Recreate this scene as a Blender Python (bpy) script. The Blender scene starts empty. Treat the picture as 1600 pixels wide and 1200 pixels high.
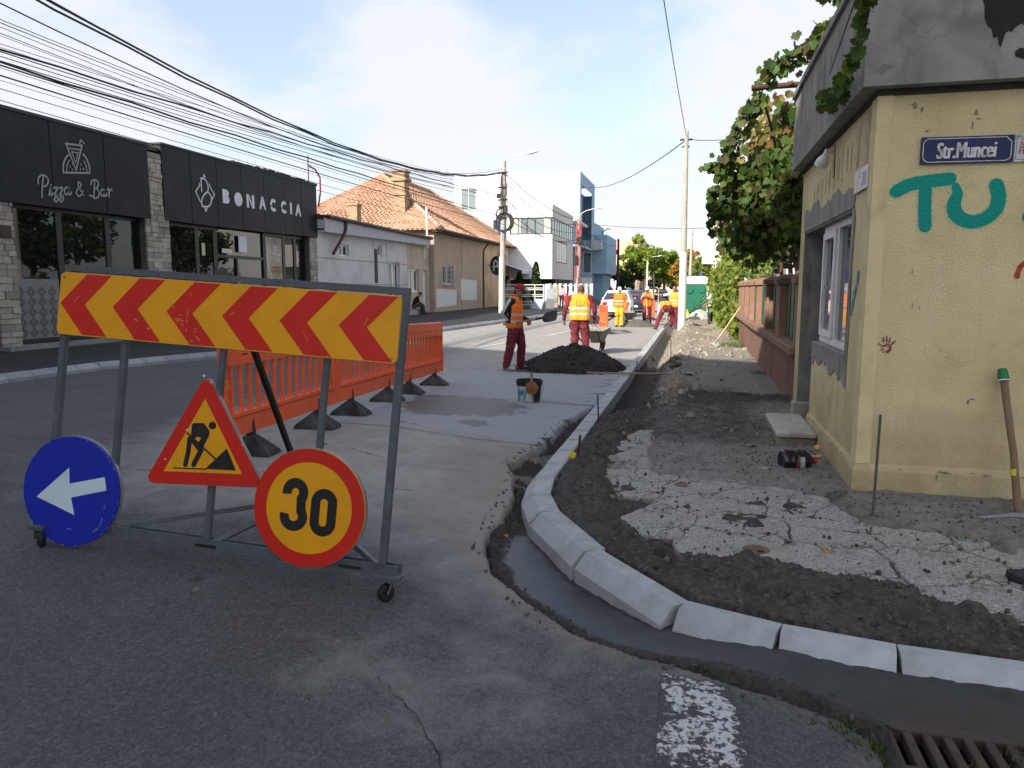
import bpy, bmesh, math, random
import numpy as np
from mathutils import Vector, Matrix, Euler, noise as mnoise

R = math.radians
SC = bpy.context.scene
COL = SC.collection

# ------------------------------------------------------------------ camera, sky, sun, exposure
cam_d = bpy.data.cameras.new('camera')
cam = bpy.data.objects.new('camera', cam_d)
COL.objects.link(cam)
cam.location = (0, 0, 1.6)
cam.rotation_euler = (R(90 - 7.431), 0, R(13.807))
cam_d.lens = 25.875
cam_d.sensor_width = 36
cam_d.clip_start = 0.05
cam_d.clip_end = 3000
SC.camera = cam

SUN_EL, SUN_TO = 31.0, 28.0           # elevation; compass direction the light travels to, from +Y towards +X
sun_d = bpy.data.lights.new('sun', 'SUN')
sun = bpy.data.objects.new('sun', sun_d)
COL.objects.link(sun)
sun_d.energy = 3.7
sun_d.angle = R(0.5)
sun_d.color = (1.0, 0.93, 0.82)
_l = Vector((math.sin(R(SUN_TO)) * math.cos(R(SUN_EL)), math.cos(R(SUN_TO)) * math.cos(R(SUN_EL)), -math.sin(R(SUN_EL))))
sun.rotation_euler = _l.to_track_quat('-Z', 'Y').to_euler()
sun.location = (-20, -40, 40)

world = bpy.data.worlds.new('World')
SC.world = world
world.use_nodes = True
wt = world.node_tree
wt.nodes.clear()
def wn(t, **k):
    n = wt.nodes.new(t)
    for a, b in k.items():
        setattr(n, a, b)
    return n
w_out = wn('ShaderNodeOutputWorld')
w_bg = wn('ShaderNodeBackground')
w_bg.inputs['Strength'].default_value = 0.115
w_sky = wn('ShaderNodeTexSky', sky_type='NISHITA', sun_disc=False)
w_sky.sun_elevation = R(SUN_EL)
w_sky.sun_rotation = R(SUN_TO + 180)
w_sky.air_density = 1.0
w_sky.dust_density = 1.9
w_sky.ozone_density = 1.2
w_tc = wn('ShaderNodeTexCoord')
w_sep = wn('ShaderNodeSeparateXYZ')
w_add = wn('ShaderNodeMath', operation='ADD')
w_add.inputs[1].default_value = 0.22
w_dx = wn('ShaderNodeMath', operation='DIVIDE')
w_dy = wn('ShaderNodeMath', operation='DIVIDE')
w_cmb = wn('ShaderNodeCombineXYZ')
w_ns = wn('ShaderNodeTexNoise', noise_dimensions='4D')
w_ns.inputs['W'].default_value = 1.3
w_ns.inputs['Scale'].default_value = 1.25
w_ns.inputs['Detail'].default_value = 6
w_ns.inputs['Roughness'].default_value = 0.52
w_ns.inputs['Distortion'].default_value = 0.25
w_rp = wn('ShaderNodeValToRGB')
w_rp.color_ramp.elements[0].position = 0.40
w_rp.color_ramp.elements[1].position = 0.56
w_rp.color_ramp.elements[0].color = (0, 0, 0, 1)
w_rp.color_ramp.elements[1].color = (.92, .92, .92, 1)
w_hz = wn('ShaderNodeMapRange')            # whitish air low over the horizon, all the way round
w_hz.inputs['From Min'].default_value = 0.0
w_hz.inputs['From Max'].default_value = 0.55
w_hz.inputs['To Min'].default_value = 0.5
w_hz.inputs['To Max'].default_value = 0.22
w_mx = wn('ShaderNodeMath', operation='MAXIMUM')
w_mix = wn('ShaderNodeMixRGB')
w_mix.inputs[2].default_value = (3.5, 3.6, 3.78, 1)
L = wt.links.new
L(w_tc.outputs['Generated'], w_sep.inputs[0])
L(w_sep.outputs[2], w_add.inputs[0])
L(w_sep.outputs[0], w_dx.inputs[0]); L(w_add.outputs[0], w_dx.inputs[1])
L(w_sep.outputs[1], w_dy.inputs[0]); L(w_add.outputs[0], w_dy.inputs[1])
L(w_dx.outputs[0], w_cmb.inputs[0]); L(w_dy.outputs[0], w_cmb.inputs[1])
L(w_cmb.outputs[0], w_ns.inputs['Vector'])
L(w_ns.outputs['Fac'], w_rp.inputs[0])
L(w_sep.outputs[2], w_hz.inputs['Value'])
L(w_rp.outputs[0], w_mx.inputs[0]); L(w_hz.outputs[0], w_mx.inputs[1])
L(w_mx.outputs[0], w_mix.inputs[0]); L(w_sky.outputs[0], w_mix.inputs[1])
L(w_mix.outputs[0], w_bg.inputs[0]); L(w_bg.outputs[0], w_out.inputs[0])

SC.view_settings.view_transform = 'Standard'
SC.view_settings.look = 'None'
SC.view_settings.exposure = 1.22
SC.view_settings.gamma = 1
SC.view_settings.use_curve_mapping = False
SC.render.engine = 'CYCLES'
SC.cycles.use_denoising = True
SC.cycles.max_bounces = 6
SC.cycles.transparent_max_bounces = 6

rng = random.Random(7)

# ------------------------------------------------------------------ numeric noise
def _h(i, j, s):
    n = (i * 374761393 + j * 668265263 + s * 1442695041) & 0xFFFFFFFF
    n = ((n ^ (n >> 13)) * 1274126177) & 0xFFFFFFFF
    return ((n ^ (n >> 16)) & 0xFFFF) / 65535.0
def vnoise(x, y, s=0):
    x = np.asarray(x, float); y = np.asarray(y, float)
    i = np.floor(x).astype(np.int64); j = np.floor(y).astype(np.int64)
    u = x - i; v = y - j
    u = u * u * (3 - 2 * u); v = v * v * (3 - 2 * v)
    a = _h(i, j, s); b = _h(i + 1, j, s); c = _h(i, j + 1, s); d = _h(i + 1, j + 1, s)
    return a + (b - a) * u + (c - a) * v + (a - b - c + d) * u * v
def fbm(x, y, octv=4, s=0, rough=.5):
    t = 0; a = 1; m = 0
    for k in range(octv):
        t = t + a * vnoise(np.asarray(x) * 2 ** k, np.asarray(y) * 2 ** k, s + k * 17)
        m += a; a *= rough
    return t / m
def SS(a, b, x):
    t = np.clip((np.asarray(x, float) - a) / (b - a), 0, 1)
    return t * t * (3 - 2 * t)
def zr(x, y):
    """height of the road surface: a slight crown near the junction"""
    return .195 * SS(.35, 3.65, -np.asarray(x, float)) * (1 - SS(5.5, 14.5, y)) * (1 - SS(6, 10, -np.asarray(x, float)))

# ------------------------------------------------------------------ materials
MATS = {}
def newmat(name):
    m = bpy.data.materials.new(name)
    m.use_nodes = True
    nt = m.node_tree
    b = nt.nodes['Principled BSDF']
    return m, nt, b
def ramp(nt, fac, stops):
    r = nt.nodes.new('ShaderNodeValToRGB')
    e = r.color_ramp.elements
    while len(e) < len(stops):
        e.new(0.5)
    for k, (p, c) in enumerate(stops):
        e[k].position = p
        e[k].color = (c[0], c[1], c[2], 1) if not isinstance(c, (int, float)) else (c, c, c, 1)
    nt.links.new(fac, r.inputs[0])
    return r.outputs[0]
def noise_n(nt, vec, scale, detail=4, rough=.55, dist=0):
    n = nt.nodes.new('ShaderNodeTexNoise')
    n.inputs['Scale'].default_value = scale
    n.inputs['Detail'].default_value = detail
    n.inputs['Roughness'].default_value = rough
    n.inputs['Distortion'].default_value = dist
    nt.links.new(vec, n.inputs['Vector'])
    return n.outputs['Fac']
def mixc(nt, fac, a, b, mode='MIX'):
    n = nt.nodes.new('ShaderNodeMixRGB')
    n.blend_type = mode
    for k, v in ((0, fac), (1, a), (2, b)):
        if isinstance(v, (int, float)):
            n.inputs[k].default_value = v if k == 0 else (v, v, v, 1)
        elif isinstance(v, (tuple, list)):
            n.inputs[k].default_value = (v[0], v[1], v[2], 1)
        else:
            nt.links.new(v, n.inputs[k])
    return n.outputs[0]
def mth(nt, op, a, b=None, clamp=False):
    n = nt.nodes.new('ShaderNodeMath')
    n.operation = op
    n.use_clamp = clamp
    for k, v in ((0, a), (1, b)):
        if v is None:
            continue
        if isinstance(v, (int, float)):
            n.inputs[k].default_value = v
        else:
            nt.links.new(v, n.inputs[k])
    return n.outputs[0]
def bump(nt, b, h, strength, dist=.01, prev=None):
    n = nt.nodes.new('ShaderNodeBump')
    n.inputs['Strength'].default_value = strength
    n.inputs['Distance'].default_value = dist
    nt.links.new(h, n.inputs['Height'])
    if prev is not None:
        nt.links.new(prev, n.inputs['Normal'])
    nt.links.new(n.outputs[0], b.inputs['Normal'])
    return n.outputs[0]
def coord(nt, kind='Object'):
    return nt.nodes.new('ShaderNodeTexCoord').outputs[kind]
def streaks(nt, v, c, col, lo, hi, amt, fx=9, fz=.7):
    """vertical run-off stains"""
    mp = nt.nodes.new('ShaderNodeMapping'); mp.inputs['Scale'].default_value = (fx, fx, fz); nt.links.new(v, mp.inputs['Vector'])
    return mixc(nt, ramp(nt, noise_n(nt, mp.outputs[0], 1.0, 6, .65, .3), [(lo, 0.0), (hi, amt)]), c, col)
def attr(nt, name):
    n = nt.nodes.new('ShaderNodeAttribute')
    n.attribute_name = name
    return n
def pm(name, col, rough=.75, var=.18, scale=5, bmp=.15, bscale=70, metal=0, spec=.4, rnd=0, dirt=None, dscale=2.2, damt=.5, bd=.006):
    """a plain procedural surface: base colour with soft mottling, optional dirt, optional per-object variation, fine relief"""
    if name in MATS:
        return MATS[name]
    m, nt, b = newmat(name)
    v = coord(nt)
    n1 = noise_n(nt, v, scale, 5, .6)
    lo = tuple(c * (1 - var) for c in col); hi = tuple(min(1, c * (1 + var)) for c in col)
    c = ramp(nt, n1, [(.3, lo), (.7, hi)])
    if rnd:
        oi = nt.nodes.new('ShaderNodeObjectInfo')
        f = mth(nt, 'MULTIPLY_ADD', oi.outputs['Random'], 2 * rnd); f.node.inputs[2].default_value = 1 - rnd
        mm = nt.nodes.new('ShaderNodeMixRGB'); mm.blend_type = 'MULTIPLY'; mm.inputs[0].default_value = 1
        nt.links.new(c, mm.inputs[1]); nt.links.new(f, mm.inputs[2]); c = mm.outputs[0]
    if dirt:
        n2 = noise_n(nt, v, dscale, 6, .65, .4)
        c = mixc(nt, ramp(nt, n2, [(.48, 0.0), (.68, damt)]), c, dirt)
    nt.links.new(c, b.inputs['Base Color'])
    b.inputs['Roughness'].default_value = rough
    b.inputs['Metallic'].default_value = metal
    b.inputs['Specular IOR Level'].default_value = spec
    if bmp:
        bump(nt, b, noise_n(nt, v, bscale, 3, .6), bmp, bd)
    MATS[name] = m
    return m

# ------------------------------------------------------------------ mesh builder
class MB:
    def __init__(s):
        s.v = []; s.f = []; s.m = []; s.cur = 0
    def add(s, vs, fs, mi=None):
        o = len(s.v)
        s.v.extend([tuple(p) for p in vs])
        for f in fs:
            s.f.append(tuple(i + o for i in f)); s.m.append(s.cur if mi is None else mi)
        return s
    def box(s, x0, x1, y0, y1, z0, z1, mi=None):
        return s.add([(x0, y0, z0), (x1, y0, z0), (x1, y1, z0), (x0, y1, z0), (x0, y0, z1), (x1, y0, z1), (x1, y1, z1), (x0, y1, z1)],
                     [(0, 3, 2, 1), (4, 5, 6, 7), (0, 1, 5, 4), (1, 2, 6, 5), (2, 3, 7, 6), (3, 0, 4, 7)], mi)
    def bbox(s, x0, x1, y0, y1, z0, z1, b=.01, mi=None):
        """box with chamfered upright and top edges"""
        p = lambda i: [(x0 + b, y0 + i), (x1 - b, y0 + i), (x1 - i, y0 + b), (x1 - i, y1 - b), (x1 - b, y1 - i), (x0 + b, y1 - i), (x0 + i, y1 - b), (x0 + i, y0 + b)]
        r0 = [(x, y, z0) for x, y in p(0)]; r1 = [(x, y, z1 - b) for x, y in p(0)]
        cx, cy = (x0 + x1) / 2, (y0 + y1) / 2
        sx, sy = (abs(x1 - x0) - 2 * b) / max(1e-6, abs(x1 - x0)), (abs(y1 - y0) - 2 * b) / max(1e-6, abs(y1 - y0))
        r2 = [(cx + (x - cx) * sx, cy + (y - cy) * sy, z1) for x, y in p(0)]
        f = [tuple(reversed(range(8)))]
        for k in range(2):
            for i in range(8):
                j = (i + 1) % 8
                f.append((k * 8 + i, k * 8 + j, k * 8 + 8 + j, k * 8 + 8 + i))
        f.append(tuple(range(16, 24)))
        return s.add(r0 + r1 + r2, f, mi)
    def prism(s, poly, a, b, fr=None, mi=None):
        """poly in 2D extruded from height a to b along the third axis; fr maps (u, v, w) to xyz"""
        fr = fr or (lambda u, v, w: (u, v, w))
        n = len(poly)
        vs = [fr(u, v, a) for u, v in poly] + [fr(u, v, b) for u, v in poly]
        f = [tuple(reversed(range(n))), tuple(range(n, 2 * n))] + [(i, (i + 1) % n, n + (i + 1) % n, n + i) for i in range(n)]
        return s.add(vs, f, mi)
    def tube(s, pts, r, n=6, mi=None, caps=True):
        pts = [Vector(p) for p in pts]
        rs = r if isinstance(r, (list, tuple)) else [r] * len(pts)
        rings = []
        up = None
        for i, p in enumerate(pts):
            t = (pts[min(i + 1, len(pts) - 1)] - pts[max(i - 1, 0)])
            if t.length < 1e-9:
                t = Vector((0, 0, 1))
            t.normalize()
            if up is None:
                up = Vector((0, 0, 1)) if abs(t.z) < .9 else Vector((1, 0, 0))
            a = t.cross(up)
            if a.length < 1e-6:
                a = t.cross(Vector((0, 1, 0)))
            a.normalize(); b = a.cross(t).normalized(); up = b
            rings.append([p + (a * math.cos(2 * math.pi * k / n) + b * math.sin(2 * math.pi * k / n)) * rs[i] for k in range(n)])
        vs = [q for ring in rings for q in ring]
        f = []
        for i in range(len(pts) - 1):
            for k in range(n):
                j = (k + 1) % n
                f.append((i * n + k, i * n + j, i * n + n + j, i * n + n + k))
        if caps:
            f.append(tuple(reversed(range(n)))); f.append(tuple(range((len(pts) - 1) * n, len(pts) * n)))
        return s.add(vs, f, mi)
    def bar(s, p, q, w, h, mi=None, up=(0, 0, 1)):
        """square tube from p to q"""
        p, q = Vector(p), Vector(q)
        t = (q - p).normalized(); a = t.cross(Vector(up))
        if a.length < 1e-4:
            a = t.cross(Vector((0, 1, 0)))
        a.normalize(); b = a.cross(t)
        vs = [e + a * (sx * w / 2) + b * (sy * h / 2) for e in (p, q) for sx, sy in ((-1, -1), (1, -1), (1, 1), (-1, 1))]
        return s.add(vs, [(3, 2, 1, 0), (4, 5, 6, 7), (0, 1, 5, 4), (1, 2, 6, 5), (2, 3, 7, 6), (3, 0, 4, 7)], mi)
    def lathe(s, prof, c=(0, 0, 0), n=16, mi=None, fr=None):
        fr = fr or (lambda x, y, z: (c[0] + x, c[1] + y, c[2] + z))
        vs = []
        for r, z in prof:
            for k in range(n):
                a = 2 * math.pi * k / n
                vs.append(fr(r * math.cos(a), r * math.sin(a), z))
        f = []
        for i in range(len(prof) - 1):
            for k in range(n):
                j = (k + 1) % n
                f.append((i * n + k, i * n + j, i * n + n + j, i * n + n + k))
        f.append(tuple(reversed(range(n)))); f.append(tuple(range((len(prof) - 1) * n, len(prof) * n)))
        return s.add(vs, f, mi)
    def ell(s, c, r, n=10, m=7, rot=None, mi=None, jit=0, seed=0):
        rr = random.Random(seed)
        vs = []
        M = rot.to_matrix() if rot is not None else None
        for i in range(m + 1):
            th = math.pi * i / m
            for k in range(n):
                a = 2 * math.pi * k / n
                p = Vector((r[0] * math.sin(th) * math.cos(a), r[1] * math.sin(th) * math.sin(a), r[2] * math.cos(th)))
                if jit:
                    p *= 1 + jit * (rr.random() - .5)
                if M is not None:
                    p = M @ p
                vs.append(p + Vector(c))
        f = []
        for i in range(m):
            for k in range(n):
                j = (k + 1) % n
                f.append((i * n + k, i * n + n + k, i * n + n + j, i * n + j))
        return s.add(vs, f, mi)
    def ribbon(s, pts, w, fr, depth=0.0, closed=False, cap=True, mi=None, nd=5):
        """flat 2D stroke with mitred joints and round ends, laid in the frame fr(u, v, w)"""
        P = [Vector((p[0], p[1])) for p in pts]
        n = len(P)
        Lp, Rp = [], []
        ws = w if isinstance(w, (list, tuple)) else [w] * n
        for i in range(n):
            if closed:
                a, b = P[(i - 1) % n], P[(i + 1) % n]
            else:
                a, b = P[max(i - 1, 0)], P[min(i + 1, n - 1)]
            d0 = (P[i] - a); d1 = (b - P[i])
            if d0.length < 1e-9: d0 = d1
            if d1.length < 1e-9: d1 = d0
            d0 = d0.normalized(); d1 = d1.normalized()
            t = d0 + d1
            if t.length < 1e-6: t = d1.copy()
            t.normalize()
            nn = Vector((-t.y, t.x))
            k = 1 / max(.45, nn.dot(Vector((-d1.y, d1.x))))
            Lp.append(P[i] + nn * ws[i] / 2 * k); Rp.append(P[i] - nn * ws[i] / 2 * k)
        vs = [fr(p.x, p.y, depth) for p in Lp] + [fr(p.x, p.y, depth) for p in Rp]
        f = [(n + i, n + i + 1, i + 1, i) for i in range(n - 1)]
        if closed:
            f.append((2 * n - 1, n, 0, n - 1))
        s.add(vs, f, mi)
        if cap and not closed:
            for e, sgn in ((0, -1), (n - 1, 1)):
                d = (P[1] - P[0]).normalized() if e == 0 else (P[-1] - P[-2]).normalized()
                nn = Vector((-d.y, d.x)); d = d * sgn
                c = P[e]; r = ws[e] / 2
                arc = [c + (nn * math.cos(math.pi * k / nd) + d * math.sin(math.pi * k / nd)) * r for k in range(nd + 1)]
                if sgn < 0:
                    arc.reverse()
                arc.reverse()
                s.add([fr(p.x, p.y, depth) for p in arc], [tuple(range(len(arc)))], mi)
        return s
    def build(s, name, mats, parent=None, loc=None, smooth=False, world=False, auto=None):
        """links the collected faces as one mesh object. world=True: vertices are world coordinates, parent only translated"""
        me = bpy.data.meshes.new(name)
        vs = s.v
        off = Vector((0, 0, 0))
        if world and parent is not None:
            p = parent
            while p is not None:
                off += p.location
                p = p.parent
            vs = [(x - off.x, y - off.y, z - off.z) for x, y, z in vs]
        me.from_pydata(vs, [], s.f)
        mats = mats if isinstance(mats, (list, tuple)) else [mats]
        for m in mats:
            me.materials.append(m)
        if len(mats) > 1:
            me.polygons.foreach_set('material_index', s.m)
        if smooth or auto:
            me.polygons.foreach_set('use_smooth', [True] * len(me.polygons))
            if auto:
                try:
                    me.set_sharp_from_angle(angle=R(auto))
                except Exception:
                    pass
        me.update()
        o = bpy.data.objects.new(name, me)
        COL.objects.link(o)
        if parent is not None:
            o.parent = parent
        if loc is not None:
            o.location = loc
        return o

def thing(name, label, cat, loc=(0, 0, 0), rz=0, group=None):
    o = bpy.data.objects.new(name, None)
    o.empty_display_size = .1
    COL.objects.link(o)
    o.location = loc
    o.rotation_euler = (0, 0, rz)
    return tag(o, label, cat, group)
def tag(o, label=None, cat=None, group=None, kind=None):
    if label: o['label'] = label
    if cat: o['category'] = cat
    if group: o['group'] = group
    if kind: o['kind'] = kind
    return o
def struct(o, label):
    o['kind'] = 'structure'; o['label'] = label
    return o
def inst(o, parent=None, loc=None, rot=None, scale=None, name=None):
    """another object that shares o's mesh"""
    c = o.copy()
    if name: c.name = name
    COL.objects.link(c)
    c.parent = parent if parent is not None else o.parent
    if loc is not None: c.location = loc
    if rot is not None: c.rotation_euler = rot
    if scale is not None: c.scale = scale
    return c
def copy_tree(o, parent=None):
    c = o.copy(); COL.objects.link(c)
    if parent is not None: c.parent = parent
    for ch in list(o.children):
        copy_tree(ch, c)
    return c
def text_mesh(body, size, offset=0.0, shear=0, spacing=1.0):
    """vertices (2D) and faces of a line of the built-in font, origin at the left of the baseline"""
    cu = bpy.data.curves.new('lettering', 'FONT')
    cu.body = body; cu.size = size; cu.offset = offset; cu.shear = shear; cu.space_character = spacing
    cu.resolution_u = 3
    o = bpy.data.objects.new('lettering', cu); COL.objects.link(o)
    dg = bpy.context.evaluated_depsgraph_get()
    me = bpy.data.meshes.new_from_object(o.evaluated_get(dg))
    vs = [(v.co.x, v.co.y) for v in me.vertices]; fs = [tuple(p.vertices) for p in me.polygons]
    bpy.data.objects.remove(o); bpy.data.curves.remove(cu); bpy.data.meshes.remove(me)
    return vs, fs
def text_into(mb, body, fr, u0, u1, v0, v1, offset=0.0, shear=0, depth=0.0, mi=None, spacing=1.0):
    """a line of lettering fitted into the box u0..u1, v0..v1 of the frame fr"""
    vs, fs = text_mesh(body, 1.0, offset, shear, spacing)
    xs = [p[0] for p in vs]; ys = [p[1] for p in vs]
    ax = (u1 - u0) / (max(xs) - min(xs)); ay = (v1 - v0) / (max(ys) - min(ys))
    mb.add([fr(u0 + (x - min(xs)) * ax, v0 + (y - min(ys)) * ay, depth) for x, y in vs], fs, mi)
def arc(cx, cy, r, a0, a1, n=12, ry=None):
    ry = r if ry is None else ry
    return [(cx + r * math.cos(R(a0 + (a1 - a0) * k / n)), cy + ry * math.sin(R(a0 + (a1 - a0) * k / n))) for k in range(n + 1)]
def spline(pts, n=6):
    """Catmull-Rom through 2D points"""
    P = [Vector((p[0], p[1])) for p in pts]
    out = []
    for i in range(len(P) - 1):
        a, b, c, d = P[max(i - 1, 0)], P[i], P[i + 1], P[min(i + 2, len(P) - 1)]
        for k in range(n):
            t = k / n
            out.append(.5 * ((2 * b) + (c - a) * t + (2 * a - 5 * b + 4 * c - d) * t * t + (3 * b - a - 3 * c + d) * t ** 3))
    out.append(P[-1])
    return [(p.x, p.y) for p in out]

# ------------------------------------------------------------------ ground plan (metres; +Y runs down the street, camera above the origin)
KERB = [(12, 2.9), (3, 3.0), (1.36, 3.10), (.87, 3.14), (.39, 3.24), (-.10, 3.43), (-.63, 3.97), (-1.03, 4.66), (-1.20, 5.12), (-1.25, 5.8), (-1.25, 8.6), (-1.25, 28.6), (-1.25, 160)]
EDGE = [(12, 2.1), (3, 2.2), (1.7, 2.2), (.78, 2.22), (.69, 2.5), (.66, 2.68), (.58, 2.76), (.46, 2.84), (.29, 2.91), (.09, 3.02), (-.18, 3.10), (-.49, 3.24), (-.76, 3.48), (-1.04, 3.80), (-1.2, 4.15), (-1.25, 4.45), (-1.24, 4.75), (-1.27, 5.05), (-1.34, 5.5), (-1.42, 5.9), (-1.56, 6.2), (-1.46, 6.6), (-1.4, 7.2), (-1.42, 8), (-1.36, 9.0), (-1.27, 9.6), (-1.27, 160)]
SLAB = [(-.49, 7.97), (-.71, 7.05), (-.65, 5.79), (-.51, 4.92), (-.23, 4.2), (-.04, 4.09), (.3, 4.12), (.6, 4.05), (.89, 3.94), (1.15, 3.8), (1.6, 3.55), (2.9, 3.5), (2.9, 4.7), (1.91, 4.73), (1.55, 4.87), (1.1, 4.95), (.97, 5.5), (.8, 5.85), (-.3, 5.97), (-.36, 8.0)]
def pip(poly, x, y):
    c = np.zeros(np.shape(x), bool)
    n = len(poly)
    for i in range(n):
        x0, y0 = poly[i]; x1, y1 = poly[(i + 1) % n]
        if y0 == y1: continue
        t = ((y0 > y) != (y1 > y)) & (x < (x1 - x0) * (y - y0) / (y1 - y0) + x0)
        c ^= t
    return c
def pdist(line, x, y, closed=False):
    d = np.full(np.shape(x), 1e9)
    n = len(line)
    for i in range(n if closed else n - 1):
        ax, ay = line[i]; bx, by = line[(i + 1) % n]
        dx, dy = bx - ax, by - ay
        t = np.clip(((x - ax) * dx + (y - ay) * dy) / (dx * dx + dy * dy), 0, 1)
        d = np.minimum(d, np.hypot(x - ax - t * dx, y - ay - t * dy))
    return d
def sdist(line, x, y):
    """distance to the line, positive on the pavement's side"""
    inside = pip(line + [(30, 160), (30, line[0][1]), ], x, y)
    return np.where(inside, 1, -1) * pdist(line, x, y)

def grid_mesh(name, zones, fn, mat, keep=None, attrs=(), parent=None):
    """zones: (x0, x1, nx, y0, y1, ny); fn(x, y) -> z, {attr: values}"""
    V, F, A, off = [], [], {a: [] for a in attrs}, 0
    for x0, x1, nx, y0, y1, ny in zones:
        xs, ys = np.meshgrid(np.linspace(x0, x1, nx + 1), np.linspace(y0, y1, ny + 1))
        z, at = fn(xs, ys)
        V.append(np.stack([xs, ys, z], -1).reshape(-1, 3))
        i = np.arange((nx + 1) * (ny + 1)).reshape(ny + 1, nx + 1)
        q = np.stack([i[:-1, :-1], i[:-1, 1:], i[1:, 1:], i[1:, :-1]], -1).reshape(-1, 4)
        if keep is not None:
            k = keep(xs, ys)
            kq = (k[:-1, :-1] | k[:-1, 1:] | k[1:, 1:] | k[1:, :-1]).reshape(-1)
            q = q[kq]
        F.append(q + off); off += (nx + 1) * (ny + 1)
        for a in attrs:
            A[a].append(np.broadcast_to(at[a], xs.shape).reshape(-1))
    V = np.concatenate(V); F = np.concatenate(F)
    used = np.zeros(len(V), bool); used[F.reshape(-1)] = True
    re = np.cumsum(used) - 1
    F = re[F]; V = V[used]
    me = bpy.data.meshes.new(name)
    me.vertices.add(len(V)); me.vertices.foreach_set('co', V.reshape(-1).astype(np.float32))
    me.loops.add(F.size); me.loops.foreach_set('vertex_index', F.reshape(-1).astype(np.int32))
    me.polygons.add(len(F)); me.polygons.foreach_set('loop_start', np.arange(0, F.size, 4, dtype=np.int32))
    me.polygons.foreach_set('use_smooth', np.ones(len(F), bool))
    me.update(calc_edges=True)
    for a in attrs:
        d = me.attributes.new(a, 'FLOAT', 'POINT')
        d.data.foreach_set('value', np.concatenate(A[a])[used].astype(np.float32))
    me.materials.append(mat)
    o = bpy.data.objects.new(name, me); COL.objects.link(o)
    if parent is not None: o.parent = parent
    return o

# materials of the ground
def mat_road():
    m, nt, b = newmat('road asphalt')
    v = coord(nt)
    fine = noise_n(nt, v, 125, 4, .75)
    mid = noise_n(nt, v, 26, 5, .65)
    big = noise_n(nt, v, 1.3, 5, .6, .3)
    asp = mixc(nt, .55, ramp(nt, fine, [(.34, (.036, .036, .038)), (.52, (.082, .081, .083)), (.72, (.19, .187, .18))]),
               ramp(nt, big, [(.3, (.062, .062, .066)), (.7, (.104, .103, .105))]))
    vg = nt.nodes.new('ShaderNodeTexVoronoi'); vg.inputs['Scale'].default_value = 85; nt.links.new(v, vg.inputs['Vector'])
    asp = mixc(nt, .8, asp, ramp(nt, vg.outputs['Color'], [(.1, .6), (.6, 1.0), (.95, 1.45)]), 'MULTIPLY')
    vo = nt.nodes.new('ShaderNodeTexVoronoi'); vo.inputs['Scale'].default_value = 42; nt.links.new(v, vo.inputs['Vector'])
    grain = ramp(nt, vo.outputs['Distance'], [(.05, .45), (.12, 0.0)])
    asp = mixc(nt, mth(nt, 'MULTIPLY', grain, ramp(nt, mid, [(.5, 0.0), (.62, 1.0)])), asp, (.26, .25, .24))
    dust = attr(nt, 'dust')
    dn = ramp(nt, mth(nt, 'ADD', dust.outputs['Fac'], mth(nt, 'MULTIPLY', mth(nt, 'SUBTRACT', noise_n(nt, v, 3.2, 7, .68, .5), .5), .9)), [(.18, 0.0), (.95, .93)])
    dcol = mixc(nt, noise_n(nt, v, 7, 5, .6), (.25, .237, .218), (.41, .39, .36))
    c = mixc(nt, dn, asp, dcol)
    tan = attr(nt, 'tan')
    tn = ramp(nt, mth(nt, 'ADD', tan.outputs['Fac'], mth(nt, 'MULTIPLY', mth(nt, 'SUBTRACT', noise_n(nt, v, 5, 6, .7), .5), .8)), [(.25, 0.0), (1.0, .7)])
    c = mixc(nt, tn, c, (.20, .165, .125))
    slur = attr(nt, 'slurry')
    sn = ramp(nt, mth(nt, 'ADD', slur.outputs['Fac'], mth(nt, 'MULTIPLY', mth(nt, 'SUBTRACT', noise_n(nt, v, 2.0, 7, .62, .8), .5), .7)), [(.3, 0.0), (.8, .85)])
    c = mixc(nt, sn, c, mixc(nt, noise_n(nt, v, 4, 4, .6), (.235, .25, .27), (.33, .34, .35)))
    wet = attr(nt, 'wet')
    wnz = ramp(nt, mth(nt, 'ADD', wet.outputs['Fac'], mth(nt, 'MULTIPLY', mth(nt, 'SUBTRACT', noise_n(nt, v, 2.6, 6, .65, 1.2), .5), 1.1)), [(.46, 0.0), (.58, 1.0)])
    c = mixc(nt, mth(nt, 'MULTIPLY', wnz, .85), c, (.062, .058, .048))
    # a few oily spots and long cracks
    spots = nt.nodes.new('ShaderNodeTexVoronoi'); spots.inputs['Scale'].default_value = 1.5; nt.links.new(v, spots.inputs['Vector'])
    c = mixc(nt, ramp(nt, spots.outputs['Distance'], [(.035, .75), (.075, 0.0)]), c, (.02, .02, .022))
    soil = attr(nt, 'edge')
    c = mixc(nt, soil.outputs['Fac'], c, (.022, .020, .018))
    nt.links.new(c, b.inputs['Base Color'])
    nt.links.new(mixc(nt, wnz, .86, .5), b.inputs['Roughness'])
    b.inputs['Specular IOR Level'].default_value = .3
    n1 = bump(nt, b, fine, .55, .004)
    bump(nt, b, mid, .3, .008, n1)
    return m
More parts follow.
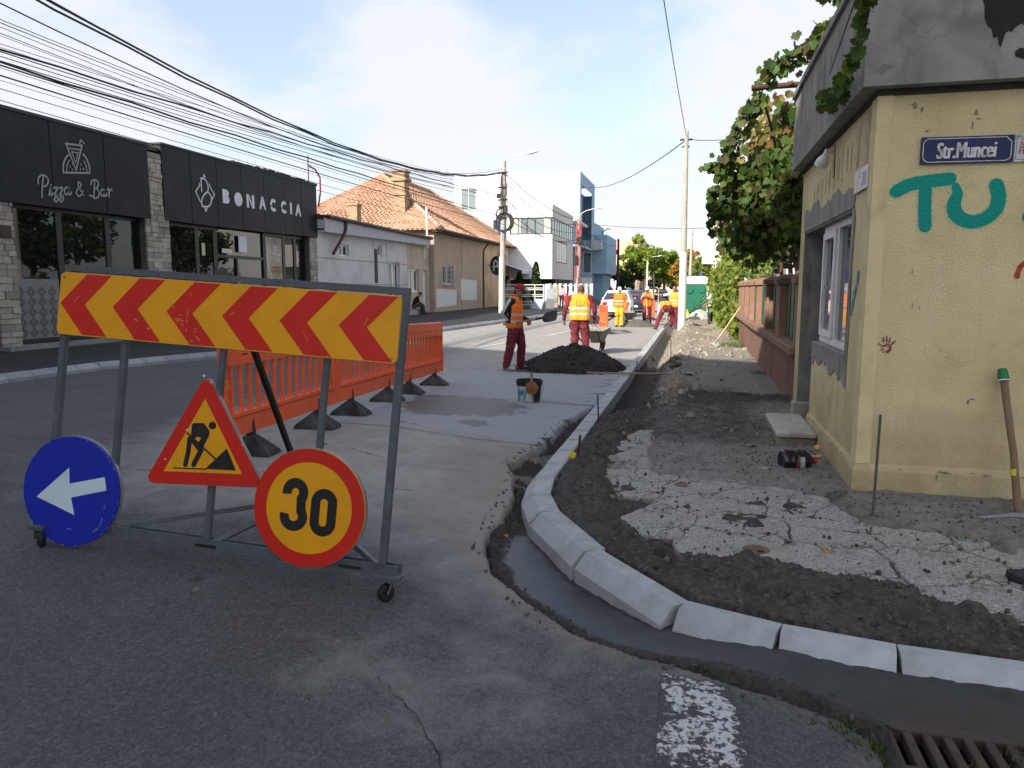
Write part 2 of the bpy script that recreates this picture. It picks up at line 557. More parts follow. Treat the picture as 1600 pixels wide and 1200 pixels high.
def mat_soil():
    m, nt, b = newmat('loose soil')
    v = coord(nt)
    n1 = noise_n(nt, v, 24, 6, .7)
    n2 = noise_n(nt, v, 3.5, 5, .6)
    dark = mixc(nt, .5, ramp(nt, n1, [(.3, (.020, .018, .016)), (.5, (.062, .056, .05)), (.68, (.16, .145, .128))]), ramp(nt, n2, [(.3, (.05, .046, .041)), (.7, (.11, .10, .09))]))
    pale = mixc(nt, .5, ramp(nt, n1, [(.3, (.09, .083, .074)), (.55, (.22, .205, .185)), (.72, (.38, .36, .33))]), ramp(nt, n2, [(.3, (.165, .152, .134)), (.7, (.28, .262, .236))]))
    tan = ramp(nt, n1, [(.3, (.14, .115, .085)), (.7, (.34, .30, .24))])
    p = attr(nt, 'pale')
    f = ramp(nt, mth(nt, 'ADD', p.outputs['Fac'], mth(nt, 'MULTIPLY', mth(nt, 'SUBTRACT', noise_n(nt, v, 5.5, 7, .68), .5), 1.0)), [(.3, 0.0), (.75, 1.0)])
    c = mixc(nt, f, dark, pale)
    t = attr(nt, 'tan')
    ft = ramp(nt, mth(nt, 'ADD', t.outputs['Fac'], mth(nt, 'MULTIPLY', mth(nt, 'SUBTRACT', noise_n(nt, v, 4, 7, .68), .5), .9)), [(.3, 0.0), (.8, 1.0)])
    c = mixc(nt, ft, c, tan)
    vo = nt.nodes.new('ShaderNodeTexVoronoi'); vo.inputs['Scale'].default_value = 30; nt.links.new(v, vo.inputs['Vector'])
    c = mixc(nt, mth(nt, 'MULTIPLY', ramp(nt, vo.outputs['Distance'], [(.10, .9), (.2, 0.0)]), ramp(nt, noise_n(nt, v, 12, 3), [(.56, 0.0), (.64, .8)])), c, (.33, .31, .28))
    nt.links.new(c, b.inputs['Base Color'])
    b.inputs['Roughness'].default_value = .95
    b.inputs['Specular IOR Level'].default_value = .15
    k = bump(nt, b, n1, .9, .02)
    bump(nt, b, noise_n(nt, v, 90, 4, .7), .7, .006, k)
    return m
def mat_mortar():
    m, nt, b = newmat('fresh mortar')
    v = coord(nt)
    n = noise_n(nt, v, 6, 5, .6, .3)
    c = ramp(nt, n, [(.3, (.018, .020, .022)), (.7, (.034, .036, .04))])
    s = attr(nt, 'soil')
    f = ramp(nt, mth(nt, 'ADD', s.outputs['Fac'], mth(nt, 'MULTIPLY', mth(nt, 'SUBTRACT', noise_n(nt, v, 14, 6, .7), .5), .9)), [(.35, 0.0), (.65, 1.0)])
    soil = ramp(nt, noise_n(nt, v, 40, 5, .7), [(.3, (.009, .008, .007)), (.7, (.06, .052, .042))])
    c = mixc(nt, f, c, soil)
    nt.links.new(c, b.inputs['Base Color'])
    nt.links.new(mixc(nt, f, .42, .95), b.inputs['Roughness'])
    k = bump(nt, b, noise_n(nt, v, 9, 4, .55), .25, .02)
    bump(nt, b, noise_n(nt, v, 70, 4, .7), .35, .006, k)
    return m

def road_fn(x, y):
    sd = sdist(EDGE, x, y) + .035 * (fbm(x * 9, y * 9, 4, 5) - .5) + .05 * (fbm(x * 2.5, y * 2.5, 2, 9) - .5)
    near = (1 - SS(9, 10.5, y))
    z = zr(x, y) - .17 * SS(-.012, .022, sd) * near + .010 * (fbm(x * 1.2, y * 1.2, 3, 3) - .5) * (1 - SS(4, 8, np.abs(x) + np.abs(y) * .5))
    z = z + .004 * (fbm(x * 30, y * 30, 2, 8) - .5)
    z = z - .3 * SS(.02, .3, sd) * (1 - near)
    # how much cement dust lies on the asphalt
    wob = 1.4 * (fbm(x * .5, y * .5, 3, 31) - .5)
    dust = SS(2.0, 4.6, y + wob + .25 * np.clip(x, -6, 0)) * (1 - SS(3.6, 6.3, -x - .12 * np.clip(y - 6, 0, 60))) * .85
    dust = np.maximum(dust, .85 * SS(14, 21, y))
    dust = np.maximum(dust, .5 * SS(-.9, .0, -x - 1.0) * SS(3.6, 5, y) * (1 - SS(2.2, 3.2, -x)))
    tan = .8 * (1 - SS(.05, 1.3, -sd)) * SS(3.6, 5.0, y) * (1 - SS(7.0, 9.0, y)) + .45 * (1 - SS(.0, .35, -sd)) * (1 - SS(4.0, 4.6, y))
    slur = .9 * SS(6.8, 7.5, y + .12 * (x + 3) + .3 * (fbm(x * 2, y * 2, 2, 77) - .5)) * (1 - SS(13.2, 14.6, y)) * SS(-4.9, -3.9, x)
    e = np.hypot((x + 2.85) / 1.05, (y - 8.9) / 1.15)
    e2 = np.hypot((x + 1.75) / .6, (y - 9.8) / .22); e3 = np.hypot((x + 2.6) / 1.9, (y - 13.9) / .55)
    e4 = np.hypot((x + 3.3) / .7, (y - 9.55) / .35); e5 = np.hypot((x + 2.35) / .4, (y - 7.75) / .45)
    wet = np.maximum.reduce([1.25 - e, 1.1 - e2, 1.15 - e3, 1.1 - e4, .95 - e5])
    wet = np.clip(wet, 0, .8)
    tw = np.hypot((x + .2) / .8, (y - 2.9) / .9)
    dust = np.maximum(dust, .34 * np.clip(1.3 - np.hypot((x + .95) / .9, (y - 2.7) / .7), 0, 1))
    edge = np.clip(SS(-.004, .012, sd), 0, 1) * near
    edge = np.maximum(edge, .9 * SS(.60, .72, fbm(x * 5, y * 5, 4, 41)) * (1 - SS(.0, .34, -sd)) * SS(6.2, 6.8, y) * (1 - SS(15, 17, y)))
    return z, {'dust': dust, 'tan': tan, 'slurry': slur, 'wet': wet, 'edge': edge}
M_ROAD = mat_road(); M_SOIL = mat_soil(); M_MORT = mat_mortar()
road = grid_mesh('road', [(-2.2, 3.2, 320, 1.2, 6.2, 300), (-5.2, -.9, 120, 6.2, 18, 300), (-5.2, -2.2, 60, 1.2, 6.2, 60), (-11.6, -5.2, 32, 1.2, 6.2, 20), (-11.6, 20, 90, -14, 1.2, 50),
                          (-11.6, -5.2, 32, 6.2, 18, 40), (3.2, 20, 20, 1.2, 3, 4), (-11.6, -1.2, 52, 18, 48, 60), (-11.6, -1.2, 12, 48, 240, 40)],
                 road_fn, M_ROAD, keep=lambda x, y: (sdist(EDGE, x, y) < .22) & ((x < .68) | (y > 2.85) | (y < 2.2)), attrs=('dust', 'tan', 'slurry', 'wet', 'edge'))
struct(road, 'grey asphalt street strewn with cement dust and wet patches')

M_DIRT = pm('bare ground', (.12, .105, .085), .95, .35, .8, .3, 20)
g = MB(); g.add([(-900, -900, -.32), (900, -900, -.32), (900, 900, -.32), (-900, 900, -.32)], [(0, 1, 2, 3)])
struct(g.build('ground', M_DIRT), 'bare earth under and around the street')

def mort_fn(x, y):
    se = sdist(EDGE, x, y); sk = sdist(KERB, x, y)
    lvl = -.06 + .072 * SS(-.45, .5, x) - .02 * SS(4.2, 5.5, y)
    rim = (1 - SS(.02, .15, se)) * (.035 + .085 * SS(.2, .9, -x)) + (1 - SS(.02, .06, -sk)) * .012
    lump = fbm(x * 16, y * 16, 4, 21)
    z = lvl + rim * (lump * 1.6 - .35) + .012 * (fbm(x * 5, y * 5, 3, 4) - .5)
    soil = np.maximum(.95 * (1 - SS(.05, .19, se + .10 * (fbm(x * 8, y * 8, 3, 6) - .5))), .9 * SS(4.4, 5.0, y))
    soil = np.maximum(soil, .8 * (1 - SS(-.1, .02, x)) * 0)
    z = z + SS(.5, 1, soil) * .022 * (fbm(x * 30, y * 30, 3, 12) - .3)
    z = z - .09 * (1 - SS(-.035, .05, se + .05 * (fbm(x * 11, y * 11, 4, 19) - .5)))
    return z, {'soil': soil}
mortar = grid_mesh('mortar_bed', [(-1.75, 3.0, 260, 2.15, 9.8, 420)], mort_fn, M_MORT,
                   keep=lambda x, y: (sdist(EDGE, x, y) > -.06) & (sdist(KERB, x, y) < .12) & ((x < .70) | (y > 2.765 + .015 * np.sin(x * 23))), attrs=('soil',))
struct(mortar, 'dark wet mortar bed in the trench along the new kerb')

def soil_fn(x, y):
    sk = sdist(KERB, x, y)
    ins = pip(SLAB, x, y); ds = np.where(ins, -1, 1) * pdist(SLAB, x, y, True)
    ds = ds + .34 * (fbm(x * 6, y * 6, 5, 15, .6) - .5)
    l1 = fbm(x * 7, y * 7, 4, 51, .55); l2 = fbm(x * 26, y * 26, 3, 52, .6); l3 = fbm(x * 1.6, y * 1.6, 3, 53)
    far = SS(8.0, 11, y)
    dk = 1 - SS(.35, .75, sk)                      # loose dark soil beside the kerb
    dk = np.maximum(dk, (1 - SS(.0, .5, ds - .3 * SS(5.5, 6.5, y))) * (1 - SS(5.2, 6, y)) * .9)
    lvl = .075 + .03 * SS(.1, .6, sk) + .035 * (l3 - .5)
    z = lvl + (l1 - .5) * (.035 + .065 * dk) + (l2 - .5) * (.014 + .034 * dk)
    cap_ = .055 - .018 * SS(-.5, .1, x) * (y < 4.6)
    z = np.where(sk < .40, np.minimum(z, cap_ + .2 * np.clip(sk - .24, 0, 1) + (l2 - .5) * .03), z)
    z = z - .03 + .066 * SS(-.06, .09, ds) +   .036 * SS(.66, .74, fbm(x * 4.5, y * 4.5, 5, 88, .6)) * (ds < .05)
    z = np.where(sk < .225, np.minimum(z, -.02), z)
    band = np.exp(-((y - 10.15 - .35 * (fbm(x * 1.5, x * 0, 2, 61) - .5)) / .38) ** 2) * SS(-.5, -.1, x)
    z = z + band * (.045 + .10 * (l1 - .4))
    tr = SS(8.6, 10.2, y + .6 * (l3 - .5))
    z = z - tr * .36 * SS(.20, .28, sk) * (1 - SS(.5, .98, sk + .3 * (l1 - .5)))
    z = z + tr * .07 * np.exp(-((sk - 1.05) / .22) ** 2) * (.4 + 1.2 * l1)
    # heaps further along
    for hx, hy, hr, hh in ((.62, 20.4, .75, .16), (.35, 18.9, .6, .08), (-.05, 25.5, 1.0, .2), (.9, 24.2, .7, .22), (.15, 22.6, .7, .1), (.9, 28.2, .9, .25), (.5, 32, 1.2, .2)):
        r = np.hypot(x - hx, y - hy) / hr
        z = z + hh * np.clip(1 - r, 0, 1) ** 1.2 * (.75 + .5 * l1)
    pale = np.clip(SS(.45, .95, sk) * .9 - band * .9, 0, 1)
    pale = np.where(y < 5.6, pale * SS(.2, .7, x - .5) * .8, pale)
    pale = pale * (1 - .55 * SS(6.6, 7.6, y) * (1 - SS(10.5, 12, y)) * (1 - SS(.5, 1.0, x)))
    tan = SS(15.8, 18, y) * .75 + .7 * tr * np.exp(-((sk - 1.0) / .25) ** 2)
    tan = np.maximum(tan, 0)
    z = z + .25 * 0
    return z, {'pale': pale, 'tan': tan}
soil = grid_mesh('pavement_soil', [(-1.15, 3.2, 240, 2.9, 6.0, 170), (-1.15, 1.32, 137, 6.0, 9.0, 150), (-1.15, 1.32, 70, 9.0, 19, 220), (-1.15, 3.6, 40, 19, 46, 130), (-1.25, 3.6, 8, 46, 240, 40)],
                 soil_fn, M_SOIL, keep=lambda x, y: (sdist(KERB, x, y) > .09) | (y > 28.7), attrs=('pale', 'tan'))
struct(soil, 'dug up pavement of dark loose soil and trodden rubble')

# ---- cracked slabs of the old pavement
def mat_slab():
    m, nt, b = newmat('old exposed aggregate')
    v = coord(nt)
    vo = nt.nodes.new('ShaderNodeTexVoronoi'); vo.inputs['Scale'].default_value = 95; nt.links.new(v, vo.inputs['Vector'])
    sp = ramp(nt, vo.outputs['Color'], [(.15, (.11, .105, .095)), (.5, (.27, .255, .23)), (.9, (.50, .48, .44))])
    n = noise_n(nt, v, 3.5, 6, .65, .4)
    c = mixc(nt, .42, sp, ramp(nt, n, [(.32, (.19, .172, .15)), (.68, (.36, .335, .30))]))
    st = ramp(nt, noise_n(nt, v, 2.1, 6, .7, .6), [(.55, 0.0), (.68, .75)])
    c = mixc(nt, st, c, (.13, .095, .062))
    ck = nt.nodes.new('ShaderNodeTexVoronoi'); ck.feature = 'DISTANCE_TO_EDGE'; ck.inputs['Scale'].default_value = 3.1
    dv = nt.nodes.new('ShaderNodeVectorMath'); nn = nt.nodes.new('ShaderNodeTexNoise'); nn.inputs['Scale'].default_value = 4; nn.inputs['Detail'].default_value = 6; nt.links.new(v, nn.inputs['Vector'])
    sc_v = nt.nodes.new('ShaderNodeVectorMath'); sc_v.operation = 'SCALE'; sc_v.inputs['Scale'].default_value = .45; nt.links.new(nn.outputs['Color'], sc_v.inputs[0]); nt.links.new(v, dv.inputs[0]); nt.links.new(sc_v.outputs[0], dv.inputs[1]); nt.links.new(dv.outputs[0], ck.inputs['Vector'])
    cr_ = mth(nt, 'MULTIPLY', ramp(nt, ck.outputs['Distance'], [(.006, 1.0), (.026, 0.0)]), ramp(nt, noise_n(nt, v, 2.4, 4), [(.47, 0.0), (.6, 1.0)]))
    c = mixc(nt, cr_, c, (.018, .016, .014))
    dk = ramp(nt, noise_n(nt, v, 4.5, 8, .72), [(.52, 0.0), (.68, .6)])
    c = mixc(nt, dk, c, (.11, .098, .083))
    nt.links.new(c, b.inputs['Base Color'])
    b.inputs['Roughness'].default_value = .9
    k = bump(nt, b, vo.outputs['Distance'], .5, .004)
    bump(nt, b, mth(nt, 'SUBTRACT', noise_n(nt, v, 12, 5, .6), cr_), .5, .012, k)
    return m
M_SLAB = mat_slab()
pave = struct(bpy.data.objects.new('pavement', None), 'cracked pale concrete pavement on the corner')
COL.objects.link(pave)
def clip_poly(poly, px, py, nx, ny):
    out = []
    for i in range(len(poly)):
        a, b = poly[i], poly[(i + 1) % len(poly)]
        da = (a[0] - px) * nx + (a[1] - py) * ny; db = (b[0] - px) * nx + (b[1] - py) * ny
        if da <= 0: out.append(a)
        if (da < 0 < db) or (db < 0 < da):
            t = da / (da - db)
            out.append((a[0] + (b[0] - a[0]) * t, a[1] + (b[1] - a[1]) * t))
    return out
sr = random.Random(11)
sites = []
for k in range(4000):
    p = (sr.uniform(-1.0, 3.1), sr.uniform(3.3, 8.3))
    dmin = sr.choice((.15, .22, .3, .42))
    if all(math.hypot(p[0] - q[0], p[1] - q[1]) > max(.16, dmin) for q in sites):
        sites.append(p)
    if len(sites) > 120: break
for i, p in enumerate(sites):
    if not pip(SLAB, np.array(p[0]), np.array(p[1])) and pdist(SLAB, np.array(p[0]), np.array(p[1]), True) > .12: continue
    poly = [(p[0] - 1.5, p[1] - 1.5), (p[0] + 1.5, p[1] - 1.5), (p[0] + 1.5, p[1] + 1.5), (p[0] - 1.5, p[1] + 1.5)]
    for j, q in enumerate(sites):
        if j == i: continue
        d = math.hypot(q[0] - p[0], q[1] - p[1])
        if d < 2.4:
            poly = clip_poly(poly, (p[0] + q[0]) / 2, (p[1] + q[1]) / 2, (q[0] - p[0]) / d, (q[1] - p[1]) / d)
    if len(poly) < 3: continue
    # the crack lines wander, the same on both sides of a crack
    fine = []
    for k in range(len(poly)):
        a, b = poly[k], poly[(k + 1) % len(poly)]
        m = max(1, int(math.hypot(b[0] - a[0], b[1] - a[1]) / .035))
        for t in range(m):
            fine.append((a[0] + (b[0] - a[0]) * t / m, a[1] + (b[1] - a[1]) * t / m))
    fx = np.array([q[0] for q in fine]); fy = np.array([q[1] for q in fine])
    wx = fx + .13 * (fbm(fx * 5, fy * 5, 4, 71) - .5); wy = fy + .13 * (fbm(fx * 5, fy * 5, 4, 72) - .5)
    gap = .001 + .012 * SS(.42, .72, fbm(fx * 2.3, fy * 2.3, 2, 73))
    cx, cy = float(wx.mean()), float(wy.mean())
    dd = np.hypot(wx - cx, wy - cy) + 1e-6
    ax, ay = wx - (wx - cx) / dd * gap, wy - (wy - cy) / dd * gap
    tx, ty, tz = sr.uniform(-.012, .012), sr.uniform(-.012, .012), sr.uniform(-.004, .004)
    def zt(x, y):
        x_, y_ = np.asarray(x, float), np.asarray(y, float)
        out = np.where(pip(SLAB, x_, y_), 0, pdist(SLAB, x_, y_, True))
        return .106 + tz + (x_ - cx) * tx + (y_ - cy) * ty - 1.1 * np.clip(out - .01, 0, 1)
    n = len(fine)
    bx, by = cx + (wx - cx) * .72, cy + (wy - cy) * .72
    ex, ey = cx + (wx - cx) * .4, cy + (wy - cy) * .4
    ax0, ay0 = ax - (wx - cx) / dd * .006, ay - (wy - cy) / dd * .006
    vs = []
    for px_, py_, dz in ((ax, ay, -.012), (ax0, ay0, 0), (bx, by, 0), (ex, ey, 0)):
        vs += [(float(x) - cx, float(y) - cy, float(z)) for x, y, z in zip(px_, py_, zt(px_, py_) + dz)]
    vs += [(float(x) - cx, float(y) - cy, .0) for x, y in zip(ax, ay)]
    vs.append((0, 0, float(zt(cx, cy))))
    f = []
    for k in range(n):
        j = (k + 1) % n
        f += [(4 * n + k, 4 * n + j, j, k), (3 * n + k, 3 * n + j, 5 * n)]
        for r_ in range(3):
            f.append((r_ * n + k, r_ * n + j, r_ * n + n + j, r_ * n + n + k))
    mb = MB(); mb.add(vs, f)
    mb.build('slab', M_SLAB, pave, loc=(cx, cy, 0))

# ---- kerb stones on the right
M_KERB = pm('new kerb concrete', (.37, .385, .39), .88, .12, 11, .4, 120, rnd=.08, dirt=(.24, .225, .20), dscale=4, damt=.55)
kerb = struct(bpy.data.objects.new('kerb', None), 'new pale concrete kerb stones curving round the corner')
COL.objects.link(kerb)
def kerb_stone(p, q, zt0, zt1, parent, mat, width=.215, gap=.004, skew=(0, 0), zlow=-.16):
    p, q = Vector((p[0], p[1], 0)), Vector((q[0], q[1], 0))
    d = (q - p).normalized()
    n = Vector((d.y, -d.x, 0))                    # towards the pavement
    c = (p + q) / 2
    mb = MB()
    rings = []
    for e, zt, sk in ((p + d * gap, zt0, skew[0]), (q - d * gap, zt1, skew[1])):
        prof = [(0, zlow), (.0, -.05), (.0, zt - .085), (.006, zt - .078), (.072, zt - .006), (.082, zt), (width - .006, zt), (width, zt - .006), (width, zlow)]
        rings.append([e + n * a + d * (sk * a / width) + Vector((0, 0, z)) - c for a, z in prof])
    m = len(rings[0])
    # a little bevel at both ends
    vs = []
    for ri, s in ((0, 1), (1, -1)):
        ctr = sum(rings[ri], Vector()) / m
        vs += [tuple(v + (ctr - v) * .02 * (1 if v.z > -.1 else 0)) for v in rings[ri]]
        vs += [tuple(v + d * (.005 * s)) for v in rings[ri]]
    f = [tuple(range(m)), tuple(reversed(range(2 * m, 3 * m)))]
    for a, b in ((0, m), (m, 3 * m), (3 * m, 2 * m)):
        for k in range(m):
            j = (k + 1) % m
            f.append((a + k, b + k, b + j, a + j))
    mb.add(vs, f)
    o = mb.build('kerb_stone', mat, parent, loc=c, auto=22)
    bm_ = bmesh.new(); bm_.from_mesh(o.data); bmesh.ops.recalc_face_normals(bm_, faces=bm_.faces); bm_.to_mesh(o.data); bm_.free()
    return o
jo = [(2.86, 3.01), (2.36, 3.03), (1.86, 3.06), (1.36, 3.10), (.87, 3.14), (.39, 3.24), (-.085, 3.42), (-.625, 3.97), (-1.03, 4.66), (-1.19, 5.12), (-1.25, 5.62)]
zt = [.075, .075, .075, .075, .075, .072, .068, .112, .112, .112, .11]
sk0 = [0, 0, 0, .0, -.02, -.03, -.045, -.03, -.06, -.05, 0]
for k in range(len(jo) - 1):
    a_, b_ = Vector(jo[k]), Vector(jo[k + 1]); d1 = (b_ - a_).normalized()
    tn = [.13 * math.tan(d1.angle((e[1] - e[0]).normalized()) / 2) for e in ((Vector(jo[k - 1]), a_), (b_, Vector(jo[k + 2]))) ] if 0 < k < len(jo) - 2 else [0, 0]
    a_ = a_ + d1 * (tn[0] + .004); b_ = b_ - d1 * (tn[1] + .004)
    kerb_stone(a_, b_, zt[k], zt[k + 1], kerb, M_KERB, gap=.001, width=.215 if k > 6 else .185)
y = 5.62
kr = random.Random(3)
while y < 28.4:
    kerb_stone((-1.25 + kr.uniform(-.004, .004), y), (-1.25 + kr.uniform(-.004, .004), y + .5), .11 + kr.uniform(-.004, .004), .11 + kr.uniform(-.004, .004), kerb, M_KERB, gap=.009 if y < 14 else .006)
    y += .5

# ---- left side: kerb, dark new pavement
LK = [(-11.25, -14), (-11.25, 12), (-10.55, 14.6), (-8.95, 26.4), (-7.85, 41), (-7.3, 60), (-7.0, 160)]
M_KERB2 = pm('weathered kerb concrete', (.26, .275, .29), .85, .12, 7, .3, 120, rnd=.14, dirt=(.12, .115, .11), dscale=4, damt=.5)
kerb2 = struct(bpy.data.objects.new('kerb_across_street', None), 'grey kerb stones along the far side of the street')
COL.objects.link(kerb2)
def along(line, step, s0, s1):
    pts = []; acc = 0
    for a, b in zip(line, line[1:]):
        l = math.hypot(b[0] - a[0], b[1] - a[1])
        s = math.ceil((acc - 1e-9) / step) * step
        while s < acc + l:
            if s0 <= s <= s1:
                t = (s - acc) / l
                pts.append((a[0] + (b[0] - a[0]) * t, a[1] + (b[1] - a[1]) * t))
            s += step
        acc += l
    return pts
lp = along(LK, .5, 22, 78)
for a, b in zip(lp, lp[1:]):
    kerb_stone(b, a, .15 + kr.uniform(-.005, .005), .15 + kr.uniform(-.005, .005), kerb2, M_KERB2, width=.2, gap=.006, zlow=-.1)
lq = along(LK, 6, 78, 190)
mb = MB()
for a, b in zip(lq, lq[1:]):
    mb.prism([(a[0], a[1]), (b[0], b[1]), (b[0] - .2, b[1]), (a[0] - .2, a[1])], -.1, .14)
ko = mb.build('kerb_run', M_KERB2, kerb2)
M_NEWASP = pm('fresh black asphalt', (.020, .020, .023), .82, .25, 30, .5, 200, dirt=(.05, .048, .045), dscale=1.1, damt=.6)
mb = MB()
for a, b in zip(LK, LK[1:]):
    mb.add([(a[0] - .19, a[1], .135), (a[0] - .19, a[1], .135), (b[0] - .19, b[1], .135), (-19, b[1], .19), (-19, a[1], .19)], [(1, 2, 3, 4)])
struct(mb.build('pavement_across_street', M_NEWASP), 'black newly laid asphalt pavement in front of the shop and houses')

# ---- painted marks
def mat_paint(name, wear):
    m, nt, b = newmat(name)
    v = coord(nt)
    n = noise_n(nt, v, 34, 6, .75)
    n2 = noise_n(nt, v, 4, 4, .6)
    rim = attr(nt, 'rim').outputs['Fac']
    f = ramp(nt, mth(nt, 'ADD', mth(nt, 'ADD', n, mth(nt, 'MULTIPLY', rim, .13)), mth(nt, 'MULTIPLY', mth(nt, 'SUBTRACT', n2, .5), .9)), [(wear - .02, 1.0), (wear + .03, 0.0)])
    c = mixc(nt, f, (.052, .052, .056), ramp(nt, n2, [(.3, (.42, .42, .42)), (.7, (.6, .6, .59))]))
    nt.links.new(c, b.inputs['Base Color']); b.inputs['Roughness'].default_value = .85
    bump(nt, b, mth(nt, 'ADD', f, noise_n(nt, v, 190, 3, .7)), .5, .003)
    return m
M_WORN = mat_paint('worn white road paint', .505)
M_DASH = mat_paint('thin white road paint', .66)
def paint(name, quad, mat, label, n=14):
    a, b, c, d = [np.array(q, float) for q in quad]
    mb = MB()
    for i in range(n + 1):
        for j in range(n + 1):
            u, w = i / n, j / n
            p = (a * (1 - u) + b * u) * (1 - w) + (d * (1 - u) + c * u) * w
            z, _ = road_fn(np.array(p[0]), np.array(p[1]))
            mb.v.append((p[0], p[1], float(z) + .005))
    for i in range(n):
        for j in range(n):
            k = i * (n + 1) + j
            mb.f.append((k, k + n + 1, k + n + 2, k + 1)); mb.m.append(0)
    o = mb.build(name, mat)
    q = [max(0, 1 - min(i, n - i) / n / .16, 1 - min(j, n - j) / n / .05) for i in range(n + 1) for j in range(n + 1)]
    o.data.attributes.new('rim', 'FLOAT', 'POINT').data.foreach_set('value', q)
    return struct(o, label)
paint('stop_line', [(-.075, .6), (.39, .6), (.19, 2.93), (-.082, 2.96)], M_WORN, 'wide worn white stripe painted on the asphalt near the drain', 40)
for k, (x0, y0, x1, y1) in enumerate([(-5.95, 18.3, -5.25, 21.6), (-4.9, 24.0, -4.55, 27.5), (-4.4, 30.5, -4.3, 34), (-4.3, 37, -4.25, 40.5), (-4.2, 44, -4.15, 48)]):
    paint('lane_dash', [(x0, y0), (x0 + .13, y0), (x1 + .13, y1), (x1, y1)], M_DASH, 'thin white lane dash on the sunlit street', 4)

mb = MB(); cr_ = random.Random(6)
for pts, w in (([(-5.0, 7.1), (-4.0, 6.98), (-3.0, 7.05), (-2.2, 6.95), (-1.5, 7.02)], .012), ([(-4.4, 4.7), (-3.6, 4.85), (-2.9, 4.8), (-2.0, 5.0)], .006), ([(-6.5, 5.6), (-5.4, 5.5), (-4.5, 5.7)], .007), ([(-3.2, 6.1), (-2.4, 5.7), (-1.8, 5.75)], .005), ([(-1.2, 2.6), (-.8, 2.2), (-.7, 1.7)], .004)):
    p = [(x, y + cr_.uniform(-.02, .02)) for x, y in spline(pts, 14)]
    mb.ribbon(p, [w * cr_.uniform(.3, 1.2) for _ in p], lambda u, v, w_: (u, v, float(road_fn(np.array(u), np.array(v))[0]) + .005), cap=False)
ck_ = struct(mb.build('road_cracks', pm('dark crack', (.02, .019, .018), .95, .3)), 'thin dark cracks and a joint across the asphalt')
# ---- rubble and clods, far too many to count
def rock_template(seed):
    r = random.Random(seed)
    bm = bmesh.new(); bmesh.ops.create_icosphere(bm, subdivisions=1, radius=1)
    for v in bm.verts:
        v.co *= r.uniform(.65, 1.15)
    V = np.array([v.co[:] for v in bm.verts]); F = np.array([[v.index for v in f.verts] for f in bm.faces]); bm.free()
    return V, F
ROCKS = [rock_template(k) for k in range(6)]
def scatter_rocks(name, mat, label, pts, parent=None):
    """pts: (x, y, z, size)"""
    V, F, off = [], [], 0
    r = random.Random(len(pts))
    for x, y, z, s in pts:
        t, f = r.choice(ROCKS)
        M = np.array(Euler((r.uniform(0, 6.3), r.uniform(0, 6.3), r.uniform(0, 6.3))).to_matrix())
        v = (t * np.array([s, s * r.uniform(.6, 1), s * r.uniform(.45, .8)])) @ M.T + np.array([x, y, z])
        V.append(v); F.append(f + off); off += len(v)
    me = bpy.data.meshes.new(name)
    me.from_pydata(np.concatenate(V).tolist(), [], np.concatenate(F).tolist())
    me.materials.append(mat)
    o = bpy.data.objects.new(name, me); COL.objects.link(o)
    if parent: o.parent = parent
    o['kind'] = 'stuff'; o['label'] = label
    return o
def soil_z(x, y):
    return float(soil_fn(np.array(float(x)), np.array(float(y)))[0])
def road_z(x, y):
    return float(road_fn(np.array(float(x)), np.array(float(y)))[0])
rr = random.Random(5)
clods, chips, gr = [], [], []
def many(n, x0, x1, y0, y1, fn):
    xs = np.array([rr.uniform(x0, x1) for _ in range(n)]); ys = np.array([rr.uniform(y0, y1) for _ in range(n)])
    return xs, ys
xs, ys = many(9500, -1.05, 2.4, 3.15, 9.5, None)
sk = sdist(KERB, xs, ys); zz = soil_fn(xs, ys)[0]; ins = pip(SLAB, xs, ys)
for x, y, s_, z, i_ in zip(xs, ys, sk, zz, ins):
    if s_ < .22 or (x > 1.1 and y > 5.6): continue
    if i_:
        if rr.random() < .16: clods.append((x, y, .112, rr.choice((.004, .006, .009, .016)) * rr.uniform(.7, 1.2)))
        continue
    big = rr.random() < .09
    if s_ > .75 and rr.random() < .75: continue
    if s_ > .75: big = False
    clods.append((x, y, z + .003, rr.uniform(.014, .034) if big else rr.uniform(.005, .014)))
scatter_rocks('soil_clods', pm('dark clods', (.078, .071, .063), .95, .55, 14, .6, 60), 'dark crumbs and clods of soil scattered over the dug up corner', clods)
xs, ys = many(4200, -.7, 1.2, 7.0, 34, None)
sk = sdist(KERB, xs, ys); zz = soil_fn(xs, ys)[0]
rub = []
for x, y, s_, z in zip(xs, ys, sk, zz):
    w = math.exp(-((s_ - .98) / .2) ** 2) * (y > 9) + .06
    if y > 16: w = max(w, .35)
    if rr.random() < w:
        rub.append((x, y, z + .005, rr.uniform(.008, .034) + (.06 * rr.random() if rr.random() < .2 else 0)))
scatter_rocks('rubble', pm('broken concrete rubble', (.25, .225, .185), .95, .45, 9, .6, 50), 'pale broken rubble along the bank of the trench', rub)
for _ in range(420):
    x, y = rr.uniform(-4.5, 1.0), rr.uniform(1.7, 6.5)
    if float(sdist(EDGE, np.array(x), np.array(y))) > -.03: continue
    gr.append((x, y, road_z(x, y) + .001, rr.choice((.003, .003, .004, .005, .007))))
for x, y, s in ((-2.33, 2.98, .02), (-1.63, 2.15, .014), (-2.05, 2.84, .010), (-2.6, 2.5, .009), (-3.0, 2.7, .008), (-1.8, 3.55, .012), (-1.1, 2.0, .01), (.02, 2.4, .013)):
    gr.append((x, y, road_z(x, y) + s * .4, s))
xs, ys = many(3800, -2.0, .62, 2.5, 8.5, None)
se = sdist(EDGE, xs, ys); ed_ = []
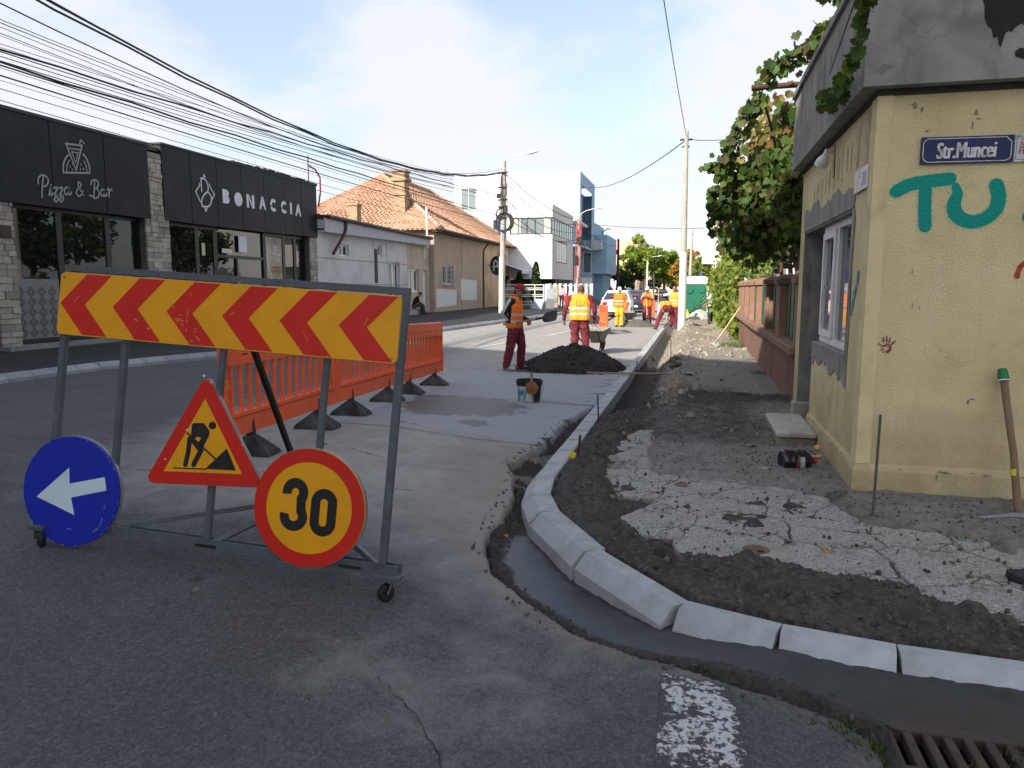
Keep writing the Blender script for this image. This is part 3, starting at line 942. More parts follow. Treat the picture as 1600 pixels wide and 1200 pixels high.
for x, y, e in zip(xs, ys, se):
    if -.10 < e < .14 and rr.random() < 1 - abs(e) * 3:
        z = road_z(x, y) if e < 0 else float(mort_fn(np.array(x), np.array(y))[0])
        ed_.append((x, y, z + .003, rr.uniform(.004, .018)))
scatter_rocks('edge_crumbs', pm('dark clods', (.05, .046, .042)), 'dark crumbs along the broken asphalt edge', ed_)
scatter_rocks('grit', pm('grey grit', (.14, .135, .125), .95, .5, 20, .4, 60, rnd=.3), 'loose grit and pebbles lying on the asphalt', gr)
# grass tufts by walls, step and drain
def grass(name, spots, label, mat):
    mb = MB()
    r = random.Random(9)
    for x, y, z, rad, h, n in spots:
        for _ in range(n):
            a = r.uniform(0, 6.3); d = rad * math.sqrt(r.random())
            px, py = x + d * math.cos(a), y + d * math.sin(a)
            b = r.uniform(0, 6.3); w = .003; hh = h * r.uniform(.4, 1); l = hh * r.uniform(.2, .9); c = r.uniform(0, 6.3)
            ca, sa = math.cos(b) * w, math.sin(b) * w
            mb.add([(px - ca, py - sa, z), (px + ca, py + sa, z), (px + math.cos(c) * l * .5 + ca * .6, py + math.sin(c) * l * .5 + sa * .6, z + hh * .65), (px + math.cos(c) * l, py + math.sin(c) * l, z + hh)], [(0, 1, 2), (0, 2, 3)])
    o = mb.build(name, mat)
    o['kind'] = 'stuff'; o['label'] = label
M_GRASS = pm('weed green', (.075, .11, .025), .8, .4, 9, 0)
grass('grass', [(.72, 7.45, .09, .12, .07, 130), (.74, 7.9, .09, .08, .09, 90), (1.02, 6.05, .09, .13, .05, 170), (1.1, 5.75, .09, .1, .05, 90), (1.15, 5.1, .10, .1, .04, 70), (1.62, 4.85, .10, .12, .04, 90), (.66, 2.62, -.02, .07, .06, 90), (.58, 2.75, -.01, .06, .05, 60), (1.15, 2.62, -.0, .1, .04, 60), (.95, 2.5, -.0, .08, .05, 60), (1.14, 13.2, .1, .12, .12, 90), (1.12, 15.6, .1, .14, .1, 110), (1.1, 19.3, .1, .4, .2, 300), (1.0, 20.6, .1, .5, .16, 260), (2.1, 5.15, .09, .1, .03, 40), (1.5, 2.6, 0, .1, .04, 40)], 'small tufts of green weeds by the wall, the step and the drain', M_GRASS)

# ------------------------------------------------------------------ corner house with yellow stucco (right)
def mat_stucco():
    m, nt, b = newmat('yellow stucco')
    v = coord(nt)
    n = noise_n(nt, v, 1.6, 6, .62, .3)
    c = ramp(nt, n, [(.28, (.60, .49, .265)), (.55, (.72, .61, .35)), (.75, (.77, .67, .41))])
    sep = nt.nodes.new('ShaderNodeSeparateXYZ'); nt.links.new(v, sep.inputs[0])
    low = ramp(nt, mth(nt, 'ADD', sep.outputs[2], mth(nt, 'MULTIPLY', mth(nt, 'SUBTRACT', noise_n(nt, v, 3.2, 6, .7), .5), 1.1)), [(.02, .95), (.85, 0.0)])
    c = mixc(nt, mth(nt, 'MULTIPLY', low, .7), c, (.27, .205, .115))
    sm = ramp(nt, noise_n(nt, v, 2.4, 7, .7, 1.0), [(.6, 0.0), (.72, .5)])
    c = mixc(nt, sm, c, (.36, .29, .17))
    c = streaks(nt, v, c, (.42, .34, .19), .54, .76, .2)
    c = streaks(nt, v, c, (.80, .74, .52), .6, .8, .2, 3, 1.5)
    st = ramp(nt, noise_n(nt, v, 26, 4, .6), [(.70, 0.0), (.745, .75)])
    st = mth(nt, 'MULTIPLY', st, ramp(nt, noise_n(nt, v, 1.7, 3), [(.45, 0.0), (.6, 1.0)]))
    c = mixc(nt, st, c, (.09, .08, .065))
    nt.links.new(c, b.inputs['Base Color']); b.inputs['Roughness'].default_value = .9; b.inputs['Specular IOR Level'].default_value = .2
    g1 = noise_n(nt, v, 66, 4, .62)
    k = bump(nt, b, mth(nt, 'MULTIPLY', g1, ramp(nt, noise_n(nt, v, 1.3, 4), [(.3, .45), (.65, 1.0)])), .95, .014)
    bump(nt, b, noise_n(nt, v, 150, 3, .6), .5, .004, k)
    return m
def mat_cement():
    m, nt, b = newmat('grey cement render')
    v = coord(nt)
    n = noise_n(nt, v, 2.2, 6, .65, .6)
    c = ramp(nt, n, [(.3, (.18, .178, .16)), (.5, (.28, .275, .25)), (.72, (.36, .35, .315))])
    s = ramp(nt, noise_n(nt, v, 5, 7, .7, 1.5), [(.58, 0.0), (.7, .6)])
    c = mixc(nt, s, c, (.10, .10, .096))
    c = streaks(nt, v, c, (.05, .052, .05), .52, .72, .65, 6, .9)
    w = ramp(nt, noise_n(nt, v, 1.1, 5, .6), [(.6, 0.0), (.72, .4)])
    c = mixc(nt, w, c, (.2, .16, .10))
    nt.links.new(c, b.inputs['Base Color']); b.inputs['Roughness'].default_value = .92; b.inputs['Specular IOR Level'].default_value = .2
    k = bump(nt, b, noise_n(nt, v, 14, 5, .6), .4, .012)
    bump(nt, b, noise_n(nt, v, 120, 3, .6), .3, .003, k)
    return m
M_STUCCO = mat_stucco(); M_CEM = mat_cement()
M_WHITE = pm('white plastic frame', (.72, .73, .74), .35, .05, 4, .05, 40, dirt=(.42, .41, .38), dscale=5, damt=.35)
M_RUST = pm('rusty steel', (.085, .042, .026), .7, .4, 14, .3, 90, metal=.3)
def mat_glass(name, tint=(.012, .014, .016), rough=.03):
    m, nt, b = newmat(name)
    b.inputs['Base Color'].default_value = (*tint, 1)
    b.inputs['Roughness'].default_value = rough
    b.inputs['Specular IOR Level'].default_value = .5
    b.inputs['Coat Weight'].default_value = .12
    b.inputs['Coat Roughness'].default_value = .02
    bump(nt, b, noise_n(nt, coord(nt), .8, 2, .5), .02, .02)
    return m
M_GLASS = mat_glass('dark window glass')
M_GLASS2 = mat_glass('blue grey window glass', (.03, .045, .06), .05)

yb = thing('corner_house', 'yellow stuccoed corner house with a grey cement parapet and green graffiti', 'house', (1.19, 5.70, 0))
mb = MB()
FX, FY, BY = 1.19, 5.70, 9.3                    # street corner, front face, end of the side face
mb.box(FX, 9.0, FY, FY + .32, -.3, 2.98)         # front wall
mb.box(FX, FX + .32, FY + .32, 6.36, -.3, 2.98)  # side wall up to the opening
mb.box(FX, FX + .32, 6.36, 8.02, -.3, 1.04)      # under the window
mb.box(FX, FX + .32, 6.36, 8.98, 2.24, 2.98)     # above the openings
mb.box(FX, FX + .32, 8.98, BY, -.3, 2.98)        # last strip
mb.box(FX + .32, 9.0, BY - .3, BY, -.3, 2.98)    # back wall
mb.build('wall', M_STUCCO, yb, world=True)
mb = MB()
def plinth_profile(fr):
    pass
pr_ = [(0, -.3), (.035, -.3), (.035, .29), (.022, .325), (0, .335)]
# plinth: front run and side run, mitred at the corner
for a, b in (((FX, FY), (9.0, FY)), ((FX, 7.98), (FX, FY))):
    vs = []
    for i, (x, y_) in enumerate((a, b)):
        for o_, z in pr_:
            if a[1] == b[1]:
                vs.append((x - (o_ if i == 0 else 0), y_ - o_, z))
            else:
                vs.append((x - o_, y_ - (o_ if i == 1 else 0), z))
    mb.add(vs, [(k, k + 1, 6 + k, 5 + k) for k in range(4)] + [(0, 4, 3, 2, 1), (5, 6, 7, 8, 9)])
mb.build('plinth', M_STUCCO, yb, world=True)
# raised corner bead of smoother plaster
mb = MB(); mb.box(FX - .012, FX + .085, FY - .012, FY - .0005, .335, 2.93); mb.box(FX - .012, FX - .0005, FY - .0005, FY + .16, .335, 2.93)
mb.build('corner_bead', pm('smooth yellow plaster', (.70, .59, .33), .9, .10, 3, .25, 120, dirt=(.42, .33, .19), dscale=4), yb, world=True)
# parapet band, projecting; the dark strip below stands for its dark underside
mb = MB()
PO = .13
mb.box(FX - PO, 9.0, FY - PO, FY + .05, 2.94, 3.74)
mb.box(FX - PO, FX + .2, FY + .05, BY + .02, 2.94, 3.74)
mb.box(FX - PO - .03, 9.0, FY - PO - .03, FY + .05, 3.742, 3.80)
mb.box(FX - PO - .03, FX + .2, FY + .05, BY + .05, 3.742, 3.80)
mb.build('parapet', M_CEM, yb, world=True)
mb = MB(); mb.box(FX - .02, 9.0, FY - .02, FY - .0007, 2.90, 2.938); mb.box(FX - .02, FX - .0007, FY, BY, 2.90, 2.938)
mb.build('underside_strip', pm('dark underside line', (.05, .048, .044), .9, .3, 10, .4, 40), yb, world=True)
mb = MB(); mb.box(FX + .2, 9.0, FY + .05, BY, 3.0, 3.06)
mb.build('roof', M_CEM, yb, world=True)
# tar smear on the parapet front
fr_front = lambda u, v, w: (u, FY - PO - .0025 - w, v)
mb = MB()
tar = [(1.70, 3.74), (1.73, 3.55), (1.735, 3.44), (1.75, 3.39), (1.755, 3.32), (1.775, 3.27), (1.80, 3.25), (1.815, 3.19), (1.838, 3.20), (1.85, 3.15), (1.862, 3.13), (1.87, 3.17), (1.88, 3.215), (1.90, 3.23), (1.915, 3.22), (1.94, 3.25), (1.97, 3.27), (2.0, 3.24), (2.02, 3.18), (2.05, 3.26), (2.2, 3.3), (2.5, 3.74)]
mb.add([fr_front(u, v, 0) for u, v in tar], [tuple(range(len(tar)))])
tar2 = [(1.945, 3.10), (1.97, 3.12), (2.05, 3.11), (2.2, 3.1), (2.2, 3.0), (2.06, 3.0), (2.0, 3.05), (1.95, 3.07)]
mb.add([fr_front(u, v, 0) for u, v in tar2], [tuple(range(len(tar2)))])
mb.build('tar_stain', pm('black tar stain', (.010, .011, .011), .8, .3, 5, .3, 30), yb, world=True)
# grey cement patched round the opening: lintel face, sill, far jamb
mb = MB()
rag = random.Random(4)
fr_side = lambda u, v, w: (FX - .004 - w, u, v)
top = [(6.30, 2.22)] + [(6.30 + .12 * k, 2.36 + .10 * rag.random() + (.03 if k > 14 else .0)) for k in range(23)] + [(8.99, 2.40), (8.99, 2.22)]
mb.prism(top, 0, .004, fr_side)
bot = [(6.26, 1.065), (8.02, 1.065)] + [(8.02 - .11 * k, .95 - .13 * rag.random()) for k in range(16)] + [(6.26, .80)]
mb.prism(bot, 0, .004, fr_side)
mb.prism([(6.25, 1.07), (6.355, 1.07), (6.355, 2.215), (6.32, 2.24), (6.24, 2.15), (6.27, 1.8), (6.245, 1.4)], 0, .004, fr_side)
mb.box(FX + .0, FX + .32, 8.979, 8.9797, .1, 2.24)
mb.box(FX - .004, FX + .32, 8.94, 8.9785, .09, 2.235)      # door jamb
mb.box(FX + .004, FX + .32, 6.362, 8.94, 2.2, 2.2385)    # soffit
mb.box(FX - .012, FX + .32, 6.36, 8.02, 1.042, 1.064)       # sill
mb.box(FX + .001, FX + .32, 8.0215, 8.06, .09, 1.06)
mb.build('cement_surround', M_CEM, yb, world=True)
mb = MB(); mb.bbox(FX - .05, FX + .3, 8.90, 9.08, -.1, .30, .015)
mb.build('doorpost_foot', pm('whitish cement', (.36, .34, .29), .9, .2, 8, .3, 60), yb, world=True)
# window: frame with a fixed pane and a narrow sash
wx = FX + .06
win = MB()
for y0, y1, z0, z1 in ((6.37, 8.02, 1.07, 1.13), (6.37, 8.02, 2.135, 2.197), (6.37, 6.44, 1.13, 2.135), (7.95, 8.02, 1.13, 2.135), (7.22, 7.30, 1.13, 2.135)):
    win.box(wx, wx + .07, y0 + .0005, y1 - .0005, z0, z1)
w_ = win.build('window', M_WHITE, yb, world=True)
mb = MB()
for y0, y1, z0, z1 in ((7.31, 7.945, 1.14, 1.20), (7.31, 7.945, 2.065, 2.125), (7.31, 7.375, 1.2, 2.065), (7.88, 7.945, 1.2, 2.065)):
    mb.box(wx - .022, wx + .04, y0, y1, z0, z1)
mb.build('sash', M_WHITE, w_, world=True)
for y0, y1, z0, z1, dx in ((6.44, 7.22, 1.13, 2.135, .03), (7.375, 7.88, 1.2, 2.065, .012)):
    mb = MB(); mb.box(wx + dx, wx + dx + .012, y0, y1, z0, z1)
    mb.build('pane', M_GLASS2, w_, world=True)
mb = MB(); mb.bar((wx - .045, 7.62, 1.55), (wx - .045, 7.62, 1.68), .02, .025); mb.bar((wx - .045, 7.62, 1.61), (wx - .02, 7.62, 1.61), .025, .025)
mb.build('handle', M_WHITE, w_, world=True)
# the door deep in its recess
mb = MB(); mb.box(FX + .27, FX + .31, 8.06, 8.94, .1, 2.2)
mb.build('door', pm('dark door', (.05, .045, .04), .6, .2), yb, world=True)
# faded painted lettering high on the side wall: only streaks are left
mb = MB()
for k, (u, v0, v1, w) in enumerate([(5.98, 2.42, 2.86, .10), (6.30, 2.52, 2.82, .08), (6.55, 2.52, 2.76, .045), (6.72, 2.55, 2.74, .06), (6.92, 2.5, 2.74, .05), (7.08, 2.53, 2.72, .06), (7.3, 2.48, 2.72, .07), (7.52, 2.5, 2.68, .05), (7.72, 2.5, 2.7, .07), (7.95, 2.47, 2.66, .06), (8.2, 2.48, 2.66, .06), (8.4, 2.46, 2.62, .05)]):
    mb.ribbon([(u, v0), (u + .015, (v0 + v1) / 2), (u - .01, v1)], w, lambda a, b_, c: (FX - .0022, a, b_), cap=False)
def mat_faded(name, col, lo, hi, sc=8):
    m, nt, b = newmat(name)
    v = coord(nt)
    f = ramp(nt, noise_n(nt, v, sc, 6, .72), [(lo, 0.0), (hi, 1.0)])
    nt.links.new(mixc(nt, f, (.69, .58, .32), col), b.inputs['Base Color']); b.inputs['Roughness'].default_value = .9
    bump(nt, b, noise_n(nt, v, 62, 3, .55), .7, .012)
    return m
mb.build('faded_lettering', mat_faded('faded pink paint', (.40, .23, .19), .35, .65), yb, world=True)
# graffiti on the front wall
M_GRAF = mat_faded('sea green spray paint', (.0, .29, .225), .18, .27, 30)
fr_w = lambda u, v, w: (u, FY - .0025 - w, v)
mb = MB()
mb.ribbon(spline([(1.335, 2.262), (1.42, 2.305), (1.55, 2.325), (1.66, 2.335)], 5), .088, fr_w, 0)
mb.ribbon([(1.515, 2.27), (1.52, 2.14), (1.530, 2.02)], .082, fr_w, .0008)
mb.ribbon(spline([(1.70, 2.285), (1.715, 2.235), (1.70, 2.18), (1.705, 2.12), (1.745, 2.07), (1.82, 2.045), (1.90, 2.07), (1.955, 2.13), (1.965, 2.21), (1.945, 2.285)], 5), [.05 + .04 * min(1, k / 12) for k in range(46)], fr_w, .0012)
mb.ribbon(arc(2.165, 2.075, .02, 0, 300, 8), .06, fr_w, .0004)
mb.build('graffiti', M_GRAF, yb, world=True)
mb = MB()
mb.ribbon(spline([(1.335, 2.262), (1.42, 2.305), (1.55, 2.325), (1.68, 2.338)], 5), .112, lambda u, v, w: fr_w(u, v, w - .0014), 0)
mb.ribbon([(1.515, 2.27), (1.52, 2.14), (1.530, 2.02)], .106, lambda u, v, w: fr_w(u, v, w - .0010), 0)
mb.ribbon(spline([(1.70, 2.285), (1.715, 2.235), (1.70, 2.18), (1.705, 2.12), (1.745, 2.07), (1.82, 2.045), (1.90, 2.07), (1.955, 2.13), (1.965, 2.21), (1.945, 2.285)], 5), .114, lambda u, v, w: fr_w(u, v, w - .0006), 0)
mb.build('overspray', mat_faded('thin green overspray', (.10, .36, .26), .5, .62, 60), yb, world=True)
mb = MB()
M_RED = mat_faded('dark red hand paint', (.22, .028, .012), .38, .5, 55)
mb.ribbon(spline([(1.31, 1.165), (1.33, 1.15), (1.352, 1.155), (1.36, 1.18), (1.345, 1.20), (1.325, 1.195)], 4), .022, fr_w, 0)
for a, b in (((1.308, 1.19), (1.285, 1.205)), ((1.315, 1.222), (1.312, 1.25)), ((1.335, 1.225), (1.336, 1.258)), ((1.353, 1.22), (1.358, 1.25)), ((1.37, 1.205), (1.39, 1.228))):
    mb.ribbon([a, ((a[0] + b[0]) / 2, (a[1] + b[1]) / 2), b], .012, fr_w, .0006)
mb.build('hand_print', M_RED, yb, world=True)
mb = MB(); mb.ribbon(spline([(2.115, 1.68), (2.13, 1.74), (2.17, 1.775), (2.22, 1.78)], 5), [.04, .038] + [.032] * 14, fr_w, 0)
mb.build('red_spray_arc', mat_faded('red spray paint', (.42, .05, .03), .3, .42, 30), yb, world=True)
mb = MB()
mb.ribbon(spline([(6.2, 1.42), (6.12, 1.55), (6.05, 1.63), (6.02, 1.70)], 4), .07, lambda a, b_, c: (FX - .0045 - c, a, b_), .0)
mb.build('blue_spray_mark', mat_faded('blue spray paint', (.05, .22, .36), .35, .5, 20), yb, world=True)
# chips along the top of the plinth and here and there
M_CHIP = pm('bare grey plaster', (.24, .21, .16), .95, .4, 20, .5, 60); cr = random.Random(8)
def chip(u, v, rx, rv, fr):
    n = 13; rx *= .7; rv *= .7
    p = [(u + rx * cr.uniform(.35, 1.25) * math.cos(2 * math.pi * k / n), v + rv * cr.uniform(.5, 1.1) * math.sin(2 * math.pi * k / n)) for k in range(n)]
    q = MB(); q.add([fr(a, b_, 0) for a, b_ in p], [tuple(range(n))]); q.build('plaster_chip', M_CHIP, yb, world=True)
frp = lambda u, v, w: (FX - .0375, u, v)
for k in range(22):
    chip(6.0 + k * .085, .318 + cr.uniform(-.02, .006), cr.uniform(.02, .05), cr.uniform(.008, .02), lambda u, v, w: (FX - .040, u, v))
for u, v, a, c in ((1.75, .305, .07, .014), (1.71, .27, .012, .04), (2.02, .30, .05, .012), (1.93, .312, .02, .01), (1.47, .31, .02, .01), (2.25, .3, .03, .01)):
    chip(u, v, a, c, lambda a_, b_, w: (a_, FY - .040, b_))
for u, v, a, c in ((1.415, 2.83, .04, .035), (1.46, 2.80, .02, .03), (1.79, 2.76, .028, .035), (1.775, 2.68, .014, .05), (1.81, 2.72, .03, .01), (1.5, 2.655, .02, .012), (1.88, .81, .02, .03), (1.905, .83, .03, .01), (1.47, 1.71, .006, .03), (1.485, 1.48, .006, .04), (1.53, 1.46, .006, .02)):
    chip(u, v, a, c, fr_w)
# stepping stone at the door
st = thing('doorstep', 'pale concrete doorstep against the yellow house', 'step', (.97, 8.1, .06))
mb = MB(); mb.bbox(.81, 1.15, 7.22, 8.32, -.02, .212, .02)
mb.build('block', pm('step concrete', (.24, .225, .175), .9, .25, 5, .4, 60, dirt=(.1, .085, .06), dscale=3), st, world=True)
mb = MB(); mb.bbox(.795, 1.15, 7.20, 8.34, .214, .255, .012)
mb.build('slab', pm('worn pale slab', (.44, .42, .38), .85, .14, 6, .3, 80, dirt=(.24, .22, .19), dscale=4), st, world=True)

# street-name plates
sn = thing('street_name_sign', 'blue enamel street name plate reading Str.Muncei on the yellow wall', 'sign', (1.475, FY - .012, 2.5))
M_ENB = pm('blue enamel', (.003, .010, .085), .5, .35, 5, .08, 30, dirt=(.012, .012, .02), dscale=9)
M_ENW = pm('white enamel', (.62, .63, .62), .4, .08, 9, .1, 40, dirt=(.2, .15, .1), dscale=14, damt=.6)
fs = lambda u, v, w: (u, FY - .020 - w, v + (u - 1.47) * -.004)
mb = MB()
mb.add([fs(1.468, 2.435, 0), fs(2.022, 2.432, 0), fs(2.022, 2.608, 0), fs(1.468, 2.612, 0)] + [(x, FY - .006, z) for x, z in ((1.468, 2.435), (2.022, 2.432), (2.022, 2.608), (1.468, 2.612))],
       [(0, 1, 2, 3), (7, 6, 5, 4), (0, 4, 5, 1), (1, 5, 6, 2), (2, 6, 7, 3), (3, 7, 4, 0)])
mb.build('plate', M_ENB, sn, world=True)
mb = MB()
e = .012
c_ = .03
mb.ribbon([(1.468 + e + c_, 2.435 + e), (2.022 - e - c_, 2.432 + e), (2.022 - e - .006, 2.432 + e + c_ * .4), (2.022 - e, 2.432 + e + c_), (2.022 - e, 2.608 - e - c_), (2.022 - e - c_ * .7, 2.608 - e - c_ * .4), (2.022 - e - c_, 2.608 - e), (1.468 + e + c_, 2.612 - e), (1.468 + e + c_ * .3, 2.612 - e - c_ * .4), (1.468 + e, 2.612 - e - c_), (1.468 + e, 2.435 + e + c_), (1.468 + e + c_ * .4, 2.435 + e + c_ * .4)], .005, fs, .0012, closed=True)
mb.build('border_line', M_ENW, sn, world=True)
mb = MB()
for q_ in range(4):
    text_into(mb, 'Str.Muncei', fs, 1.562 + .003 * q_, 1.917 + .003 * q_, 2.468, 2.572, shear=.08, depth=.0016 + .0003 * q_)
mb.build('lettering', M_ENW, sn, world=True)
sc_ = thing('crest_plate', 'small white enamel plate with a red town crest beside the blue street sign', 'sign', (2.1, FY - .012, 2.5))
mb = MB(); mb.box(2.030, 2.165, FY - .018, FY - .006, 2.43, 2.606)
mb.build('plate', M_ENW, sc_, world=True)
mb = MB(); M_INK = pm('dark blue ink', (.02, .03, .10), .5, .1)
fc = lambda u, v, w: (u, FY - .0195 - w, v)
mb.ribbon([(2.040, 2.445), (2.155, 2.445), (2.155, 2.592), (2.040, 2.592)], .003, fc, 0, closed=True)
mb.ribbon([(2.058 + .006 * k, 2.578 + (.003 if k % 2 else -.003)) for k in range(14)], .003, fc, .0006)
mb.build('border_line', M_INK, sc_, world=True)
mb = MB(); M_CREST = pm('crest red', (.38, .03, .03), .5, .2, 60)
mb.add([fc(u, v, .0004) for u, v in ((2.105, 2.555), (2.145, 2.555), (2.145, 2.51), (2.138, 2.485), (2.125, 2.475), (2.112, 2.485), (2.105, 2.51))], [tuple(range(7))])
mb.ribbon([(2.06, 2.48), (2.065, 2.54), (2.07, 2.56), (2.078, 2.54), (2.083, 2.48)], .006, fc, .0004)
mb.ribbon([(2.055, 2.5), (2.09, 2.5)], .005, fc, .0008); mb.ribbon([(2.06, 2.52), (2.086, 2.52)], .004, fc, .0008)
mb.build('crest', M_CREST, sc_, world=True)
hp = thing('notice_plate', 'small white notice plate screwed high on the side wall over the window', 'sign', (FX - .012, 6.0, 2.4))
mb = MB(); mb.box(FX - .020, FX - .013, 5.82, 6.28, 2.315, 2.475)
mb.build('plate', M_ENW, hp, world=True)
mb = MB(); fh = lambda u, v, w: (FX - .0212, u, v)
mb.ribbon([(5.86, 2.39), (6.0, 2.39)], .10, fh, cap=False); mb.ribbon([(6.14, 2.34), (6.15, 2.4), (6.14, 2.45)], .012, fh); mb.ribbon([(6.04, 2.42), (6.1, 2.42)], .01, fh)
mb.build('faded_print', pm('faded grey print', (.42, .40, .44), .6, .2, 30), hp, world=True)
fl = thing('floodlight', 'small white outdoor lamp under the parapet of the yellow house', 'lamp', (FX - .02, 7.42, 2.82))
mb = MB(); mb.tube([(FX - .002, 7.42, 2.84), (FX - .06, 7.42, 2.84), (FX - .07, 7.40, 2.80)], .022, 8)
mb.build('bracket', M_WHITE, fl, world=True)
mb = MB()
q = Euler((R(35), R(20), 0)).to_matrix()
mb.lathe([(.025, .06), (.04, .03), (.055, 0), (.06, -.05), (.05, -.055)], n=14, fr=lambda x, y, z: tuple(Vector((FX - .085, 7.40, 2.755)) + q @ Vector((x, y, z))))
mb.build('lamp_head', M_WHITE, fl, world=True, smooth=False)
wr = thing('loose_wire', 'thin loose wire hanging from the small lamp on the side wall', 'wire', (FX - .01, 7.2, 2.7))
mb = MB(); mb.tube([(FX - .01, 7.3, 2.87), (FX - .03, 7.15, 2.80), (FX - .035, 7.1, 2.68), (FX - .03, 7.12, 2.60), (FX - .02, 7.2, 2.57)], .006, 5)
mb.build('strand', pm('brown wire', (.16, .09, .035), .6, .2), wr, world=True)

# rusty pergola pipes sticking out beside the house
for nm, a, b, r_, lb in (('rusty_pipe', (.58, 9.42, 3.93), (2.9, 9.55, 3.97), .033, 'rusty pipe jutting out from behind the grey parapet'), ('rusty_pipe', (.62, 11.4, 3.28), (2.4, 11.2, 3.0), .028, 'rusty pipe half hidden among the vine leaves')):
    mb = MB(); mb.tube([a, b], r_, 10)
    o = mb.build(nm, M_RUST, loc=None)
    tag(o, lb, 'pipe')

# ------------------------------------------------------------------ brown garden wall with green boards
M_BROWN = pm('brown painted render', (.185, .10, .07), .85, .18, 4, .3, 60, dirt=(.10, .055, .042), dscale=1.5, damt=.6)
M_BROWN2 = pm('brown render pillar', (.22, .125, .085), .85, .16, 5, .3, 60, rnd=.08, dirt=(.30, .22, .17), dscale=3, damt=.35)
M_GREEN = pm('dark green board', (.012, .075, .038), .5, .2, 6, .15, 40, rnd=.15)
fe = thing('garden_fence', 'brown rendered garden wall with pillars and green boards along the pavement', 'fence', (1.25, 9.3, 0))
mb = MB(); mb.box(1.25, 1.50, 9.32, 21.6, -.3, .80)
mb.build('base_wall', M_BROWN, fe, world=True)
for k, (y0, y1) in enumerate(((9.32, 11.3), (11.32, 14.6), (14.62, 18.4), (18.42, 21.6))):
    mb = MB(); mb.bbox(1.13 + .012 * (k % 2), 1.55, y0, y1, .802, .90, .015)
    mb.build('sill', M_BROWN2, fe, world=True)
pil = [9.55, 11.55, 13.55, 15.5, 17.35, 19.1, 20.5, 21.45]
for k, y_ in enumerate(pil):
    mb = MB(); mb.bbox(1.205, 1.475, y_ - .17, y_ + .17, .90, 1.66, .012)
    mb.build('pillar', M_BROWN2, fe, world=True)
    mb = MB()
    c0 = [(1.16, y_ - .215), (1.52, y_ - .215), (1.52, y_ + .215), (1.16, y_ + .215)]
    c1 = [(1.27, y_ - .10), (1.41, y_ - .10), (1.41, y_ + .10), (1.27, y_ + .10)]
    mb.add([(x, y2, 1.662) for x, y2 in c0] + [(x, y2, 1.74) for x, y2 in c0] + [(x, y2, 1.80) for x, y2 in c1],
           [(3, 2, 1, 0)] + [(i, (i + 1) % 4, 4 + (i + 1) % 4, 4 + i) for i in range(4)] + [(4 + i, 4 + (i + 1) % 4, 8 + (i + 1) % 4, 8 + i) for i in range(4)] + [(8, 9, 10, 11)])
    mb.build('pillar_cap', M_BROWN2, fe, world=True)
for a, b in zip(pil, pil[1:]):
    n = max(2, int((b - a - .36) / .2))
    w = (b - a - .36) / n
    for k in range(n):
        y0 = a + .18 + k * w
        mb = MB(); mb.bbox(1.30 + .012 * (k % 2), 1.325 + .012 * (k % 2), y0 + .006, y0 + w - .006, .915, 1.66 + .02 * ((k * 7) % 3), .004)
        mb.build('board', M_GREEN, fe, world=True)
mb = MB(); mb.bar((1.345, 9.6, 1.15), (1.345, 21.5, 1.15), .04, .04); mb.bar((1.345, 9.6, 1.5), (1.345, 21.5, 1.5), .04, .04)
mb.build('rail', pm('green rail', (.01, .05, .03), .5, .2), fe, world=True)

# ------------------------------------------------------------------ shop on the far side
M_FASC = pm('dark blue black cladding', (.0065, .008, .0115), .5, .2, 3, .04, 20, rnd=.2, spec=.22, dirt=(.022, .023, .026), dscale=1.1, damt=.7)
M_MULL = pm('black aluminium', (.010, .011, .013), .4, .2)
M_SHOPGL = mat_glass('shop glass', (.006, .007, .007), .015)
M_LOGO = pm('pale grey lettering', (.60, .62, .66), .5, .06)
M_LOGO2 = pm('dull grey lettering', (.27, .275, .285), .5, .08)
SX, SFX, SZ = -15.6, -15.3, .15
shop = thing('restaurant', 'black clad single storey restaurant with stone pillars and big dark windows', 'restaurant', (SX, 20, 0))
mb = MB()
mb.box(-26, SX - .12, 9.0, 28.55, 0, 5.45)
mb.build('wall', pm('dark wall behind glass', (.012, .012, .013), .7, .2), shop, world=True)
mb = MB(); mb.box(-26, SFX + .03, 9.0, 18.64, 5.622, 5.70); mb.box(-26, SFX + .03, 19.14, 28.42, 5.772, 5.83); mb.box(-26, SFX - .08, 18.64, 19.14, 5.55, 5.66)
mb.build('roof', pm('dark roof edge', (.015, .014, .022), .5, .3), shop, world=True)
# rough edge of roof sheeting over the second sign
mb = MB(); er = random.Random(2)
for k in range(48):
    y_ = 22.6 + k * .12
    mb.box(SFX - .8, SFX + .05 + er.uniform(-.02, .02), y_, y_ + .1, 5.835, 5.86 + er.uniform(0, .05) * (1 if 8 < k < 40 else .3))
mb.build('roof_sheeting', pm('corrugated dark sheet', (.02, .018, .016), .7, .3), shop, world=True)
for y0, y1, z0, z1 in ((9.0, 11.85, 3.56, 5.62), (11.85, 13.55, 3.56, 5.62), (13.55, 15.25, 3.56, 5.62), (15.25, 16.95, 3.57, 5.62), (16.95, 18.6, 3.58, 5.62),
                       (19.17, 20.42, 3.60, 5.77), (20.42, 21.73, 3.60, 5.77), (21.73, 23.1, 3.61, 5.77), (23.1, 24.47, 3.62, 5.77), (24.47, 25.85, 3.64, 5.77), (25.85, 27.13, 3.66, 5.77), (27.13, 28.37, 3.68, 5.77)):
    mb = MB(); mb.box(SFX - .5, SFX, y0 + .012, y1 - .012, z0, z1)
    mb.build('fascia_panel', M_FASC, shop, world=True)
mb = MB(); mb.box(SFX - .52, SFX - .02, 9.0, 18.6, 3.585, 5.60); mb.box(SFX - .52, SFX - .02, 19.17, 28.37, 3.69, 5.75)
mb.build('fascia_backing', M_MULL, shop, world=True)
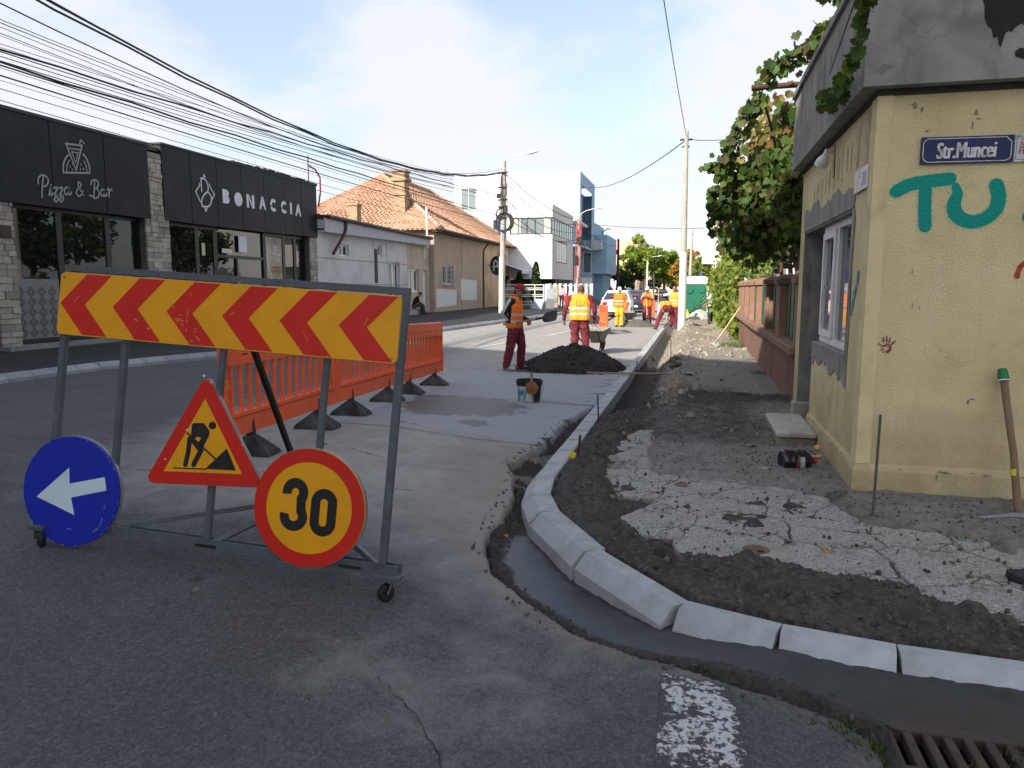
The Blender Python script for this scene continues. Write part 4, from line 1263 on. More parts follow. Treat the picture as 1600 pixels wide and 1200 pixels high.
# windows: mullions and panes
def window_run(ys, z0, z1, mull=.09):
    for a, b in zip(ys, ys[1:]):
        w = MB()
        w.box(SX - .05, SX + .03, a, a + mull, z0, z1); w.box(SX - .05, SX + .03, b - mull, b - .001, z0, z1)
        w.box(SX - .05, SX + .03, a + mull, b - mull, z0, z0 + mull); w.box(SX - .05, SX + .03, a + mull, b - mull, z1 - mull, z1)
        wo = w.build('window', M_MULL, shop, world=True)
        g_ = MB(); g_.box(SX - .02, SX, a + mull, b - mull, z0 + mull, z1 - mull)
        g_.build('pane', M_SHOPGL, wo, world=True)
    return
window_run([9.2, 10.8, 12.4, 13.75], .27, 3.55)
window_run([14.12, 15.6, 17.2, 18.4], .27, 3.565)
window_run([19.42, 20.93, 21.86], .27, 3.585)
window_run([24.8, 26.12, 26.95, 27.75], .27, 3.64)
# entrance: door leaf, transom and dark opening
w = MB(); w.box(SX - .05, SX + .03, 21.87, 21.97, .15, 3.6); w.box(SX - .05, SX + .03, 24.70, 24.79, .15, 3.6); w.box(SX - .05, SX + .03, 21.97, 24.70, 2.62, 2.72); w.box(SX - .05, SX + .03, 23.02, 23.1, .15, 2.62)
w.build('door_frame', M_MULL, shop, world=True)
for a, b, z0, z1 in ((21.97, 23.02, .18, 2.62), (23.1, 24.7, .18, 2.62), (21.97, 24.7, 2.72, 3.58)):
    g_ = MB(); g_.box(SX - .06, SX - .03, a, b, z0, z1)
    g_.build('door_glass', M_SHOPGL, shop, world=True)
mb = MB(); mb.tube([(SX + .07, 22.95, .9), (SX + .07, 22.95, 2.0)], .02, 6)
mb.build('door_handle', pm('steel', (.4, .4, .4), .3, .1, metal=.9), shop, world=True)
mb = MB(); mb.box(SX + .035, SX + .06, 23.15, 23.62, 2.85, 3.42)
mb.build('projecting_panel', pm('white light box', (.55, .60, .68), .5, .1), shop, world=True)
mb = MB(); mb.box(SX + .035, SX + .045, 22.2, 22.75, 2.78, 2.93)
mb.build('exit_plate', pm('pale plate', (.5, .53, .5), .5, .1), shop, world=True)
mb = MB(); mb.box(SX + .0315, SX + .034, 21.15, 21.32, 2.65, 3.05)
mb.build('window_sticker', pm('sticker white green', (.4, .45, .25), .5, .3, 30), shop, world=True)
# printed window picture (soft brown) with lettering
def mat_print():
    m, nt, b = newmat('brown window print')
    v = coord(nt)
    sep = nt.nodes.new('ShaderNodeSeparateXYZ'); nt.links.new(v, sep.inputs[0])
    n = noise_n(nt, v, 1.3, 3, .5)
    c = ramp(nt, n, [(.32, (.03, .024, .014)), (.5, (.10, .075, .048)), (.68, (.20, .16, .11))])
    nt.links.new(c, b.inputs['Base Color']); b.inputs['Roughness'].default_value = .12
    return m
g_ = MB(); g_.box(SX + .004, SX + .008, 24.9, 26.03, .4, 3.5)
g_.build('window_print', mat_print(), shop, world=True)
mb = MB(); fwp = lambda u, v, w: (SX + .0095 + w, u, v)
mb.ribbon(spline([(24.93, 3.5), (24.95, 2.9), (25.05, 2.4), (25.25, 1.95), (25.45, 1.65)], 5), [.12, .13] + [.16] * 19, fwp, cap=False)
mb.build('print_highlight', pm('pale rim', (.34, .32, .26), .3, .2, 3), shop, world=True)
mb = MB()
fw2 = lambda u, v, w: (SX + .036 + w, u, v)
mb.ribbon(spline([(25.28 + .03 * k, 2.85 + (.05 if k % 2 else -.04) + (.03 if k % 5 == 0 else 0)) for k in range(20)], 3), .018, fw2, .001)
for t_, y0, y1, z0, z1 in (('Pizza', 25.35, 25.62, 3.02, 3.22), ('pe', 25.68, 25.80, 3.0, 3.1), ('cu', 25.33, 25.42, 2.60, 2.67), ('lemne', 25.48, 25.84, 2.58, 2.76)):
    text_into(mb, t_, fw2, y0, y1, z0, z1, offset=.004, shear=.35)
mb.build('window_lettering', M_LOGO, shop, world=True)
mb = MB()
for z_ in (2.24, 2.38):
    mb.ribbon([(25.36 + .02 * k, z_ + (.03 if k % 2 else -.03)) for k in range(26)], .02, fw2, .001)
mb.build('red_window_lettering', pm('dull red print', (.30, .10, .11), .5, .1), shop, world=True)
# diamond patterned film on the lower part of the left windows
M_FILM = pm('grey window film', (.15, .155, .165), .35, .12, 3)
M_FILMD = pm('dark film pattern', (.03, .032, .036), .35, .1)
for y0, y1 in ((14.22, 15.5), (15.72, 17.1), (17.32, 18.3)):
    g_ = MB(); g_.box(SX + .003, SX + .006, y0, y1, .37, 1.82)
    g_.build('window_film', M_FILM, shop, world=True)
    mb = MB(); ff = lambda u, v, w: (SX + .0075 + w, u, v)
    s_ = .30
    for i in range(int((y1 - y0) / s_) + 1):
        for j in range(6):
            cy_, cz_ = y0 + .14 + i * s_, .52 + j * s_ * .82
            if cy_ + .12 > y1 or cz_ + .1 > 1.82 or j in (2, 3) and er.random() < .0: continue
            for k in (.115, .06):
                mb.ribbon([(cy_ - k, cz_), (cy_, cz_ + k), (cy_ + k, cz_), (cy_, cz_ - k)], .022, ff, closed=True)
    mb.build('film_pattern', M_FILMD, shop, world=True)
# signs
ft = lambda u, v, w: (SFX + .014 + w, u, v)
mb = MB()
sw = .075
# script lettering Pizza & Bar, drawn stroke by stroke
def word(strokes, ox, oz, s, wd=.04, dz=0):
    for k, st_ in enumerate(strokes):
        mb.ribbon(spline([(ox + x * s, oz + z * s) for x, z in st_], 5), wd, ft, .0006 * k)
P_ = [[(.12, .0), (.16, .35), (.24, .75), (.30, .98)], [(-.02, .62), (.0, .86), (.2, 1.05), (.46, 1.02), (.56, .84), (.46, .62), (.26, .52)]]
word(P_, 14.83, 3.76, .50)
word([[(.0, .0), (.05, .18), (.12, .34), (.10, .10), (.14, .0), (.24, .12)], [(.16, .48), (.17, .5)]], 15.10, 3.84, .5)
word([[(.0, .34), (.1, .38), (.22, .36), (.02, .02), (.16, .04), (.22, -.1), (.1, -.3), (-.02, -.22), (.2, .05)]], 15.25, 3.85, .5)
word([[(.0, .34), (.1, .38), (.22, .36), (.02, .02), (.16, .04), (.22, -.1), (.1, -.3), (-.02, -.22), (.2, .05)]], 15.41, 3.87, .5)
word([[(.26, .32), (.12, .38), (.0, .2), (.06, .02), (.2, .12), (.28, .36), (.24, .08), (.34, .06), (.44, .2)]], 15.57, 3.9, .5)
word([[(.52, .1), (.3, .35), (.16, .62), (.26, .78), (.38, .68), (.3, .5), (.08, .34), (.02, .14), (.16, .0), (.36, .1), (.48, .34)]], 15.93, 3.92, .45)
word([[(.18, .02), (.22, .4), (.32, .98)], [(.02, .74), (.12, .98), (.42, 1.04), (.58, .9), (.5, .66), (.3, .56), (.52, .5), (.58, .26), (.42, .04), (.18, .0), (.0, .12), (-.14, .08)]], 16.42, 3.93, .45)
word([[(.26, .32), (.12, .38), (.0, .2), (.06, .02), (.2, .12), (.28, .36), (.24, .08), (.34, .06), (.44, .2)]], 16.74, 4.0, .5)
word([[(.0, .3), (.06, .4), (.1, .2), (.06, .0)], [(.08, .16), (.2, .38), (.3, .32)]], 16.98, 4.02, .55)
mb.build('script_lettering', M_LOGO2, shop, world=True)
mb = MB()
lw = .045
cx_, cz_ = 16.0, 4.56
mb.ribbon([(15.58, 4.44), (16.42, 4.55)], lw, ft)
mb.ribbon(spline([(15.58, 4.46), (15.60, 4.64), (15.68, 4.80), (15.78, 4.9)], 5), lw, ft, .001)
mb.ribbon(spline([(16.42, 4.57), (16.41, 4.74), (16.34, 4.90), (16.24, 4.99)], 5), lw, ft, .001)
mb.ribbon(spline([(15.68, 4.48), (15.71, 4.64), (15.79, 4.77)], 5), lw * .7, ft, .002)
mb.ribbon(spline([(16.33, 4.57), (16.31, 4.72), (16.25, 4.82)], 5), lw * .7, ft, .002)
mb.ribbon([(15.72, 5.16), (16.22, 5.20), (15.98, 4.56)], lw, ft, .003, closed=True)
mb.ribbon([(15.78, 5.06), (16.16, 5.09)], lw * .7, ft, .004)
mb.ribbon([(15.88, 4.99), (16.08, 5.0), (15.98, 4.74)], lw * .7, ft, .004, closed=True)
mb.ribbon([(16.14, 5.2), (16.19, 5.33), (16.3, 5.27)], lw * .8, ft, .005)
for u, v in ((15.80, 4.62), (15.86, 4.55), (15.88, 4.7), (16.12, 4.6), (16.22, 4.62), (16.15, 4.72)):
    mb.ribbon(arc(u, v, .012, 0, 330, 8), .025, ft, .005, cap=False)
mb.build('cocktail_emblem', M_LOGO2, shop, world=True)
# diamond emblem
mb = MB(); lw = .05
ox, oz = 21.08, 4.62
mb.add([ft(ox + u, oz + v, 0) for u, v in ((-.07, .46), (0, .60), (.09, .46), (0, .50))], [(0, 3, 1), (3, 2, 1)])
mb.add([ft(ox + u, oz + v, 0) for u, v in ((-.10, -.46), (0, -.62), (.10, -.46), (0, -.50))], [(0, 1, 3), (3, 1, 2)])
mb.ribbon([(ox - .26, oz + .26), (ox - .24, oz + .20), (ox - .46, oz - .02), (ox - .24, oz - .32)], lw * .8, ft, .001)
mb.ribbon([(ox + .24, oz + .30), (ox + .30, oz + .18), (ox + .48, oz + .0), (ox + .32, oz - .2)], lw * .8, ft, .001)
mb.ribbon(spline([(ox - .16, oz + .02), (ox - .17, oz + .22), (ox - .17, oz + .42)], 3) + spline([(ox - .1, oz + .44), (ox + .06, oz + .40), (ox + .17, oz + .24), (ox + .14, oz + .06), (ox + .02, oz - .02), (ox - .12, oz - .14), (ox - .19, oz - .3), (ox - .18, oz - .44)], 4), lw, ft, .002)
mb.ribbon([(ox - .16, oz - .44)] + spline([(ox + .04, oz - .44), (ox + .2, oz - .38), (ox + .30, oz - .22), (ox + .28, oz - .06), (ox + .18, oz + .02)], 4), lw, ft, .003)
mb.build('diamond_emblem', M_LOGO, shop, world=True)
# capital letters, cut like a stencil
mb = MB()
def poly(ps, d=0):
    mb.add([ft(u, v, d) for u, v in ps], [tuple(range(len(ps)))])
def L_at(y0, y1, z0, z1):
    return lambda u, v: (y0 + u * (y1 - y0), z0 + v * (z1 - z0))
f_ = L_at(21.99, 22.38, 4.40, 4.86)
mb.add([ft(*f_(u, v), 0) for u, v in [(0, 0), (.6, 0), (.86, .08), (.98, .26), (.92, .44), (.78, .53), (.9, .66), (.9, .82), (.76, .95), (.56, 1), (0, 1)]], [tuple(range(11))])
mb.build('letter', M_LOGO, shop, world=True); mb = MB()
mb.add([ft(a, b, 0) for a, b in arc(22.87, 4.615, .235, 0, 345, 22, .235)], [tuple(range(23))])
mb.build('letter', M_LOGO, shop, world=True); mb = MB()
f_ = L_at(23.35, 23.82, 4.40, 4.86)
poly([f_(u, v) for u, v in ((0, 0), (.3, 0), (.3, .52), (.3, 1), (0, 1))]); poly([f_(u, v) for u, v in ((.36, 1), (.36, .62), (.66, .0), (.66, .40))]); poly([f_(u, v) for u, v in ((.7, 0), (1, 0), (1, 1), (.7, 1))])
mb.build('letter', M_LOGO, shop, world=True); mb = MB()
def A_(y0, y1):
    f = L_at(y0, y1, 4.42, 4.88)
    poly([f(u, v) for u, v in ((0, 0), (.26, 0), (.36, .28), (.5, .28), (.5, 1), (.38, 1))]); poly([f(u, v) for u, v in ((.54, .28), (.66, .28), (.76, 0), (1, 0), (.62, 1), (.54, 1))])
A_(24.12, 24.56)
mb.build('letter', M_LOGO, shop, world=True); mb = MB()
for cy in (25.06, 25.80):
    mb.ribbon(arc(cy, 4.66, .165, 42, 190, 12, .165), .12, ft, 0, cap=False); mb.ribbon(arc(cy, 4.64, .165, 200, 318, 12, .165), .12, ft, 0, cap=False)
    mb.build('letter', M_LOGO, shop, world=True); mb = MB()
f_ = L_at(26.22, 26.36, 4.44, 4.88); poly([f_(0, 0), f_(1, 0), f_(1, 1), f_(0, 1)])
mb.build('letter', M_LOGO, shop, world=True); mb = MB()
A_(26.60, 27.06)
mb.build('letter', M_LOGO, shop, world=True)
# stone clad pillars
M_STONE = pm('pale split stone', (.34, .31, .26), .9, .22, 9, .6, 40, rnd=.32, bd=.02)
M_JOINT = pm('stone joint', (.10, .09, .08), .95, .2)
stone_me = []
def pillar(y0, y1, z0, z1, x):
    mb = MB(); mb.box(x - .5, x - .03, y0, y1, z0, z1)
    core = mb.build('stone_pillar', M_JOINT, shop, world=True)
    z = z0; r = random.Random(int(y0 * 10))
    while z < z1 - .02:
        h = min(r.choice((.12, .15, .18)), z1 - z)
        y_ = y0
        while y_ < y1 - .02:
            w = min(r.uniform(.16, .42), y1 - y_)
            if y1 - y_ - w < .08: w = y1 - y_
            if not stone_me:
                q = MB(); q.bbox(-.5, .5, -.5, .5, -.5, .5, .06)
                t = q.build('stone', M_STONE); stone_me.append(t.data); bpy.data.objects.remove(t)
            o = bpy.data.objects.new('stone', stone_me[0]); COL.objects.link(o)
            d = r.uniform(.04, .08)
            o.parent = core
            o.location = (x - .03 + d / 2 - SX, y_ + w / 2 - 20, z + h / 2)
            o.rotation_euler = (r.uniform(-.02, .02), r.uniform(-.04, .04), r.uniform(-.05, .05))
            o.scale = (d, w - .012, h - .01)
            y_ += w
        z += h
    return core
for p_ in list((( 13.55, 14.1, .14, 3.55), (18.4, 19.4, .14, 5.5), (27.75, 28.55, .14, 3.66))):
    c_ = pillar(*p_, -15.36)
mb = MB(); mb.box(SX + .3, SX + .32, 13.7, 13.98, 2.75, 3.02)
mb.build('wall_plate', pm('dark red plaque', (.03, .012, .012), .5, .2), shop, world=True)
mb = MB(); mb.box(SX, -15.05, 13.5, 28.5, .10, .255)
mb.build('threshold', pm('grey threshold', (.2, .2, .2), .8, .2), shop, world=True)
M_PIPE2 = pm('thin mast', (.12, .12, .12), .5, .2, metal=.4)
an = thing('antenna_mast', 'thin antenna mast with a dangling red cable at the end of the restaurant roof', 'antenna', (-15.6, 28.3, 5.8))
mb = MB(); mb.tube([(-15.6, 28.3, 5.8), (-15.6, 28.3, 7.0)], .025, 6); mb.build('mast', M_PIPE2, an, world=True)
mb = MB(); mb.tube([(-15.6, 28.3, 6.6), (-15.5, 28.7, 6.5), (-15.4, 28.9, 6.2), (-15.4, 28.9, 5.6), (-15.35, 28.6, 5.0)], .035, 6); mb.build('cable', pm('red cable', (.20, .02, .03), .5, .2), an, world=True)

# ------------------------------------------------------------------ low white house and its neighbour under the tiled roof
HX = -15.3
M_WHP = pm('white plaster', (.55, .55, .56), .9, .08, 2, .2, 40, dirt=(.38, .37, .36), dscale=.8, damt=.6)
M_BEIGE = pm('beige plaster', (.46, .39, .31), .9, .10, 1.5, .2, 40, dirt=(.33, .27, .21), dscale=.9, damt=.6)
M_TAN = pm('brownish plaster', (.41, .325, .25), .92, .10, 1.2, .25, 40, dirt=(.31, .24, .185), dscale=.9, damt=.6)
M_PEACH = pm('peach plaster', (.62, .45, .30), .9, .08, 1.2, .2, 40, dirt=(.42, .28, .18), dscale=1, damt=.5)
M_GUT = pm('brown gutter', (.055, .022, .018), .5, .2, 8, .1)
M_FBOARD = pm('lilac grey fascia', (.42, .42, .47), .7, .1, 3, .1)
M_PATCH = pm('fresh white patch', (.62, .61, .59), .9, .06, 2, .1)
wh = thing('low_white_house', 'low white and beige house with a brown gutter and slim windows', 'house', (HX, 34, 0))
def wall_with_holes(mb, x, y0, y1, z0, z1, holes, t=.3):
    """a wall in the plane of x facing the street, with rectangular openings (y0, y1, z0, z1)"""
    ys = sorted({y0, y1, *[h[0] for h in holes], *[h[1] for h in holes]}); zs = sorted({z0, z1, *[h[2] for h in holes], *[h[3] for h in holes]})
    ys = [v for v in ys if y0 <= v <= y1]; zs = [v for v in zs if z0 <= v <= z1]
    for a, b in zip(ys, ys[1:]):
        for c, d in zip(zs, zs[1:]):
            if any(h[0] <= a and b <= h[1] and h[2] <= c and d <= h[3] for h in holes): continue
            mb.box(x - t, x, a, b, c, d)
wh_holes = [(30.26, 31.2, 3.02, 3.52), (34.4, 34.9, 3.18, 3.72), (35.6, 37.15, 0, 2.95)]
mb = MB(); wall_with_holes(mb, HX, 28.3, 38.2, -.2, 4.0, wh_holes); mb.box(-24, HX - .3, 28.3, 28.6, -.2, 4.0)
mb.build('white_wall', M_WHP, wh, world=True)
bh = [(38.35, 39.95, 1.38, 2.66), (40.65, 41.35, .0, 2.62)]
mb = MB(); wall_with_holes(mb, HX, 38.2, 41.7, -.2, 4.05, bh)
mb.build('beige_wall', M_BEIGE, wh, world=True)
def set_window(parent, x, y0, y1, z0, z1, nm='window', bars=0, split=1, glass=None, depth=.12, frame=None, fw=.07):
    w = MB(); x = x - depth
    frame = frame or M_WHITE
    for a, b, c, d in ((y0, y1, z0, z0 + fw), (y0, y1, z1 - fw, z1), (y0, y0 + fw, z0 + fw, z1 - fw), (y1 - fw, y1, z0 + fw, z1 - fw)):
        w.box(x - .05, x, a + .001, b - .001, c + .001, d - .001)
    for k in range(1, split):
        c = y0 + (y1 - y0) * k / split
        w.box(x - .05, x + .004, c - fw * .6, c + fw * .6, z0 + fw, z1 - fw)
    o = w.build(nm, frame, parent, world=True)
    g_ = MB(); g_.box(x - .04, x - .02, y0 + fw, y1 - fw, z0 + fw, z1 - fw)
    g_.build('pane', glass or M_GLASS2, o, world=True)
    return o
set_window(wh, HX, *wh_holes[0], glass=M_GLASS, split=2)
set_window(wh, HX, *wh_holes[1], glass=M_GLASS2)
set_window(wh, HX, *wh_holes[2], nm='door', split=2, fw=.12)
set_window(wh, HX, *bh[0], split=2, fw=.1)
mb = MB(); mb.box(HX - .2, HX - .14, bh[1][0], bh[1][1], 0, bh[1][3]); mb.build('white_door', M_WHITE, wh, world=True)
mb = MB(); mb.box(HX + .001, HX + .05, 33.95, 34.22, 1.85, 3.5); mb.build('dark_shaft', pm('bare dark masonry', (.07, .065, .06), .9, .3), wh, world=True)
mb = MB()
for z in (1.75, 2.85): mb.box(HX - .001, HX + .012, 28.4, 38.15, z, z + .035)
for y_ in (33.8, 35.45): mb.box(HX + .0, HX + .011, y_, y_ + .035, 2.9 if y_ > 34 else 3.5, 3.95)
mb.build('wall_seam', pm('grey seam', (.24, .24, .25), .9, .2), wh, world=True)
mb = MB(); mb.prism([(28.35, 3.92), (41.0, 4.05), (41.0, 4.40), (28.35, 4.48)], 0, .06, lambda u, v, w: (HX + .30 + w, u, v)); mb.box(HX - .1, HX + .30, 28.35, 41.0, 3.99, 4.06)
mb.build('fascia_board', M_FBOARD, wh, world=True)
mb = MB(); mb.tube([(HX + .45, 28.5, 4.55), (HX + .45, 41.0, 4.44)], .085, 8)
mb.tube([(HX + .45, 30.1, 4.5), (HX + .42, 30.1, 4.1), (HX + .35, 29.7, 3.6), (HX + .3, 29.1, 3.05)], .07, 8)
mb.build('gutter', M_GUT, wh, world=True)
def mat_tile(name, lo, hi):
    m, nt, b = newmat(name)
    v = coord(nt)
    vo = nt.nodes.new('ShaderNodeTexVoronoi'); vo.inputs['Scale'].default_value = 4.2; nt.links.new(v, vo.inputs['Vector'])
    c = mixc(nt, .55, ramp(nt, vo.outputs['Color'], [(.1, lo), (.9, hi)]), ramp(nt, noise_n(nt, v, .55, 6, .65, .6), [(.32, lo), (.7, hi)]))
    c = mixc(nt, ramp(nt, noise_n(nt, v, 1.4, 6, .7), [(.58, 0.0), (.72, .6)]), c, (.20, .13, .09))
    c = mixc(nt, ramp(nt, noise_n(nt, v, 3.2, 5, .7), [(.62, 0.0), (.72, .5)]), c, (.55, .42, .33))
    nt.links.new(c, b.inputs['Base Color']); b.inputs['Roughness'].default_value = .9; b.inputs['Specular IOR Level'].default_value = .2
    bump(nt, b, noise_n(nt, v, 20, 4, .6), .4, .02)
    return m
M_TILE = mat_tile('sun bleached roof tile', (.34, .18, .115), (.56, .38, .275))
M_TILE2 = mat_tile('brown roof tile', (.10, .035, .028), (.17, .07, .055))
def tile_roof(name, e0, e1, r0, r1, mat, parent, rows=22, tw=.30):
    """courses of overlapping tiles between an eave line e0-e1 and a ridge line r0-r1, one geometry"""
    e0, e1, r0, r1 = [Vector(p) for p in (e0, e1, r0, r1)]
    n = ((e1 - e0).cross(r0 - e0)).normalized()
    if n.z < 0: n = -n
    rt = random.Random(int(abs(e0.x * 7 + e0.y)))
    mb = MB()
    for k in range(rows):
        a0, b0 = e0.lerp(r0, k / rows), e1.lerp(r1, k / rows)
        a1, b1 = e0.lerp(r0, min(1, (k + 1.12) / rows)), e1.lerp(r1, min(1, (k + 1.12) / rows))
        L0 = (b0 - a0).length
        m = max(1, int(L0 / tw))
        for j in range(m):
            t0, t1 = j / m, (j + 1) / m - .012
            h = .055 + rt.uniform(-.014, .02); s = rt.uniform(-.012, .012)
            q = [a0.lerp(b0, t0) + n * h, a0.lerp(b0, t1) + n * (h + s), a1.lerp(b1, t1) + n * .006, a1.lerp(b1, t0) + n * .006]
            lo = [a0.lerp(b0, t0) - n * .02, a0.lerp(b0, t1) - n * .02]
            mb.add(q + lo, [(0, 1, 2, 3), (4, 5, 1, 0), (0, 3, 4), (1, 5, 2)])
    mb.add([e0 - n * .05, e1 - n * .05, r1 - n * .05, r0 - n * .05], [(0, 1, 2, 3)])
    o = mb.build(name, mat, parent, world=True); o['kind'] = 'stuff'
    return o
tile_roof('roof_tiles', (HX + .5, 28.35, 4.56), (HX + .5, 41.3, 4.46), (-21, 28.35, 5.1), (-21, 41.3, 5.1), M_TILE2, wh, rows=14)
mb = MB(); mb.prism([(HX + .3, 4.4), (-21, 5.0), (-21, 3.9), (HX + .3, 3.9)], 28.35, 28.5, lambda u, v, w: (u, w, v)); mb.build('gable', M_FBOARD, wh, world=True)
mb = MB(); mb.tube([(HX + .3, 40.6, 3.9), (HX + .3, 40.6, 6.2)], .06, 8); mb.tube([(HX + .12, 40.6, 3.3), (HX + .12, 40.6, 3.95)], .035, 6)
mb.build('vent_pipe', M_WHITE, wh, world=True)

# tan house
TX = -15.0
th = thing('tiled_house', 'tan and peach house under a faded orange hipped tile roof', 'house', (TX, 50, 0))
th_holes = [(43.3, 45.35, 1.85, 2.97)]
mb = MB(); wall_with_holes(mb, TX, 41.75, 51.6, -.3, 5.0, th_holes); mb.box(-26, TX - .3, 41.75, 42.05, -.3, 5.0)
mb.build('tan_wall', M_TAN, th, world=True)
mb = MB(); wall_with_holes(mb, TX, 51.6, 60.5, -.3, 5.0, [(58.2, 60.0, 0, 2.6)]); mb.box(-26, TX - .3, 60.2, 60.5, -.3, 5.0)
mb.build('peach_wall', M_PEACH, th, world=True)
w_ = set_window(th, TX, *th_holes[0], split=2)
for k in range(7):
    mb = MB(); yy = 43.42 + k * .3; mb.tube([(TX + .04, yy, 1.87), (TX + .04, yy, 2.95)], .022, 5); mb.build('bar', pm('grille paint', (.45, .45, .44), .6, .1), w_, world=True)
for z in (2.1, 2.4, 2.7):
    mb = MB(); mb.tube([(TX + .045, 43.35, z), (TX + .045, 45.3, z)], .016, 5); mb.build('crossbar', pm('grille paint', (.45, .45, .44), .6, .1), w_, world=True)
mb = MB(); mb.box(TX - .1, TX + .12, 43.2, 45.45, 1.74, 1.84); mb.build('window_sill', M_BEIGE, th, world=True)
mb = MB(); mb.prism([(42.05, .42), (45.9, .52), (45.9, 1.48), (42.05, 1.55)], 0, .012, lambda u, v, w: (TX + .002 + w, u, v)); mb.prism([(46.9, .82), (50.5, .74), (50.5, 2.12), (46.9, 2.2)], 0, .012, lambda u, v, w: (TX + .002 + w, u, v))
mb.build('white_patch', M_PATCH, th, world=True)
mb = MB(); mb.box(TX + .0, TX + .012, 47.0, 47.05, -.2, 4.9); mb.build('wall_joint', pm('joint', (.2, .15, .12), .9, .2), th, world=True)
mb = MB(); mb.box(TX - .25, TX - .2, 58.2, 60.0, 0, 2.6); mb.build('door', pm('black doorway', (.012, .012, .012), .6, .2), th, world=True)
# eaves and roof (hip)
ex = TX + .55
A0, A1 = (ex, 41.3, 5.02), (ex, 61.4, 5.02)
R0, R1 = (-20.6, 47.2, 9.15), (-20.6, 56.5, 9.15)
tile_roof('roof_tiles', A0, A1, R0, R1, M_TILE, th, rows=34, tw=.30)
tile_roof('roof_tiles', (-26.3, 41.3, 5.02), (ex, 41.3, 5.02), R0, R0, M_TILE, th, rows=34, tw=.30)
tile_roof('roof_tiles', (ex, 61.4, 5.02), (-26.3, 61.4, 5.02), R1, R1, M_TILE2, th, rows=24, tw=.35)
tile_roof('roof_tiles', (-26.3, 61.4, 5.02), (-26.3, 41.3, 5.02), R1, R0, M_TILE, th, rows=20, tw=.4)
mb = MB()
for a, b in ((A0, R0), (A1, R1), (R0, R1)):
    a, b = Vector(a) + Vector((0, 0, .08)), Vector(b) + Vector((0, 0, .08)); n = int((b - a).length / .38)
    for k in range(n):
        p, q_ = a.lerp(b, k / n), a.lerp(b, (k + 1.1) / n)
        mb.tube([p + Vector((0, 0, .03)), q_], [.13, .105], 7)
mb.build('ridge_tiles', mat_tile('mortared ridge tile', (.38, .24, .17), (.6, .48, .38)), th, world=True)
mb = MB(); mb.box(TX - .02, ex - .03, 41.4, 61.3, 4.86, 4.94); mb.box(ex - .06, ex - .02, 41.4, 61.3, 4.82, 5.0)
mb.build('eaves_board', pm('old dark eaves wood', (.05, .035, .028), .8, .3, 8), th, world=True)
mb = MB(); mb.tube([(ex + .05, 41.4, 4.98), (ex + .05, 61.4, 4.94)], .07, 8); mb.tube([(ex + .02, 52.0, 4.9), (TX + .15, 52.0, 4.4), (TX + .1, 52.0, 4.1), (TX + .1, 52.0, -.1)], .06, 8); mb.tube([(ex + .05, 61.3, 4.9), (TX + .3, 60.6, 4.3), (TX + .2, 60.4, 4.0)], .05, 8)
mb.build('gutter', M_GUT, th, world=True)
M_CHIM = pm('old chimney render', (.36, .25, .16), .95, .3, 3, .6, 12, dirt=(.12, .08, .055), dscale=2, damt=.7)
mb = MB(); mb.box(-18.0, -17.25, 42.9, 43.65, 5.6, 8.05); mb.box(-18.08, -17.17, 42.82, 43.73, 7.2, 7.35); mb.box(-18.12, -17.13, 42.78, 43.77, 8.051, 8.25); mb.box(-18.02, -17.23, 42.88, 43.67, 8.252, 8.6); mb.box(-18.1, -17.15, 42.8, 43.75, 8.602, 8.7)
mb.build('chimney', M_CHIM, th, world=True)
mb = MB(); mb.box(-18.3, -17.75, 37.3, 37.8, 4.6, 6.0); mb.box(-18.36, -17.69, 37.24, 37.86, 6.001, 6.12)
mb.build('chimney', M_CHIM, wh, world=True)
# things on the house
sg = thing('oval_hanging_sign', 'dark oval sign projecting from the peach wall', 'sign', (TX + .7, 53.6, 3.2))
mb = MB(); mb.prism(arc(0, 0, .5, 0, 345, 20, .72), -.05, .05, lambda u, v, w: (TX + .65 + u, 53.6 + w, 3.25 + v)); mb.bar((TX, 53.6, 3.3), (TX + .3, 53.6, 3.3), .05, .05)
mb.build('board', pm('near black sign', (.015, .016, .02), .5, .2), sg, world=True)
mb = MB()
fo = lambda u, v, w: (TX + .65 + u, 53.6 - .056 - w, 3.25 + v)
mb.ribbon([(-.2, -.35), (-.2, .25), (-.05, .4), (.08, .2), (.05, -.1)], .09, fo); mb.ribbon([(-.3, -.1), (.3, .0)], .08, fo, .002); mb.ribbon([(.2, .3), (.28, .0), (.2, -.35)], .07, fo, .003)
mb.build('pale_figure', M_LOGO, sg, world=True)
mb = MB(); mb.ribbon(arc(0, -.12, .36, 205, 335, 10, .52), .1, fo, .001, cap=False)
mb.build('blue_band', pm('sign blue', (.03, .06, .25), .5, .1), sg, world=True)
ac = thing('air_conditioner', 'white air conditioner box under the eaves of the peach wall', 'air conditioner', (TX + .2, 57.2, 4.0))
mb = MB(); mb.bbox(TX + .02, TX + .4, 56.6, 57.6, 3.6, 4.4, .03); mb.build('case', pm('grey case', (.35, .35, .34), .6, .1), ac, world=True)
mb = MB(); mb.prism(arc(57.1, 4.0, .3, 0, 345, 16), 0, .01, lambda u, v, w: (TX + .401 + w, u, v)); mb.build('fan_grille', pm('dark grille', (.03, .03, .03), .6, .1), ac, world=True)
aw = thing('awning', 'pale lilac awning over the door at the end of the peach house', 'awning', (TX + .1, 59, 3.2))
mb = MB(); mb.add([(TX, 57.4, 3.55), (TX, 61.2, 3.55), (TX + 1.7, 61.2, 3.0), (TX + 1.7, 57.4, 3.0), (TX + 1.7, 61.2, 2.75), (TX + 1.7, 57.4, 2.75)], [(0, 1, 2, 3), (3, 2, 4, 5)]); mb.build('cloth', pm('lilac awning cloth', (.5, .5, .58), .8, .08), aw, world=True)
